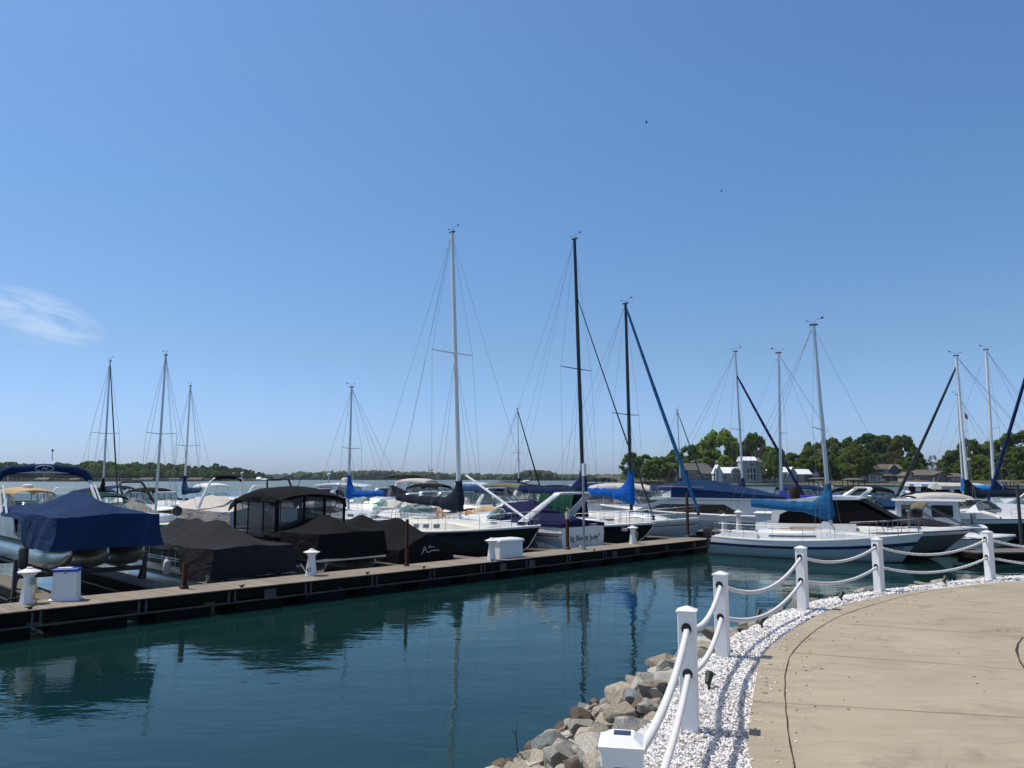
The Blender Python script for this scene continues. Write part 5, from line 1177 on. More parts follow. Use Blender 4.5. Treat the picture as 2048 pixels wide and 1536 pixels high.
# --- second black sloop
L7 = 11.2
x, y, ms_, mh_ = sloop_fit(1312, 1046, 1.34, 1168, 475, L7)
r7, h7 = sailboat('black hulled sloop with a tall black mast and navy boom cover', x, y, A_IN, L7, 3.4, 1.0, 1.34, ms_, mh_, ('black_hull', 'gel', 'black_hull', 'boot'), bands=[1, 0, 0, 0, 0, 0, 0, 3], mast='mastb', rake=.030, cover='navy_dk', boom=4.5, boom_h=1.2, furl='mastb', furl_r=.03, cabin=(.28, .76, .60, .44), ports=2, spread=.52, frac=.80, mr=.10, deckmat='deck')
text('7 TRUE CITY', .19, 'letter_lt', r7, (4.15, -.84, 1.0), (PI / 2 - .1, 0, .42)) if False else None
for sd in (-1,):
    t0 = .88; p = h7.ring(t0, (0, .14)); q = h7.ring(t0 + .05, (0, .14)); a = Vector(q[1]) - Vector(p[1]); ang = math.atan2(-a.y, a.x)
    text('4 TRUE CITY', .20, 'letter_w', r7, (p[1][0], -p[1][1] - .035, p[1][2]), (PI / 2 - .05, 0, math.atan2(-(q[1][1] - p[1][1]), q[1][0] - p[1][0]) * -1), 'lettering')
for sd in (1, -1):                                         # green awning thrown over the boom
    mb = MB(); rings = []
    for k in range(13):
        xx = lerp(-1.6, .95, k / 12); z0 = 2.72 + .25 * max(0, (k - 6) / 6); rings.append([(xx, sd * .05, z0), (xx, sd * .32, z0 - .25), (xx, sd * (.55 + .1 * math.sin(k * 1.9)), z0 - .8), (xx, sd * (.62 + .14 * math.sin(k * 2.3)), z0 - 1.25 - .25 * (k > 8))])
    mb.loft(rings, closed=False, cap=False); mb.wrinkle(.13, 2.6, 3); mb.build('boom_awning', 'green', r7, smooth=60, recalc=False)
# --- grey sloop
L8 = 10.4
x, y, ms_, mh_ = sloop_fit(1402, 1036, 1.46, 1263, 607, L8)
r8, h8 = sailboat('blue grey hulled sloop with black mast, royal blue boom cover and blue furled jib', x, y, A_IN, L8, 3.3, 1.0, 1.46, ms_, mh_, ('greygel', 'gel', 'navy_hull', 'boot'), bands=[1, 0, 2, 0, 0, 0, 0, 3], levels=(0, .06, .15, .18, .42, .6, .75, .9, 1), mast='mastb', rake=.012, cover='blue', boom=4.0, boom_h=.95, drape=.42, furl='midblue', furl_r=.085, cabin=(.28, .82, .64, .50), ports=2, spread=.46, mr=.095, tall=.95)
# --- white sloop with the navy stripe, in open water beyond the dock end
S, Bw = G(1440, 1105, 0), G(1818, 1126, 0); hd = (Bw - S); A10 = math.atan2(hd.y, hd.x); L10 = hd.length + .55; c = (S + Bw) / 2 + hd.normalized() * .30
r10, h10 = sailboat('white sloop with a navy stripe and shade painted on its lower topsides, moored behind the rope fence', c.x, c.y, A10, L10, 2.75, .80, 1.18, L10 / 2 - .70, ZV(648, 33.4), ('paleblue_shade', 'gel', 'navy_hull', 'boot'), bands=[1, 1, 1, 2, 0, 0, 0, 3], levels=(0, .05, .12, .22, .33, .50, .65, .78, 1), mast='alu', rake=.035, cover='midblue', boom=3.35, boom_h=.86, drape=.36, cabin=(.24, .80, .64, .38), long_port=True, spread=.48, mr=.085, motor=True, tall=.80, narrow=.78)
MB().box((-L10 / 2 - .12, 0, -.02), (.42, .2, .06)).build('waterline_growth', 'scum', r10, smooth=0)
p = h10.ring(.90, (0, .38)); q = h10.ring(.95, (0, .38))
text('NC 8498 DT', .17, 'letter_dk', r10, (p[1][0], -p[1][1] - .075, p[1][2]), (PI / 2 - .14, 0, math.atan2(p[1][1] - q[1][1], q[1][0] - p[1][0])), 'registration_number')
MB().prism([(.2, 1.25), (.9, 1.25), (.7, 1.55), (.45, 1.58)], -.35, -.15, 'xz').build('hatch_board', 'gel', r10, smooth=0)
# --- grey cruiser with black canvas behind it
Bw = G(1890, 1119, 0); hd = Vector((math.cos(A10 + .05), math.sin(A10 + .05), 0)); L11 = 8.6; c = Bw - hd * (L11 / 2 - 1.1)
b11, h11 = cruiser('grey hulled motor cruiser with white hardtop brow and black canvas sides', c.x, c.y, A10 + .05, L11, 2.9, 1.02, 1.30, hull=('gel', 'gel', 'silver', 'silver', 'boot'), tw=.50, crown=.42, screen=None, bow_rail=False, seats=False, ports=1, ov=1.5)
for sd in (1, -1):                                          # wedge shaped cabin: black canvas under a white brow
    mb = MB(); out_ = [(-3.4, 1.28), (-3.3, 1.75), (-2.4, 2.18), (-1.0, 2.42), (-.2, 2.44), (1.9, 1.38)]; mb.prism(out_, sd * 1.05, sd * 1.08, 'xz'); mb.build('side_canvas', 'black', b11, smooth=0)
    mb = MB(); mb.prism([(-3.65, 1.3), (-3.35, 1.3), (-3.25, 1.78), (-2.35, 2.22), (-1.0, 2.46), (.15, 2.48), (.0, 2.60), (-1.2, 2.62), (-2.8, 2.46), (-3.6, 1.9)], sd * 1.0, sd * 1.13, 'xz'); mb.build('hardtop_brow', 'gel', b11, smooth=0)
mb = MB(); rings = [[(x_, y_ * 1.12, z_ + .05 * (1 - y_ * y_)) for y_ in (-1, -.5, 0, .5, 1)] + [(x_, y_ * 1.12, z_ - .05) for y_ in (1, .5, 0, -.5, -1)] for x_, z_ in ((-3.2, 2.3), (-2.0, 2.52), (-.8, 2.62), (.15, 2.56))]; mb.loft(rings); mb.build('hardtop', 'gel', b11, smooth=40)
mb = MB(); mb.add([(.1, 1.08, 2.5), (.1, -1.08, 2.5), (1.95, -.85, 1.42), (1.95, .85, 1.42)], [(0, 1, 2, 3)]); mb.build('front_canvas', 'black', b11, smooth=0, recalc=False)
canvas('bow_cover', 'black2', b11, 1.6, 3.9, lambda q: max(.08, h11.b((q + L11 / 2) / L11) * .72), lambda q: interp([(1.6, 1.78), (2.4, 1.74), (3.9, 1.42)], q), lambda q: interp([(1.6, 1.52), (3.9, 1.38)], q), lambda q: 1.32, n=12, seed=8, ns=4, nk=2)
mb = MB(); mb.tube([(2.0, -.95, 1.28), (2.0, -.95, 1.98)], .05, 8); mb.lathe([(.0, 0), (.1, .01), (.12, .06), (.06, .10), (0, .11)], (2.0, -.95, 1.98), 10); mb.build('deck_lamp', 'steel', b11)
rail(h11, .62, .80, .45, b11, 'grab_hoop', 2, .8, False, close=False)
for ua, va, za, ub, ofb, lb in ((1078, 1056, 1.35, 1035, 1.35, 'pale mooring line from the black sloop bow to the white dock box'), (1308, 1050, 1.25, 1262, 1.35, 'pale mooring line from the second black sloop bow to the dock'), (1398, 1040, 1.3, 1372, 1.35, 'pale mooring line from the grey sloop bow to the rust red pile'), (600, 1125, .75, 640, 1.3, 'white mooring line beside the pedestal numbered 43'), (420, 1140, .75, 405, 1.3, 'white mooring line at the corner of the faded black cover'), (1140, 1070, 1.1, 1132, 1.2, 'white mooring line from the white cruiser to the rusty pile')):
    a = G(ua, va, za); b = DK(ub, ofb); pts = [a.lerp(b, k / 8) - Vector((0, 0, .22 * math.sin(PI * k / 8))) for k in range(9)]
    pts = [Vector((p.x, p.y, max(p.z, .62 if k > 6 else .3))) for k, p in enumerate(pts)]; pts += [b + Vector((.12 * math.cos(t) , .08 * math.sin(t), .03 + .01 * t)) for t in (0, 1.2, 2.4, 3.6, 4.8, 6, 7.2)]
    o = MB().tube(pts, .009, 6).build('mooring_line', 'dockline'); tag(o, lb, 'mooring line', 'mooring lines of the near dock')
# ================================================================== beyond the near dock
def at(u, Y): return XU(u, Y), Y
def mast_at(u, Y, ang, L, mast_s):
    mx = L / 2 - mast_s; return XU(u, Y, 1.5) - math.cos(ang) * mx, Y - math.sin(ang) * mx
# flybridge motor yacht
x, y = at(1392, 46.5); L = 11.4
r = thing('motor_yacht', 'white flybridge motor yacht with sloping dark side windows and navy bridge cover', 'motor yacht', (x, y, 0), A_OUT + .55, 'motorboats in the marina')
h = Hull(L, 3.9, 1.25, 1.75, .4, 'power', ov=1.3); h.mesh((0, .05, .2, .45, .75, .88, 1), [0, 0, 1, 1, 1, 2]).build('hull', ['gel', 'greygel', 'boot'], r, smooth=35)
mb = MB(); mb.loft([sect(h, t, [(1, 0), (.96, .05), (.5, .09), (0, .1)]) for t in [k / 16 for k in range(16)] + [.98, 1]], closed=False, cap=False); mb.build('deck', 'deck', r, smooth=30)
for sd in (1, -1):
    MB().prism([(-5.2, 1.28), (3.9, 1.36), (2.4, 1.98), (1.6, 2.16), (-4.6, 2.10)], sd * 1.50, sd * 1.60, 'xz').build('cabin_side', 'gel', r, smooth=0)
    MB().prism([(-2.6, 1.36), (3.1, 1.44), (1.95, 1.93), (-1.6, 1.92)], sd * 1.603, sd * 1.615, 'xz').build('window', 'win', r, smooth=0)
    MB().prism([(-4.3, 1.72), (-3.5, 1.74), (-3.5, 1.92), (-4.3, 1.90)], sd * 1.603, sd * 1.612, 'xz').build('window', 'portw', r, smooth=0)
MB().prism([(-5.2, 1.30), (3.85, 1.38), (2.35, 2.0), (1.6, 2.18), (-4.6, 2.12)], -1.5, 1.5, 'xz').build('cabin', 'gel', r, smooth=0)
MB().loft([[(x_, -1.66 * k, z_), (x_, 1.66 * k, z_), (x_, 1.66 * k, z_ + .12), (x_, -1.66 * k, z_ + .12)] for x_, z_, k in ((-5.2, 2.12, 1), (1.6, 2.20, 1), (2.6, 2.16, .8))]).build('cabin_roof', 'gel', r, smooth=0)
MB().loft([[(x_, -1.3, 2.3), (x_, 1.3, 2.3), (x_, 1.2, z_), (x_, -1.2, z_)] for x_, z_ in ((-.6, 2.6), (1.2, 2.72), (1.9, 2.5))]).build('bridge_coaming', 'gel', r, smooth=0)
canvas('bridge_cover', 'navy', r, -5.0, 1.3, lambda q: 1.45, lambda q: interp([(-5, 2.42), (-3, 2.85), (-1.2, 3.28), (.5, 3.34), (1.3, 3.1)], q), lambda q: interp([(-5, 2.36), (-2, 2.60), (1.3, 2.95)], q), lambda q: 2.27, n=24, seed=7, wr=.04)
rail(h, .55, .97, .70, r, 'bow_rail', 5, .93, True)
mb = MB(); mb.tube([(2.3, 1.4, 2.2), (2.2, 1.4, 2.95), (-.5, 1.5, 2.9)], .03, 6); mb.tube([(2.3, -1.4, 2.2), (2.2, -1.4, 2.95), (-.5, -1.5, 2.9)], .03, 6); mb.build('bridge_rail', 'steel', r)
MB().lathe([(.0, -1.2), (.24, -1.15), (.30, -.6), (.28, .3), (.32, .9), (.2, 1.2), (0, 1.22)], (-5.6, .3, 1.75), 12).wrinkle(.05, 2).build('rolled_awning', 'brownroll', r, smooth=60)
# cabin boat with square windows
x, y = at(1800, 41); L = 7.6
r = thing('cabin_boat', 'white cabin boat with square dark windows behind the black canvas cruiser', 'motorboat', (x, y, 0), A_OUT + .35, 'motorboats in the marina')
h = Hull(L, 3.0, 1.0, 1.4, .4); h.mesh((0, .05, .2, .45, .75, .88, 1), [0, 0, 0, 0, 0, 1]).build('hull', ['gel', 'boot'], r, smooth=35)
mb = MB(); mb.loft([sect(h, t, [(1, 0), (.5, .06), (0, .07)]) for t in [k / 12 for k in range(12)] + [.98, 1]], closed=False, cap=False); mb.build('deck', 'deck', r)
mb = MB(); mb.box((-1.25, 0, 1.62), (2.9, 2.4, 1.30), top=.95); mb.build('cabin', 'gel', r, smooth=0)
mb = MB(); mb.box((-1.3, 0, 2.31), (3.3, 2.6, .08), top=.96); mb.build('roof', 'gel', r, smooth=0)
for sd in (1, -1):
    for xx, w_ in ((-1.9, .95), (-.55, .95)): MB().box((xx, sd * 1.175, 1.74), (w_, .03, .66), rx=-sd * .045).build('window', 'win', r, smooth=0)
for yy in (-.72, .0, .72): MB().box((-2.675, yy, 1.62 if yy == 0 else 1.8), (.03, .5, 1.15 if yy == 0 else .75), ry=.04).build('door' if yy == 0 else 'window', 'win', r, smooth=0)
MB().tube([(-3.4, -.6, 1.1), (-3.4, -.6, 1.62)], .13, 10).build('gas_bottle', 'galv', r)
# black hulled express cruiser, bow to the right
x, y = at(2012, 43.5)
cruiser('long black hulled white decked cruiser, bow out past the dark steel post', x, y, -.10, 11.5, 3.5, 1.20, 1.45, hull=('gel', 'gel', 'black_hull', 'black_hull', 'boot'), tw=.40, crown=.72, archk=None, top=None, stripe=None, ports=1, ov=1.8, screen='screen_dk')
# small deck boat with folded khaki bimini
x, y = at(1912, 35.8)
b, h = cruiser('small white deck boat with a khaki bimini on two slanting poles', x, y, -.50, 4.6, 2.0, .70, .85, tw=.55, crown=.12, screen=None, bow_rail=False, ports=0, top=None, platform=False, name='deck_boat')
mb = MB(); rings = []
for k in range(7):
    xx = -1.55 + .55 * k / 6; zz = 2.28 + .07 * math.sin(PI * k / 6); rings.append([(xx - .25 * abs(math.sin(a)) , .95 * math.sin(a), zz - .30 * (1 - math.cos(a))) for a in [i / 5 * 1.5 for i in range(-5, 6)]])
mb.loft([q + [(p[0], p[1], p[2] - .05) for p in reversed(q)] for q in rings]); mb.wrinkle(.03, 3); mb.build('bimini_top', 'khaki', b, smooth=50)
for sd in (1, -1):
    mb = MB(); mb.tube([(-1.6, sd * .95, 2.05), (-.2, sd * 1.0, .95)], .025, 6); mb.tube([(-1.15, sd * .95, 2.15), (.9, sd * .98, .95)], .025, 6); mb.build('bimini_frame', 'galvdk', b)
# ------------------------------------------------------------------ rows behind, from the left
AI, AO = A_IN, A_OUT
sb = sailboat
# distant sailing boats: (label, u, Y, angle, L, mast height, mast material, cover, furled jib, hull, mast_s, boom)
def far_sail(label, u, Y, ang, L, mh, mast='alu', cover='navy', furl=None, hull=('gel', 'navy_hull', 'gel', 'boot'), s=None, boom=3.2, bh=1.2, rake=.02, fr=.06, frac=1.0, bands=None, tall=.7, spread=.5, mr=.075):
    s = s or L * .40; x, y = mast_at(u, Y, ang, L, s)
    return sb(label, x, y, ang, L, L * .31, .85, 1.15, s, mh, hull, mast=mast, cover=cover, furl=furl, furl_r=fr, boom=boom, boom_h=bh, rake=rake, simple=True, frac=frac, bands=bands, tall=tall, spread=spread, mr=mr)
far_sail('sloop with a slim grey mast and black furled jib beyond the green bimini', 204, 58, AI, 9, ZV(722, 58), 'alu', 'black', 'mastb', boom=3, fr=.045)
r, h = far_sail('small sloop with teal striped white stern and bare grey mast', 311, 47.5, AO, 8.2, ZV(712, 47.5), 'alu', None, None, ('paleblue_shade', 'gel', 'teal', 'boot'), bands=[1, 2, 2, 0, 2, 0, 0, 3], boom=3.0, rake=.028, bh=1.3)
mb = MB(); mb.box((-4.12, .1, .62), (.01, .9, .05)); mb.box((-4.12, -.2, .5), (.01, .5, .06)); mb.build('name_line', 'teal', r, smooth=0)
MB().lathe([(.28, 0), (.28, .10)], (-3.0, .2, 1.55), 12, axis='x').build('instrument_pod', 'rub', r)
far_sail('sloop with a thin white mast and dark blue ruched boom cover', 367, 60, AO, 8.5, ZV(773, 60), 'mastw', 'navy', None, rake=.018, boom=3.0, tall=.9)
far_sail('white sloop with grey mast and blue boom cover behind the black enclosure', 697, 54, AO + PI * .98, 8.6, ZV(775, 54), 'alu', 'midblue', None, boom=3.0, tall=.9, bh=1.1) if False else None
r, h = far_sail('white sloop with a grey mast and blue mast collar behind the windowed enclosure', 697, 52, AO + .25, 8.6, ZV(775, 52), 'alu', 'blue', None, boom=3.0, tall=1.0, bh=1.1, rake=-.0)
mb = MB(); mb.box((-4.5, .2, .95), (.30, .26, .5), top=.8); mb.build('outboard_motor', 'maroon', r, smooth=0)
far_sail('far sloop with a thin pale mast and green furled jib', 1038, 88, AI, 9.5, ZV(818, 88), 'mastw', 'black', 'dkgreen', boom=3.2, fr=.07)
far_sail('far sloop with a thin grey mast and dark furled jib before the wooded point', 1362, 92, AI, 9.5, ZV(820, 92), 'alu', 'navy_dk', 'mastb', boom=3.2, fr=.06)
far_sail('sloop with grey mast and black furled jib slanting down to the right', 1488, 54, AI + .15, 11.5, ZV(703, 54), 'alu', 'navy_dk', 'navy_dk', boom=3.6, rake=.02, fr=.085, frac=.86, s=4.6)
far_sail('sloop with weathered grey mast and violet blue rolled boom cover', 1563, 46, AO + .25, 9.5, ZV(707, 46), 'alu', 'violet', None, boom=3.2, rake=.022, tall=.3, bh=.85, s=3.9)
far_sail('white sloop with bright white mast, charcoal boom cover and black furled jib to the left', 1938, 50, A_OUT + .35, 11.5, ZV(712, 50), 'mastw', 'char', 'mastb', boom=4.4, rake=-.012, fr=.085, s=4.6, frac=.95, bh=1.1, mr=.10)
far_sail('sloop with white mast and deep blue boom cover at the right', 1990, 54, A_OUT + .5, 11, ZV(700, 54), 'mastw', 'navy', None, boom=4.0, rake=.016, bh=1.15, mr=.10)
far_sail('far sloop with a slim white mast behind the white mast at the right', 1927, 76, A_OUT, 9.5, ZV(790, 76), 'mastw', 'skyblue', None, boom=3.4, rake=.008)
far_sail('sloop at the right border with a spiral navy furled jib', 2128, 47, A_OUT + .55, 11, ZV(560, 47), 'alu', 'navy_dk', 'navy_dk', boom=3.4, fr=.09, s=4.4, frac=.95)
cr = cruiser
W5 = ('gel', 'gel', 'gel', 'gel', 'boot')
# left block
x, y = at(78, 50); cr('white cruiser with a tan canvas top and radar dome on it', x, y, AI + .2, 9, 3.1, tw=.48, top='camper', topmat='tan', radar=True, archk=dict(xb=.34, lean=-.3, h=1.62), antenna=2, simple=True, toph=1.75)
x, y = at(72, 41); covered('long low boat under a taut white cover left of the blue cover', x, y, AO, 8, 2.7, .95, 1.3, cover='whitec', ridge=((0, .2), (.3, .55), (.7, .60), (1, .12)), skirt=.5)
x, y = at(-4, 54); cr('white runabout under a navy bimini cut by the left border', x, y, AI, 7, 2.5, tw=.5, top='bimini', topmat='navy_dk', simple=True, toph=1.7)
x, y = at(172, 62); cr('cruiser with dark bimini and white arch beyond the tan canvas top', x, y, AO, 8, 2.8, top='bimini', topmat='navy_dk', archk=dict(), simple=True, toph=1.6)
x, y = at(226, 44); cr('white runabout with a dark green bimini over the cockpit', x, y, AI + .3, 7, 2.5, tw=.55, top='bimini', topmat='dkgreen', simple=True, toph=1.55)
x, y = at(284, 54); b, h = cr('dark tower boat with a black wakeboard arch and folded cover', x, y, AI + .3, 7.4, 2.5, hull=('rub', 'silver', 'silver', 'silver', 'boot'), tw=.5, archk=dict(xb=.5, lean=-1.3, h=2.15, mt='rub', w=.30), top='cover', topmat='black', simple=True, bow_rail=False)
x, y = at(268, 50); covered('boat under a drooping grey tarp behind the teal striped stern', x, y, AO, 7, 2.5, cover='grey', ridge=((0, .4), (.25, .9), (.6, 1.0), (1, .2)), skirt=.35)
x, y = at(426, 55); covered('white arched cruiser wrapped in a pale beige cover', x, y, AO + .1, 9.2, 3.05, 1.15, 1.5, cover='beige', ridge=((0, .42), (.12, .55), (.3, .85), (.52, 1.0), (.75, .7), (1, .15)), skirt=.62, archk=dict(xb=.42, lean=-.9, h=2.25, w=.40, wrap='black'), wr=.05)
x, y = at(440, 80); cr('far white topped cruiser seen through the arch of the beige covered boat', x, y, AI, 9, 3, top='bimini', topmat='whitec', simple=True, toph=1.85)
x, y = at(508, 56); cr('white runabout with a bright blue bimini on blue frames', x, y, AO + .2, 6.6, 2.4, tw=.5, top='camper', topmat='blue', simple=True, toph=1.55)
x, y = at(566, 58); cr('black wake boat with a square black tower behind the enclosure roof', x, y, AI, 7.2, 2.5, hull=('rub', 'rub', 'silver', 'rub', 'boot'), archk=dict(xb=.5, lean=-.9, h=2.35, mt='rub', w=.26), top='cover', topmat='black', simple=True, bow_rail=False)
x, y = at(622, 72); cr('cruiser with a low navy windowed camper canvas beyond the black roof', x, y, AO, 8, 2.8, top='camper', topmat='navy_dk', simple=True, toph=1.5)
x, y = at(672, 68); cr('white cruiser with slanted white arch and dark windscreen canvas', x, y, AI + .35, 9, 3, archk=dict(xb=.28, lean=.55, h=1.5), top='camper', topmat='black', simple=True, toph=1.45)
x, y = at(738, 62); cr('white cruiser with a rounded white hardtop arch and radar dome', x, y, AI + .45, 10, 3.2, fs=1.15, fb=1.5, tw=.52, archk=dict(xb=.20, lean=.8, h=1.85, w=.6), top=None, hardtop='gel', radar=True, antenna=1, simple=True, toph=1.75, crown=.65)
x, y = at(786, 74); covered('boat under a dark pointed cover between two white cruisers', x, y, AI, 8, 2.8, 1.1, 1.4, cover='black', ridge=((0, .5), (.25, 1.3), (.5, 1.6), (.7, 1.1), (1, .2)), skirt=.3)
x, y = at(822, 50); cr('low white runabout with a green tinted wraparound windscreen', x, y, AO + .25, 6.6, 2.4, fs=.85, fb=1.1, tw=.5, screen='screen', top=None, simple=True, bow_rail=False)
x, y = at(836, 82); cr('white cruiser with an open arch and high black bimini', x, y, AI, 10, 3.2, fs=1.2, fb=1.5, archk=dict(xb=.25, lean=.4, h=2.0), top='bimini', topmat='black', simple=True, toph=2.5)
x, y = at(872, 78); cr('white cruiser with a raised cream bimini beside the thin flag', x, y, AI + .3, 9.5, 3.1, fs=1.15, fb=1.45, archk=dict(h=1.7), top='bimini', topmat='beige', simple=True, toph=2.15)
x, y = at(862, 60); cr('white cruiser with a black cockpit cover below the cream bimini', x, y, AO, 8.5, 2.9, archk=dict(h=1.4, lean=-.5), top='cover', topmat='black', simple=True)
x, y = at(952, 64); cr('white cruiser with a faded brown bimini and raked windscreen', x, y, AO + .45, 9.5, 3.1, fs=1.2, fb=1.5, top='bimini', topmat='khaki', simple=True, toph=1.75)
x, y = at(905, 56); cr('white sport boat half hidden by the charcoal boom cover', x, y, AI + .2, 8, 2.8, archk=dict(h=1.45, lean=-.6), top='cover', topmat='grey', simple=True)
x, y = at(1012, 57); cr('white cruiser with navy camper canvas and slanted white arch', x, y, AI + .1, 9.5, 3.1, fs=1.1, fb=1.45, archk=dict(xb=.34, lean=.55, h=1.55), top='camper', topmat='navy', simple=True, toph=1.6)
x, y = at(1012, 45.5); covered('boat under a crumpled tan tarp beside the black sloop mast', x, y, AI + .5, 7.4, 2.6, .95, 1.25, cover='tan', ridge=((0, .3), (.3, .75), (.55, .85), (.8, .45), (1, .1)), skirt=.25, wr=.09)
x, y = at(962, 49); covered('dark low boat with black cover right of the white mast', x, y, AI + .2, 7.5, 2.6, .8, 1.1, hull='black_hull', cover='black', ridge=((0, .3), (.4, .7), (1, .1)), skirt=.3)
x, y = at(1092, 66); cr('white cruiser with black bimini, radar dome and slanted arch', x, y, AI + .1, 10, 3.2, fs=1.15, fb=1.5, archk=dict(xb=.26, lean=.3, h=1.65), top='camper', topmat='black', radar=True, antenna=1, simple=True, toph=1.65)
x, y = at(1150, 76); cr('white cruiser with a black hardtop beyond the swept arch', x, y, AI, 9.5, 3.1, fs=1.1, fb=1.4, top='bimini', topmat='black', simple=True, toph=1.55)
for u, Y, ang, lb, kw in ((605, 63, AI + .4, 'low white cruiser with a white arch just right of the square black tower', dict(archk=dict(h=1.5), top='cover', topmat='navy_dk')), (712, 78, AI + .3, 'white cruiser with grey canvas far behind the blue mast collar', dict(top='camper', topmat='grey', toph=1.7, fs=1.15, fb=1.45)), (768, 57, AO + .4, 'white cruiser with a cream cockpit cover behind the blue boom cover', dict(top='cover', topmat='beige', archk=dict(h=1.35))),
    (802, 66, AI + .4, 'white cruiser with a high white arch and navy cover under the charcoal boom', dict(archk=dict(xb=.25, lean=.5, h=1.6), top='cover', topmat='navy')), (900, 70, AI + .3, 'white cruiser with dark canvas close left of the bright white mast', dict(top='camper', topmat='black', toph=1.7, fs=1.15, fb=1.45)), (925, 82, AO, 'far white cruiser with a blue bimini behind the bright white mast', dict(top='bimini', topmat='midblue', toph=1.8)), (985, 74, AI + .2, 'far white cruiser with a white hardtop right of the bright white mast', dict(hardtop='gel', toph=1.7, fs=1.2, fb=1.5)),
    (1050, 80, AI, 'far white cruiser with a dark navy canvas under the far thin mast', dict(top='camper', topmat='navy_dk', toph=1.8, fs=1.2, fb=1.5)), (1188, 88, AI, 'far low white cruiser between the two black masts', dict(top='bimini', topmat='beige', toph=1.6)), (1282, 84, AI + .4, 'far white cruiser behind the royal blue boom cover', dict(archk=dict(h=1.6), top='camper', topmat='grey', toph=1.6)),
    (118, 72, AO, 'far white cruiser with a white arch beyond the tan canvas', dict(archk=dict(h=1.6))), (330, 66, AI + .2, 'white cruiser with a black canvas beyond the grey tarp', dict(top='camper', topmat='black', toph=1.55)), (248, 76, AI, 'far white cruiser between the two grey masts at left', dict(archk=dict(h=1.7), top='bimini', topmat='navy_dk')), (500, 78, AO, 'far white cruiser with white arch behind the bright blue bimini', dict(archk=dict(h=1.7))), (548, 70, AI, 'white runabout with a cream cover behind the square black tower', dict(top='cover', topmat='beige')), (1395, 58, AI + .5, 'white cruiser with navy canvas left of the motor yacht bridge', dict(top='camper', topmat='navy', toph=1.6, fs=1.15, fb=1.45)), (1660, 62, AI + .6, 'white cruiser beyond the blue mast collar of the striped sloop', dict(top='camper', topmat='navy', toph=1.6, fs=1.2, fb=1.5)), (1880, 60, AI + .6, 'white cruiser with a low white arch beside the black hood', dict(top=None, archk=dict(h=1.3), fs=1.1, fb=1.4))):
    x, y = at(u, Y); cr(lb, x, y, ang, 9, 3.0, simple=True, **kw)
# middle right
x, y = at(1236, 70); cr('white cruiser with a dark windowed canvas and forward slanting arch', x, y, AI + .2, 10, 3.2, fs=1.15, fb=1.5, archk=dict(xb=.18, lean=-.6, h=1.75), top='camper', topmat='navy_dk', sidecurtain='mesh', simple=True, toph=1.7)
x, y = at(1318, 55); cr('big white cruiser with pale pinkish camper canvas right of the blue boom cover', x, y, AI + .55, 11, 3.4, fs=1.25, fb=1.6, hull=('gel', 'gel', 'greygel', 'gel', 'boot'), tw=.50, crown=.62, archk=dict(xb=.36, lean=-.9, h=1.55), top='camper', topmat='beige', sidecurtain='vinyl', toph=1.7, stripe='silver')
x, y = at(1366, 66); cr('small white cruiser with a rounded arch left of the navy bridge cover', x, y, AI + .3, 8.5, 2.9, archk=dict(xb=.3, lean=.35, h=1.6), simple=True)
x, y = at(1468, 74); covered('boat under a tan cover in front of the white mansion', x, y, AI + .7, 9, 3, 1.6, 1.7, cover='tan', ridge=((0, .3), (.4, .9), (.6, .9), (1, .2)), skirt=.2)
x, y = at(1545, 66); cr('white motorboat with low cabin before the sandy beach', x, y, AI + .8, 9, 3, fs=1.3, fb=1.6, archk=dict(h=1.2), simple=True)
x, y = at(1524, 58); cr('white cruiser with a bright blue cover end behind the navy bridge cover', x, y, AI + .8, 8, 2.8, fs=1.1, fb=1.3, top='cover', topmat='skyblue', simple=True)
x, y = at(1628, 52); cr('white runabout with red trim and a clear windscreen', x, y, AI + .6, 7.2, 2.5, hull=('gel', 'red', 'gel', 'red', 'boot'), top='cover', topmat='redcloth', simple=True)
x, y = at(1600, 47); cr('white bowrider right of the violet boom cover', x, y, AI + .5, 7.4, 2.6, fs=1.1, fb=1.3, simple=True, screen='screen')
x, y = at(1722, 50); cr('white cruiser with a forward raked white arch and navy cover', x, y, A_OUT + .75, 10, 3.2, fs=1.3, fb=1.55, archk=dict(xb=.62, lean=-1.4, h=1.5, w=.5), top='cover', topmat='navy', simple=True, crown=.7)
x, y = at(1708, 58); cr('cruiser with a long black camper canvas and grey curtains', x, y, A_OUT + .8, 11.5, 3.4, fs=1.3, fb=1.6, top='camper', topmat='black', simple=True, toph=1.45, topx=(-2.4, 1.0), sidecurtain='vinyl')
x, y = at(1800, 51); cr('cruiser under a black canvas hood with an open front', x, y, A_OUT + .7, 9, 3.1, fs=1.25, fb=1.5, top='camper', topmat='black', sidecurtain='vinyl', simple=True, toph=1.22)
x, y = at(1950, 50); cr('white cruiser with a pale beige canvas low behind the cabin boat roof', x, y, AI + .7, 9, 3.0, fs=1.25, fb=1.5, hull=('gel', 'maroon', 'gel', 'gel', 'boot'), top='camper', topmat='beige', simple=True, toph=1.15)
x, y = at(1965, 57); cr('white runabout in the row below the charcoal boom cover', x, y, A_OUT + .6, 8, 2.7, fs=1.1, fb=1.3, top=None, simple=True)
x, y = at(2036, 47); cr('white cruiser with a dark pointed cover at the right border', x, y, A_OUT + .5, 9, 3.1, fs=1.2, fb=1.5, archk=dict(xb=.5, lean=-1.2, h=1.6), top='cover', topmat='char', simple=True)
x, y = at(2065, 58); cr('white cruiser with a raked arch cut by the right border', x, y, A_OUT + .6, 10, 3.2, fs=1.3, fb=1.6, archk=dict(xb=.4, lean=-1.3, h=1.9), simple=True)
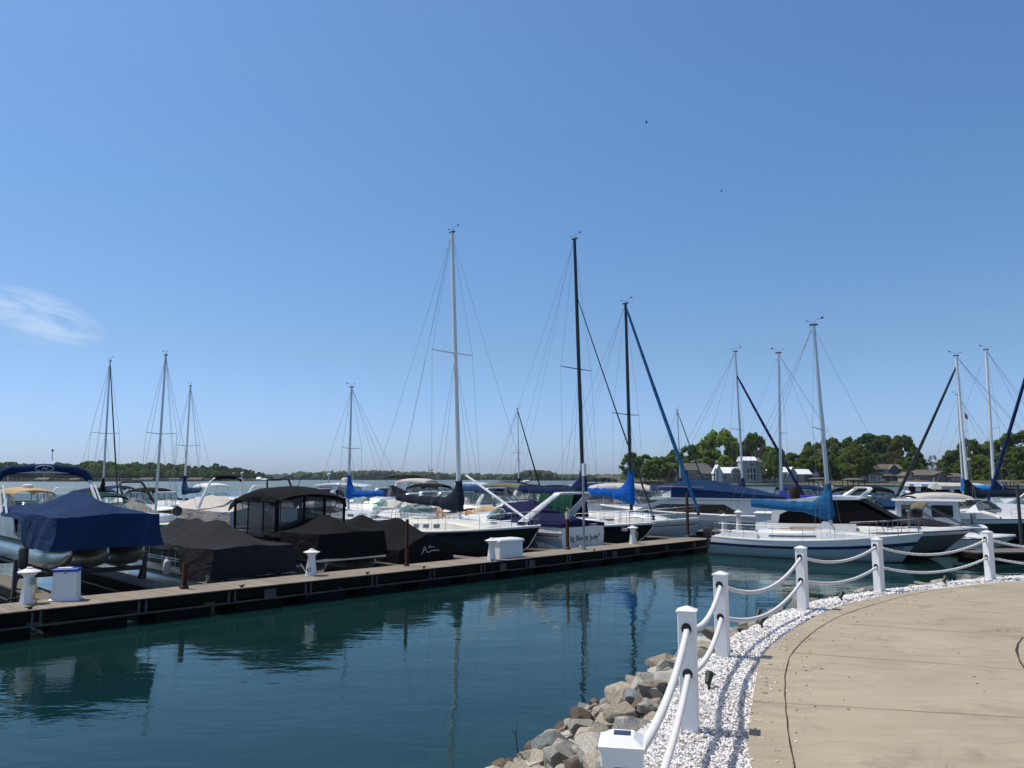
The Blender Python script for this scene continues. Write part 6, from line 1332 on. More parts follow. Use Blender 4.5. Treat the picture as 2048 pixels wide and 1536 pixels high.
# white boat shells stored on the outer dock
for u, Y, lb, mt in ((1844, 118, 'white upturned dinghy on the far right pier', 'gel'), (1870, 112, 'short white upturned dinghy beside another on the far pier', 'gel'), (1905, 95, 'long white upturned launch on the outer dock', 'gel'), (1918, 84, 'pinkish beige upturned launch on the outer dock', 'beige'), (1945, 88, 'white upturned launch behind the bright white mast', 'gel')):
    x, y = at(u, Y); h = Hull(5.2, 1.8, .5, .6, .25); mb = h.mesh((0, .1, .3, .55, .75, .88, 1), [0] * 6); mb.v = [(a, b, 2.7 - c * .9) for a, b, c in mb.v]
    o = mb.build('dinghy', mt, loc=(x, y, 0)); o.rotation_euler = (0, 0, .15); tag(o, lb, 'dinghy', 'upturned dinghies')
    t = thing('boat_rack', 'low timber rack under the ' + lb.split(' on the')[0].split(' beside')[0].split(' behind')[0], 'rack', (x, y, 0), .15, 'boat racks'); mb = MB()
    for dx in (-1.6, 1.6): mb.box((dx, 0, 1.0), (.15, 1.4, 2.4))
    mb.build('frame', 'beam', t, smooth=0)
# flag on a thin staff, channel marks, crane-like hoist
x, y = at(857, 79); t = thing('flagpole', 'thin staff with a small drooping flag above the cream bimini', 'flag', (x, y, 0)); MB().tube([(0, 0, 1.2), (0, 0, ZV(928, 79) )], .02, 6).build('staff', 'steel', t)
z = ZV(930, 79); mb = MB(); mb.add([(0, 0, z), (.05, 0, z - .55), (.40, .05, z - .42), (.42, .05, z - .55), (.0, 0, z - .62), (-.05, 0, z - .3)], [(0, 5, 1), (1, 4, 3, 2)]); mb.build('flag', 'redcloth', t, smooth=0, recalc=False)
x, y = at(1943, 60); t = thing('flagpole', 'small red and white flag flying below the white mast spreader', 'flag', (x, y, 0)); MB().tube([(0, 0, 1.5), (.0, 0, ZV(822, 60))], .012, 5).build('staff', 'wire', t); z = ZV(824, 60); mb = MB(); mb.add([(0, 0, z), (.22, .02, z - .25), (.26, .03, z - .62), (0, 0, z - .45)], [(0, 1, 2, 3)]); mb.build('flag', 'redcloth', t, smooth=0, recalc=False)
for u, Y, vt, lb in ((657, 210, 951, 'white channel marker post with a round lamp beyond the docks'), (483, 260, 948, 'white channel marker post near the wooded left shore'), (1170, 190, 960, 'small white channel buoy beyond the black mast')):
    x, y = at(u, Y); zt = ZV(vt, Y); t = thing('channel_marker', lb, 'channel marker', (x, y, 0), 0, 'channel markers'); MB().tube([(0, 0, -1), (0, 0, zt)], .16, 8).build('post', 'plastw', t); MB().lathe([(.1, 0), (.5, .1), (.5, .7), (.1, .9)], (0, 0, zt - .2), 10).build('lamp', 'plastw', t)
for u, v, Y in ((1293, 245, 120), (1443, 382, 150)):
    r = ray(u, v); p = Vector((0, 0, CH)) + r * (Y / r.y); mb = MB(); mb.loft([[p + Vector((x_, k * math.cos(a), k * math.sin(a))) for a in [i * PI / 3 for i in range(6)]] for x_, k in ((-.25, .01), (-.1, .07), (.1, .07), (.25, .02))])
    for sd in (1, -1): mb.add([p + Vector((.1, 0, .04)), p + Vector((-.1, 0, .04)), p + Vector((-.14, sd * .3, .14)), p + Vector((.0, sd * .55, .05))], [(0, 1, 2, 3)])
    o = mb.build('bird', 'bird', recalc=False); tag(o, 'tiny dark bird high in the sky above the black masts' if u < 1350 else 'tiny dark bird in the sky above the grey masts', 'bird')
HAZE = .00006
# ================================================================== far shores, trees and houses
M['lawn'] = mat('shore_lawn', (.055, .068, .022), 1, var=.3, vs=.05, c2=(.095, .085, .038))
M['farland'] = mat('far_shore_soil', (.022, .026, .014), 1, var=.4, vs=.03)
M['sand'] = mat('beach_sand', (.52, .40, .28), 1, var=.1, vs=.3)
M['bankrock'] = mat('shore_riprap', (.20, .19, .17), 1, var=.5, vs=.8)
def land(name, pts, depth, z0, z1, mt, back=60, rise=9):
    mb = MB(); f = [Vector((x, y, -.5)) for x, y in pts]; 
    rings = [[(p.x, p.y, -.6), (p.x, p.y + 1.5, z0), (p.x * 1.02, p.y + depth, z1), (p.x * 1.2, p.y + depth + back, z1 + rise)] for p in f]
    o = mb.loft(rings, closed=False, cap=False).build(name, mt, smooth=0); tag(o, kind='structure'); return o
YR = 340                                                   # waterline of the near wooded point
rp = [(1246, 350), (1262, 344), (1330, 340), (1420, 338), (1560, 336), (1640, 326), (1760, 318), (1900, 306), (2060, 296), (2300, 280), (2800, 260)]
land('shore_lawn', [(XU(u, Y, 0), Y) for u, Y in rp], 26, .9, 2.6, 'lawn', 140, 2.5)
mb = MB(); 
for i in range(26):
    u = lerp(1585, 1662, i / 25); 
x0, x1 = XU(1582, 324, 0), XU(1662, 320, 0); mb.add([(x0, 324, .25), (x1, 318, .28), (x1 + 3, 330, .9), (x0 + 2, 329, .7), (x0, 322, -.4), (x1, 316, -.4)], [(0, 1, 2, 3), (0, 4, 5, 1)]); o = mb.build('beach', 'sand', smooth=0); tag(o, kind='structure')
lp = [(-500, 700), (-200, 800), (0, 860), (260, 900), (420, 960), (540, 1060), (560, 1200)]
land('far_shore', [(XU(u, Y, 0), Y) for u, Y in lp], 40, .5, 1.6, 'farland', 300)
# ---- trees
def tree_mesh(seed, h, w, mt, nclump=72, per=80, leaf=.95, base=.10, shape='round', clump=1.5):
    r = random.Random(seed); mb = MB(); cl = []
    for k in range(nclump):
        a = r.uniform(0, 2 * PI); q = r.random(); zc = base + (1 - base) * (.06 + .90 * r.random())
        u = (zc - base) / (1 - base)
        prof = math.sin(PI * min(1, u * .86 + .12)) ** .7 if shape == 'round' else (1 - u) ** .8 + .08 if shape == 'cone' else math.sin(PI * (.25 + .7 * u)) ** .55
        rad = w / 2 * prof * (.45 + .55 * math.sqrt(q)) * r.uniform(.8, 1.12)
        cl.append((Vector((rad * math.cos(a), rad * math.sin(a), zc * h)), r.uniform(.75, 1.35) * clump))
    for c, s in cl:
        for j in range(per):
            d = Vector((r.gauss(0, 1), r.gauss(0, 1), r.gauss(0, .75))).normalized() * s * (.55 + .45 * r.random())
            p = c + d; nn = (d.normalized() + Vector((r.gauss(0, .5), r.gauss(0, .5), r.gauss(0, .5) + .3))).normalized(); a = nn.orthogonal().normalized(); b = nn.cross(a); l = leaf * r.uniform(.5, 1.1)
            t_ = r.uniform(0, 6.28); a, b = a * math.cos(t_) + b * math.sin(t_), b * math.cos(t_) - a * math.sin(t_)
            mb.add([p - a * l, p - b * l * .55, p + a * l, p + b * l * .55], [(0, 1, 2, 3)])
    me_o = mb.build('crown', mt, smooth=0, recalc=False)
    tb = MB(); tr = .018 * h
    tb.tube([(0, 0, -2), (.0, .0, base * h * .6), (.1, 0, base * h * 1.2), (.0, .1, h * .7)], [tr * 1.3, tr, tr * .8, tr * .25], 7)
    for k in range(6):
        a = k * 1.05; z = h * (base + .08 * k); tb.tube([(0, 0, z), (w * .16 * math.cos(a), w * .16 * math.sin(a), z + h * .10), (w * .33 * math.cos(a), w * .33 * math.sin(a), z + h * .19)], [tr * .5, tr * .3, tr * .08], 5)
    t_o = tb.build('trunk', 'bark', smooth=60)
    a, b = me_o.data, t_o.data; bpy.data.objects.remove(me_o); bpy.data.objects.remove(t_o); return a, b
TM = {}
for nm, mt, arg in (('mid', 'leaf', dict()), ('dark', 'leaf_dk', dict()), ('light', 'leaf_lt', dict()), ('bare', 'leaf_bare', dict(per=44, leaf=.5))):
    TM[nm] = [tree_mesh(100 + i * 7 + len(nm), 20, 15, mt, **arg) for i in range(3 if nm != 'bare' else 2)]
TM['pine'] = [tree_mesh(300, 20, 9, 'leaf_dk', nclump=40, shape='tall', base=.45, clump=1.2)]
TM['big'] = [tree_mesh(400, 20, 20, 'leaf_lt', nclump=86, per=84, base=.08, clump=1.8), tree_mesh(401, 20, 19, 'leaf_dk', nclump=86, per=84, base=.08, clump=1.8), tree_mesh(402, 20, 20, 'leaf', nclump=86, per=84, base=.08, clump=1.8)]
def tree(kind, u, vtop, Y, label, wide=1.0, group='trees on the wooded point', zg=2.5, var=None, name='tree'):
    L_ = TM[kind]; a, b = L_[RN.randrange(len(L_)) if var is None else var]; h = ZV(vtop, Y) - zg; s = h / 20
    t = bpy.data.objects.new(name, None); col.objects.link(t); t.location = (XU(u, Y, 5), Y, zg); t.rotation_euler = (0, 0, RN.uniform(0, 6.28)); t.scale = (s * wide, s * wide, s)
    tag(t, label, 'tree', group)
    for me, nm in ((a, 'crown'), (b, 'trunk')): o = bpy.data.objects.new(nm, me); col.objects.link(o); o.parent = t
    return t
Tg = [('mid', 1550, 902, 336, 'leafy tree in front of the mansion right of its tower', .6), ('light', 1532, 928, 335, 'low pale tree before the mansion wall', .9), ('dark', 1608, 915, 352, 'green tree over the dark stone outbuilding', 1.1), ('mid', 1590, 908, 375, 'green tree behind the small white gable', 1.0), ('mid', 1822, 915, 334, 'green tree left of the ranch house carport', .9), ('dark', 1758, 905, 352, 'dark tree behind the cream garden room', 1.0), ('mid', 1700, 898, 345, 'green tree beside the big bright green tree', 1.0), ('mid', 1648, 900, 352, 'full green tree above the beach boathouse', 1.2), ('dark', 1918, 905, 345, 'dark green tree behind the bungalow', 1.1), ('mid', 1970, 892, 350, 'full green tree between the bright white masts', 1.1), ('mid', 1372, 920, 378, 'green tree behind the long grey house', 1.3),
      ('mid', 1264, 906, 352, 'leafy tree at the left tip of the wooded point', 1.1), ('mid', 1290, 910, 356, 'second leafy tree from the left tip of the wooded point', 1.25), ('mid', 1318, 914, 352, 'rounded green tree left of the grey house', 1.25), ('light', 1300, 922, 344, 'low pale green tree over the water at the tip', 1.25), ('mid', 1340, 912, 360, 'green tree just left of the grey house roof', 1.25),
      ('dark', 1352, 898, 385, 'dark tree behind the grey house at its left end', .9), ('dark', 1382, 888, 400, 'dark tree rising over the grey house', .9), ('dark', 1410, 884, 405, 'dark tree behind the big light green crown', .9), ('big', 1442, 862, 395, 'tallest light green broad crown behind the white mansion', .86),
      ('mid', 1420, 902, 372, 'spreading tree over the white archway of the mansion', 1.3), ('light', 1450, 912, 366, 'small tree before the mansion roof', 1.1), ('dark', 1478, 886, 400, 'dark tree just left of the mansion tower', .8), ('big', 1510, 868, 402, 'very dark tall tree behind the mansion tower', .66), ('bare', 1530, 890, 372, 'tree of pale budding twigs beside the mansion tower', .6), ('light', 1545, 894, 362, 'light green tree right of the mansion tower', .85), ('dark', 1560, 896, 385, 'dark tree between the two grey masts', .8),
      ('dark', 1582, 905, 392, 'dark tree left of the sky gap above the mansion roofs', .6), ('light', 1600, 922, 372, 'low light green tree above the white roofs', 1.0), ('mid', 1622, 898, 372, 'olive green tree above the small white gable', 1.1), ('bare', 1640, 905, 362, 'budding olive tree beside the leaning grey mast', 1.0), ('dark', 1628, 882, 400, 'dark crown beside the leaning grey mast', .8), ('mid', 1660, 878, 398, 'green crown right of the leaning grey mast', .9), ('dark', 1682, 876, 395, 'dark round tree in the middle of the second grove', .9), ('big', 1718, 888, 335, 'big bright green round tree in front of the second grove', .80), ('dark', 1742, 867, 392, 'tallest dark tree of the second grove', .95), ('dark', 1712, 872, 402, 'dark tree left of the tallest one in the second grove', .9), ('dark', 1772, 870, 398, 'dark tree right of the tallest one in the second grove', .9),
      ('big', 1808, 873, 372, 'wide dark tree at the right end of the second grove', .74), ('dark', 1832, 898, 362, 'dark tree on the right slope of the second grove', .8), ('mid', 1800, 920, 345, 'mid green tree behind the blue house', .9), ('bare', 1786, 902, 352, 'reddish budding tree behind the blue house roof', 1.0), ('dark', 1670, 915, 360, 'low dark tree under the second grove', 1.2), ('dark', 1655, 925, 350, 'dark shrubby tree by the boathouse roofs', 1.3), ('dark', 1838, 925, 350, 'low dark tree beside the ranch house', 1.1), ('bare', 1868, 908, 372, 'pale budding tree in the sky gap left of the third grove', .6), ('bare', 1885, 918, 350, 'low pale budding tree over the ranch house', .9),
      ('mid', 1905, 902, 342, 'green tree at the left end of the third grove', .9), ('big', 1945, 878, 352, 'broad green tree of the third grove behind the white masts', .7), ('mid', 1985, 884, 345, 'green tree between the white masts', .9), ('dark', 2008, 876, 350, 'dark tree right of the rightmost white mast', .9), ('pine', 2044, 862, 335, 'dark pine at the right border', 1.5), ('light', 2052, 892, 310, 'bright light green tree at the right border', 1.0), ('mid', 1960, 912, 335, 'low green tree below the third grove', 1.1), ('mid', 2025, 905, 335, 'low green tree beside the spiral furled jib', 1.1), ('dark', 1990, 925, 325, 'dark low tree at the far right shore', 1.4), ('dark', 1925, 925, 330, 'dark low tree behind the far small house', 1.3), ('dark', 2090, 880, 340, 'dark tree cut by the right border', 1.2)]
for k, u, v, Y, lb, wd in Tg: tree(k, u, v, Y, lb, wd, var=(0 if 'light green broad' in lb or 'bright green round' in lb and 0 else 1 if k == 'big' and 'dark' in lb else 2 if k == 'big' else None))
# hedge-like undergrowth along the near shore
mb = MB(); r = random.Random(5)
for i in range(260):
    u = r.uniform(1240, 2120)
    if 1425 < u < 1590 or 1740 < u < 1770: continue
    Y = interp(rp, u) + r.uniform(24, 50); c = Vector((XU(u, Y, 3), Y, 2.4 + r.uniform(.3, 2.2)))
    for j in range(26):
        d = Vector((r.gauss(0, 1), r.gauss(0, 1), r.gauss(0, .6))).normalized() * r.uniform(.8, 2.0); p = c + d; a = Vector((r.gauss(0, 1), r.gauss(0, 1), r.gauss(0, 1))).normalized() * .6; b = a.orthogonal().normalized() * .4; mb.add([p - a, p - b, p + a, p + b], [(0, 1, 2, 3)])
o = mb.build('undergrowth', 'leaf_dk', smooth=0, recalc=False); tag(o, kind='stuff')
# left far shore: trees one can still tell apart
LK = [(-60, 925), (0, 926), (20, 923), (60, 929), (100, 925), (150, 928), (180, 924), (200, 922), (240, 927), (265, 924), (300, 927), (330, 928), (355, 929), (400, 934), (425, 927), (455, 934), (480, 937), (510, 942), (540, 948), (560, 951)]
lab = {'mid': 'rounded green tree in the wooded shore at the far left', 'dark': 'dark green tree in the wooded shore at the far left', 'light': 'light green tree in the wooded shore at the far left', 'pine': 'dark pine standing above the far left shore'}
u = -120
while u < 548:
    Y = interp([(-120, 880), (260, 930), (420, 990), (560, 1120)], u) + RN.uniform(0, 40)
    k = RN.choice(('mid', 'dark', 'dark', 'light', 'mid', 'pine')); a = TM[k][RN.randrange(len(TM[k]))]
    tree(k, u, interp(LK, u) + RN.uniform(-2, 5), Y, lab[k], RN.uniform(.9, 1.5), 'trees of the far left shore', 4)
    k = RN.choice(('mid', 'dark', 'light')); tree(k, u + RN.uniform(-4, 4), lerp(interp(LK, u), 958, RN.uniform(.35, .6)), Y - 35, lab[k], RN.uniform(1.4, 2.2), 'trees of the far left shore', 3)
    u += RN.uniform(6, 9.5)
# farther woods read as one mass
def wood(pts, Y, depth, seed, n, r0, zg=0):
    r = random.Random(seed); mb = MB(); us = [p[0] for p in pts]
    bmI = bmesh.new(); bmesh.ops.create_icosphere(bmI, subdivisions=2, radius=1); V0 = [v.co.copy() for v in bmI.verts]; F0 = [[v.index for v in f.verts] for f in bmI.faces]; bmI.free()
    for i in range(n):
        u = r.uniform(us[0], us[-1]); yy = Y + r.uniform(0, depth); zt = ZV(interp(pts, u), Y); q = r.random(); rr_ = r0 * r.uniform(.6, 1.3); z = max(1, zt * (q ** .6) - rr_ * .8); c = Vector((XU(u, yy, 5), yy, z)); off = Vector((i, 0, 0))
        mb.add([c + v * rr_ * (1 + .45 * noise.noise(v * 1.7 + off) + .25 * noise.noise(v * 4 + off)) for v in V0], F0)
    return mb
M['wood'] = mat('distant_wood', (.038, .062, .024), 1, var=.5, vs=.03, bump=1, bs=.3)
mb = wood([(535, 953), (560, 950), (600, 944), (680, 943), (740, 941), (770, 940), (800, 943), (880, 946), (930, 947), (1000, 949), (1100, 950), (1180, 951), (1245, 951)], 1750, 60, 3, 900, 9)
o = mb.build('far_wood', 'wood', smooth=60, recalc=False); tag(o, kind='stuff')
mb = wood([(1005, 957), (1030, 947), (1055, 941), (1075, 940), (1095, 943), (1120, 950), (1140, 957)], 1300, 60, 4, 260, 7)
o = mb.build('island_wood', 'wood', smooth=60, recalc=False); tag(o, kind='stuff')
mb = wood([(1165, 955), (1190, 950), (1215, 951), (1260, 950), (1290, 954)], 820, 50, 6, 200, 5)
o = mb.build('cove_wood', 'wood', smooth=60, recalc=False); tag(o, kind='stuff')
land('island_shore', [(XU(u, 1300, 0), 1300) for u in (1000, 1070, 1145)], 30, .6, 2, 'farland', 40)
land('distant_shore', [(XU(u, 1740, 0), 1740) for u in (520, 800, 1100, 1400)], 30, .8, 3, 'farland', 80)
# ---- houses
M['w_white'] = mat('white_render', (.60, .59, .57), .7, var=.05, vs=.3); M['w_grey'] = mat('grey_siding', (.20, .205, .21), .8, var=.08, vs=.3); M['w_lgrey'] = mat('light_grey_render', (.33, .345, .36), .8, var=.06, vs=.3)
M['w_blue'] = mat('slate_blue_siding', (.10, .14, .18), .8, var=.08, vs=.3); M['w_cream'] = mat('cream_siding', (.36, .34, .27), .8, var=.06, vs=.3); M['w_brick'] = mat('red_brick', (.26, .12, .08), .9, var=.2, vs=1); M['w_dark'] = mat('dark_stone', (.10, .10, .095), .9, var=.2, vs=.6); M['w_tan'] = mat('tan_siding', (.19, .165, .13), .9, var=.1, vs=.4)
M['r_white'] = mat('white_metal_roof', (.80, .81, .83), .4, var=.03, vs=.3); M['r_grey'] = mat('grey_shingles', (.115, .112, .11), .9, var=.15, vs=.8); M['r_brown'] = mat('brown_shingles', (.125, .105, .088), .9, var=.15, vs=.8)
M['pane'] = mat('house_window', (.03, .04, .05), .08, var=.2, spec=.8); M['trim'] = mat('white_trim', (.72, .72, .70), .6, var=.03)
def house(label, u0, u1, veave, vridge, Y, d=9, wall='w_grey', roof='r_grey', gable=False, wins=(), cat='house', zg=2.6, parent=None, hip=False, ov=.5, dy=0):
    x0, x1 = XU(u0, Y, 4), XU(u1, Y, 4); ze, zr = ZV(veave, Y), ZV(vridge, Y); w_ = x1 - x0
    t = parent or thing('house', label, cat, ((x0 + x1) / 2, Y, zg), 0, 'houses on the wooded point'); ox = (x0 + x1) / 2 - t.location.x; oy = dy; ze -= zg; zr -= zg
    mb = MB(); 
    if gable:
        mb.prism([(ox - w_ / 2, -2), (ox + w_ / 2, -2), (ox + w_ / 2, ze), (ox, zr - .1), (ox - w_ / 2, ze)], oy, oy + d, 'xz'); mb.build('wall', wall, t, smooth=0)
        mb = MB(); 
        for s in (1, -1): mb.prism([(ox, zr), (ox + s * (w_ / 2 + ov), ze - (zr - ze) * ov / (w_ / 2)), (ox + s * (w_ / 2 + ov), ze - (zr - ze) * ov / (w_ / 2) + .25), (ox, zr + .28)], oy - ov, oy + d + ov, 'xz')
        mb.build('roof', roof, t, smooth=0)
    else:
        mb.box((ox, oy + d / 2, (ze - 2) / 2), (w_, d, ze + 2)); mb.build('wall', wall, t, smooth=0)
        k = w_ * .28 if hip else -ov * 0; mb = MB(); xa, xb = ox - w_ / 2 - ov, ox + w_ / 2 + ov; mb.add([(xa, oy - ov, ze - .02), (xb, oy - ov, ze - .02), (xb, oy + d + ov, ze - .02), (xa, oy + d + ov, ze - .02), (xa + k, oy + d / 2, zr), (xb - k, oy + d / 2, zr), (xa, oy - ov, ze - .3), (xb, oy - ov, ze - .3), (xb, oy + d + ov, ze - .3), (xa, oy + d + ov, ze - .3)], [(0, 1, 5, 4), (1, 2, 5), (2, 3, 4, 5), (3, 0, 4), (6, 9, 8, 7), (0, 6, 7, 1), (1, 7, 8, 2), (2, 8, 9, 3), (3, 9, 6, 0)]); mb.build('roof', roof, t, smooth=0)
    for (ua, ub, va, vb) in wins:
        xa, xb, za, zb = XU(ua, Y + dy, 4) - t.location.x, XU(ub, Y + dy, 4) - t.location.x, ZV(vb, Y) - zg, ZV(va, Y) - zg
        f = MB().box(((xa + xb) / 2, oy - .04, (za + zb) / 2), (xb - xa + .3, .10, zb - za + .3)).build('window', 'trim', t, smooth=0)
        mb = MB(); n_ = max(1, round((xb - xa) / 1.0)); g = (xb - xa) / n_
        for i in range(n_): mb.box((xa + (i + .5) * g, oy - .10, (za + zb) / 2), (g - .14, .06, zb - za))
        mb.build('pane', 'pane', f, smooth=0)
    return t
def row(a, b, n, va, vb, k=.6): return [(lerp(a, b, i / n), lerp(a, b, (i + k) / n), va, vb) for i in range(n)]
h = house('long grey house with dormer windows left of the white mansion', 1372, 1428, 947, 926, 362, 10, 'w_grey', 'r_grey', wins=row(1376, 1412, 4, 951, 957))
house('', 1375, 1394, 940, 931, 362, 4, 'w_grey', 'r_grey', wins=row(1377, 1393, 2, 941, 944), parent=h, dy=-1.5); house('', 1346, 1374, 939, 929, 362, 9, 'w_grey', 'r_grey', parent=h, hip=True, dy=-.5)
MB().box((XU(1349, 362, 4) - h.location.x, -3, 3.2), (.7, .7, 7)).build('column', 'trim', h, smooth=0)
house('small brown house low under the trees of the point', 1332, 1348, 951, 943, 358, 6, 'w_tan', 'r_brown')
m_ = house('white mansion with white metal roofs, an arched window and a square tower', 1440, 1480, 946, 934, 345, 11, 'w_lgrey', 'r_white', wins=[(1444, 1455, 950, 958)])
house('', 1424, 1439, 945, 931, 345, 5, 'w_white', 'r_white', True, parent=m_, dy=-5, ov=.35); MB().prism([(XU(1427.5, 340, 4) - m_.location.x, -.4), (XU(1435.5, 340, 4) - m_.location.x, -.4), (XU(1435.5, 340, 4) - m_.location.x, 3.6), (XU(1431.5, 340, 4) - m_.location.x, 5.6), (XU(1427.5, 340, 4) - m_.location.x, 3.6)], -5.12, -5.02, 'xz').build('archway', 'pane', m_, smooth=0)
MB().box((XU(1431.5, 340, 4) - m_.location.x, -5.6, 1.7), (.5, .5, 4.2)).build('column', 'trim', m_, smooth=0); MB().box((XU(1431.5, 345, 4) - m_.location.x, -3, 8.2), (.7, .7, 1.4)).build('chimney', 'w_white', m_, smooth=0)
cx_ = XU(1471, 345, 4) - m_.location.x; mb = MB(); mb.prism([(cx_ - 2.1, -.5)] + [(cx_ - 2.1 * math.cos(k * PI / 10), 3.4 + 2.1 * math.sin(k * PI / 10)) for k in range(11)] + [(cx_ + 2.1, -.5)], -1.0, .5, 'xz'); mb.build('arched_bay', 'w_lgrey', m_, smooth=0)
mb = MB(); mb.prism([(cx_ - 1.6, -.3)] + [(cx_ - 1.6 * math.cos(k * PI / 10), 3.2 + 1.6 * math.sin(k * PI / 10)) for k in range(11)] + [(cx_ + 1.6, -.3)], -1.08, -1.01, 'xz'); w_ = mb.build('arched_window', 'pane', m_, smooth=0)
mb = MB(); mb.box((cx_, -1.11, 1.4), (.12, .05, 3.6)); mb.box((cx_, -1.11, 3.1), (3.2, .05, .14)); mb.build('mullion', 'trim', w_, smooth=0)
house('', 1484, 1512, 921, 913, 345, 7, 'w_lgrey', 'r_white', parent=m_, wins=row(1494, 1513, 3, 936, 946, .8) + row(1494, 1513, 3, 948, 961, .8) + [(1498, 1510, 925, 932)], dy=-1, hip=False)
house('', 1511, 1524, 925, 914, 345, 5, 'w_lgrey', 'r_grey', parent=m_, wins=[], dy=-.4, hip=True); house('', 1522, 1560, 946, 938, 345, 9, 'w_grey', 'r_white', parent=m_, wins=row(1526, 1556, 3, 950, 960, .7)); house('', 1556, 1574, 944, 934, 345, 9, 'w_lgrey', 'r_white', parent=m_, wins=row(1562, 1574, 2, 948, 958, .8), dy=-1)
house('', 1574, 1592, 948, 935, 345, 8, 'w_lgrey', 'r_white', True, parent=m_, wins=[(1582, 1587, 952, 960)], dy=-1.5); g_ = house('dark stone outbuilding with white roof at the right end of the mansion', 1595, 1622, 948, 938, 343, 8, 'w_dark', 'r_white', wins=row(1598, 1610, 2, 951, 962))
house('white roofed shed behind the dark stone outbuilding', 1622, 1636, 950, 938, 350, 8, 'w_lgrey', 'r_white')
b_ = house('slate blue two storey house with a brown roof right of the bright green tree', 1766, 1806, 938, 928, 338, 9, 'w_blue', 'r_brown', wins=row(1770, 1782, 2, 941, 946) + row(1787, 1800, 2, 941, 947) + row(1768, 1804, 4, 953, 961))
house('', 1778, 1794, 938, 930, 338, 3, 'w_blue', 'r_brown', True, parent=b_, dy=-1.2); house('', 1764, 1806, 951, 948, 338, 3, 'w_blue', 'r_brown', parent=b_, dy=-2.6)
house('cream garden room with a big white window beside the blue house', 1738, 1764, 949, 943, 330, 6, 'w_cream', 'r_grey', wins=[(1740, 1751, 951, 959), (1756, 1760, 951, 961)])
house('small red brick house behind the bright green tree trunk', 1718, 1738, 950, 944, 332, 7, 'w_brick', 'r_brown', wins=row(1722, 1736, 3, 951, 958))
rh = house('low brown roofed ranch house with a wide porch', 1832, 1896, 950, 939, 322, 11, 'w_tan', 'r_brown', wins=row(1838, 1858, 5, 953, 962, .85) + row(1864, 1890, 6, 953, 961, .8), hip=True)
house('', 1862, 1896, 950, 944, 322, 4, 'w_tan', 'r_brown', True, parent=rh, dy=-2.5); house('pale gabled carport left of the ranch house', 1812, 1834, 951, 945, 324, 7, 'w_cream', 'r_brown', True)
house('small brown bungalow right of the ranch house', 1898, 1926, 953, 946, 318, 8, 'w_brick', 'r_brown', wins=row(1904, 1922, 3, 955, 960))
def boathouse(label, u0, u1, veave, vr, Y, mt='r_grey', name='boathouse'):
    x0, x1 = XU(u0, Y, 2), XU(u1, Y, 2); ze, zr = ZV(veave, Y), ZV(vr, Y); t = thing(name, label, 'boathouse', ((x0 + x1) / 2, Y, 0), 0, 'boathouses and piers'); w_ = x1 - x0
    MB().loft([[(-w_ / 2, -2.5, ze), (w_ / 2, -2.5, ze), (w_ / 2, 3, ze), (-w_ / 2, 3, ze)], [(-w_ / 2, -2.5, ze + .15), (w_ / 2, -2.5, ze + .15), (w_ / 2, 3, ze + .15), (-w_ / 2, 3, ze + .15)], [(-w_ / 5, -.3, zr), (w_ / 5, -.3, zr), (w_ / 5, .8, zr), (-w_ / 5, .8, zr)]]).build('roof', mt, t, smooth=0)
    for xx in (-.48, -.16, .16, .48):
        for yy in (-2.3, 2.8): MB().box((xx * w_, yy, ze / 2 - .6), (.22, .22, ze + 1.2)).build('post', 'beam', t, smooth=0)
    MB().box((0, 0, .5), (w_, 5, .25)).build('deck', 'planks_dk', t, smooth=0); return t
boathouse('open boathouse with a grey pyramid roof at the beach', 1622, 1652, 958, 955, 312); boathouse('open boathouse with a flat grey roof left of the cream garden room', 1690, 1724, 960, 956, 305); boathouse('small flat roofed boathouse before the ranch house', 1822, 1854, 962, 960, 300, 'r_brown'); boathouse('gazebo with a hipped roof on the far pier at the left of the point', 1192, 1232, 956, 949, 300, 'r_grey', 'gazebo'); boathouse('far right boathouse under the dark trees', 1998, 2020, 964, 960, 292)
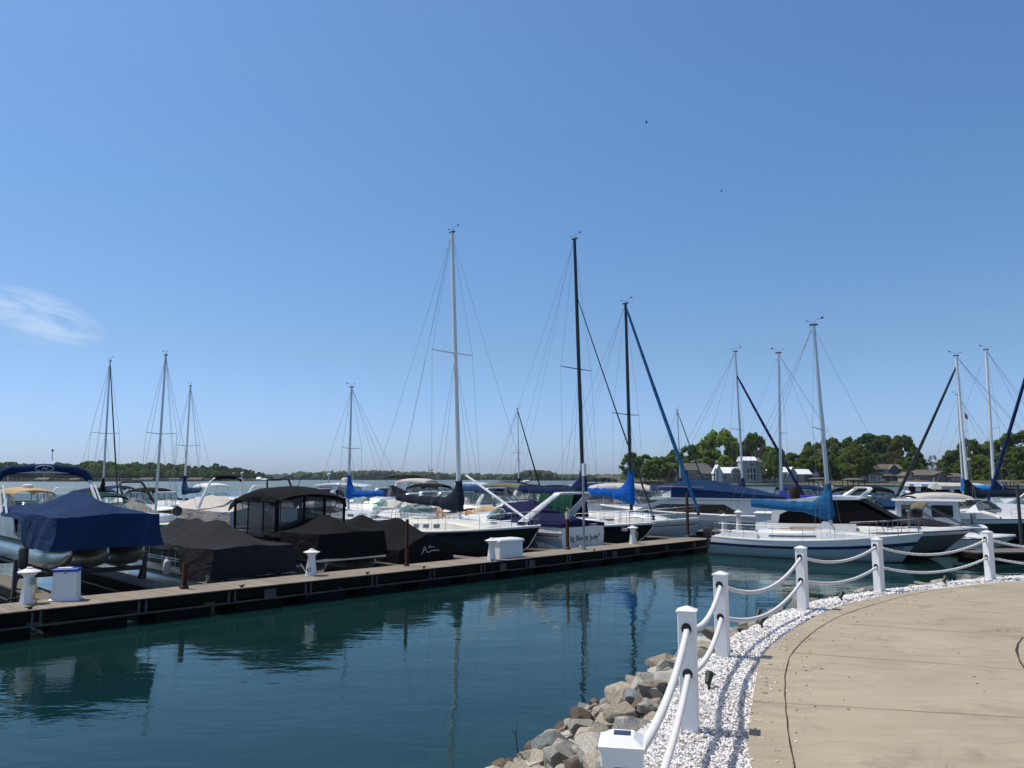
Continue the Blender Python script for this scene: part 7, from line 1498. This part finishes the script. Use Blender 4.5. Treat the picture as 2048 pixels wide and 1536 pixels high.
x0, x1 = XU(1168, 300, 1), XU(1290, 330, 1); t = thing('pier', 'long dark timber pier leading to the gazebo', 'pier', (x0, 303, 0), math.atan2(30, x1 - x0), 'boathouses and piers'); MB().box((14, 0, 1.1), (30, 2, .3)).build('deck', 'beam', t, smooth=0)
for k in range(8): MB().box((k * 4, 0, .3), (.3, 1.8, 2.6)).build('post', 'beam', t, smooth=0)
# bulkheads and small houses of the left shore
for i, (ua, ub, ve, vr, Y, wl, rf, lb) in enumerate(((54, 80, 959, 955, 850, 'w_tan', 'r_grey', 'grey roofed house on the far left shore'), (124, 142, 959, 956, 860, 'w_brick', 'r_brown', 'low reddish house on the far left shore'), (252, 292, 959, 955, 880, 'w_tan', 'r_brown', 'wide brown house between the left masts on the far shore'), (326, 346, 958, 956, 880, 'w_lgrey', 'r_grey', 'flat grey boathouse on the far left shore'), (366, 392, 959, 955, 890, 'w_brick', 'r_brown', 'brick house beyond the blue ruched boom cover'), (505, 512, 958, 954, 980, 'w_white', 'r_white', 'tiny white house beyond the bright blue bimini'), (516, 524, 959, 957, 980, 'w_white', 'r_white', 'tiny white boathouse beyond the bright blue bimini'))):
    house(lb, ua, ub, ve, vr, Y, 9, wl, rf, zg=1.5, dy=14)
# stone bulkhead of the near point
mb = MB(); pts = [(XU(u, Y, 0), Y - .4) for u, Y in rp]; mb.loft([[(x, y, -.6), (x, y, .9), (x, y + .8, 1.1), (x, y + .8, -.6)] for x, y in pts]); o = mb.build('retaining_wall', 'bankrock', smooth=0); tag(o, 'low stone retaining wall along the wooded point', 'retaining wall')

# ---- the air over the lake
m, t, out = nodes('lake_haze'); pv = N(t, 'ShaderNodeVolumePrincipled'); pv.inputs['Color'].default_value = (.80, .88, .97, 1); pv.inputs['Density'].default_value = HAZE; pv.inputs['Anisotropy'].default_value = .1
lk(t, pv.outputs[0], out.inputs['Volume']); M['haze'] = m
o = MB().box((0, 2490, 21.2), (7200, 5160, 49.6)).build('haze', 'haze', smooth=0); tag(o, kind='stuff')
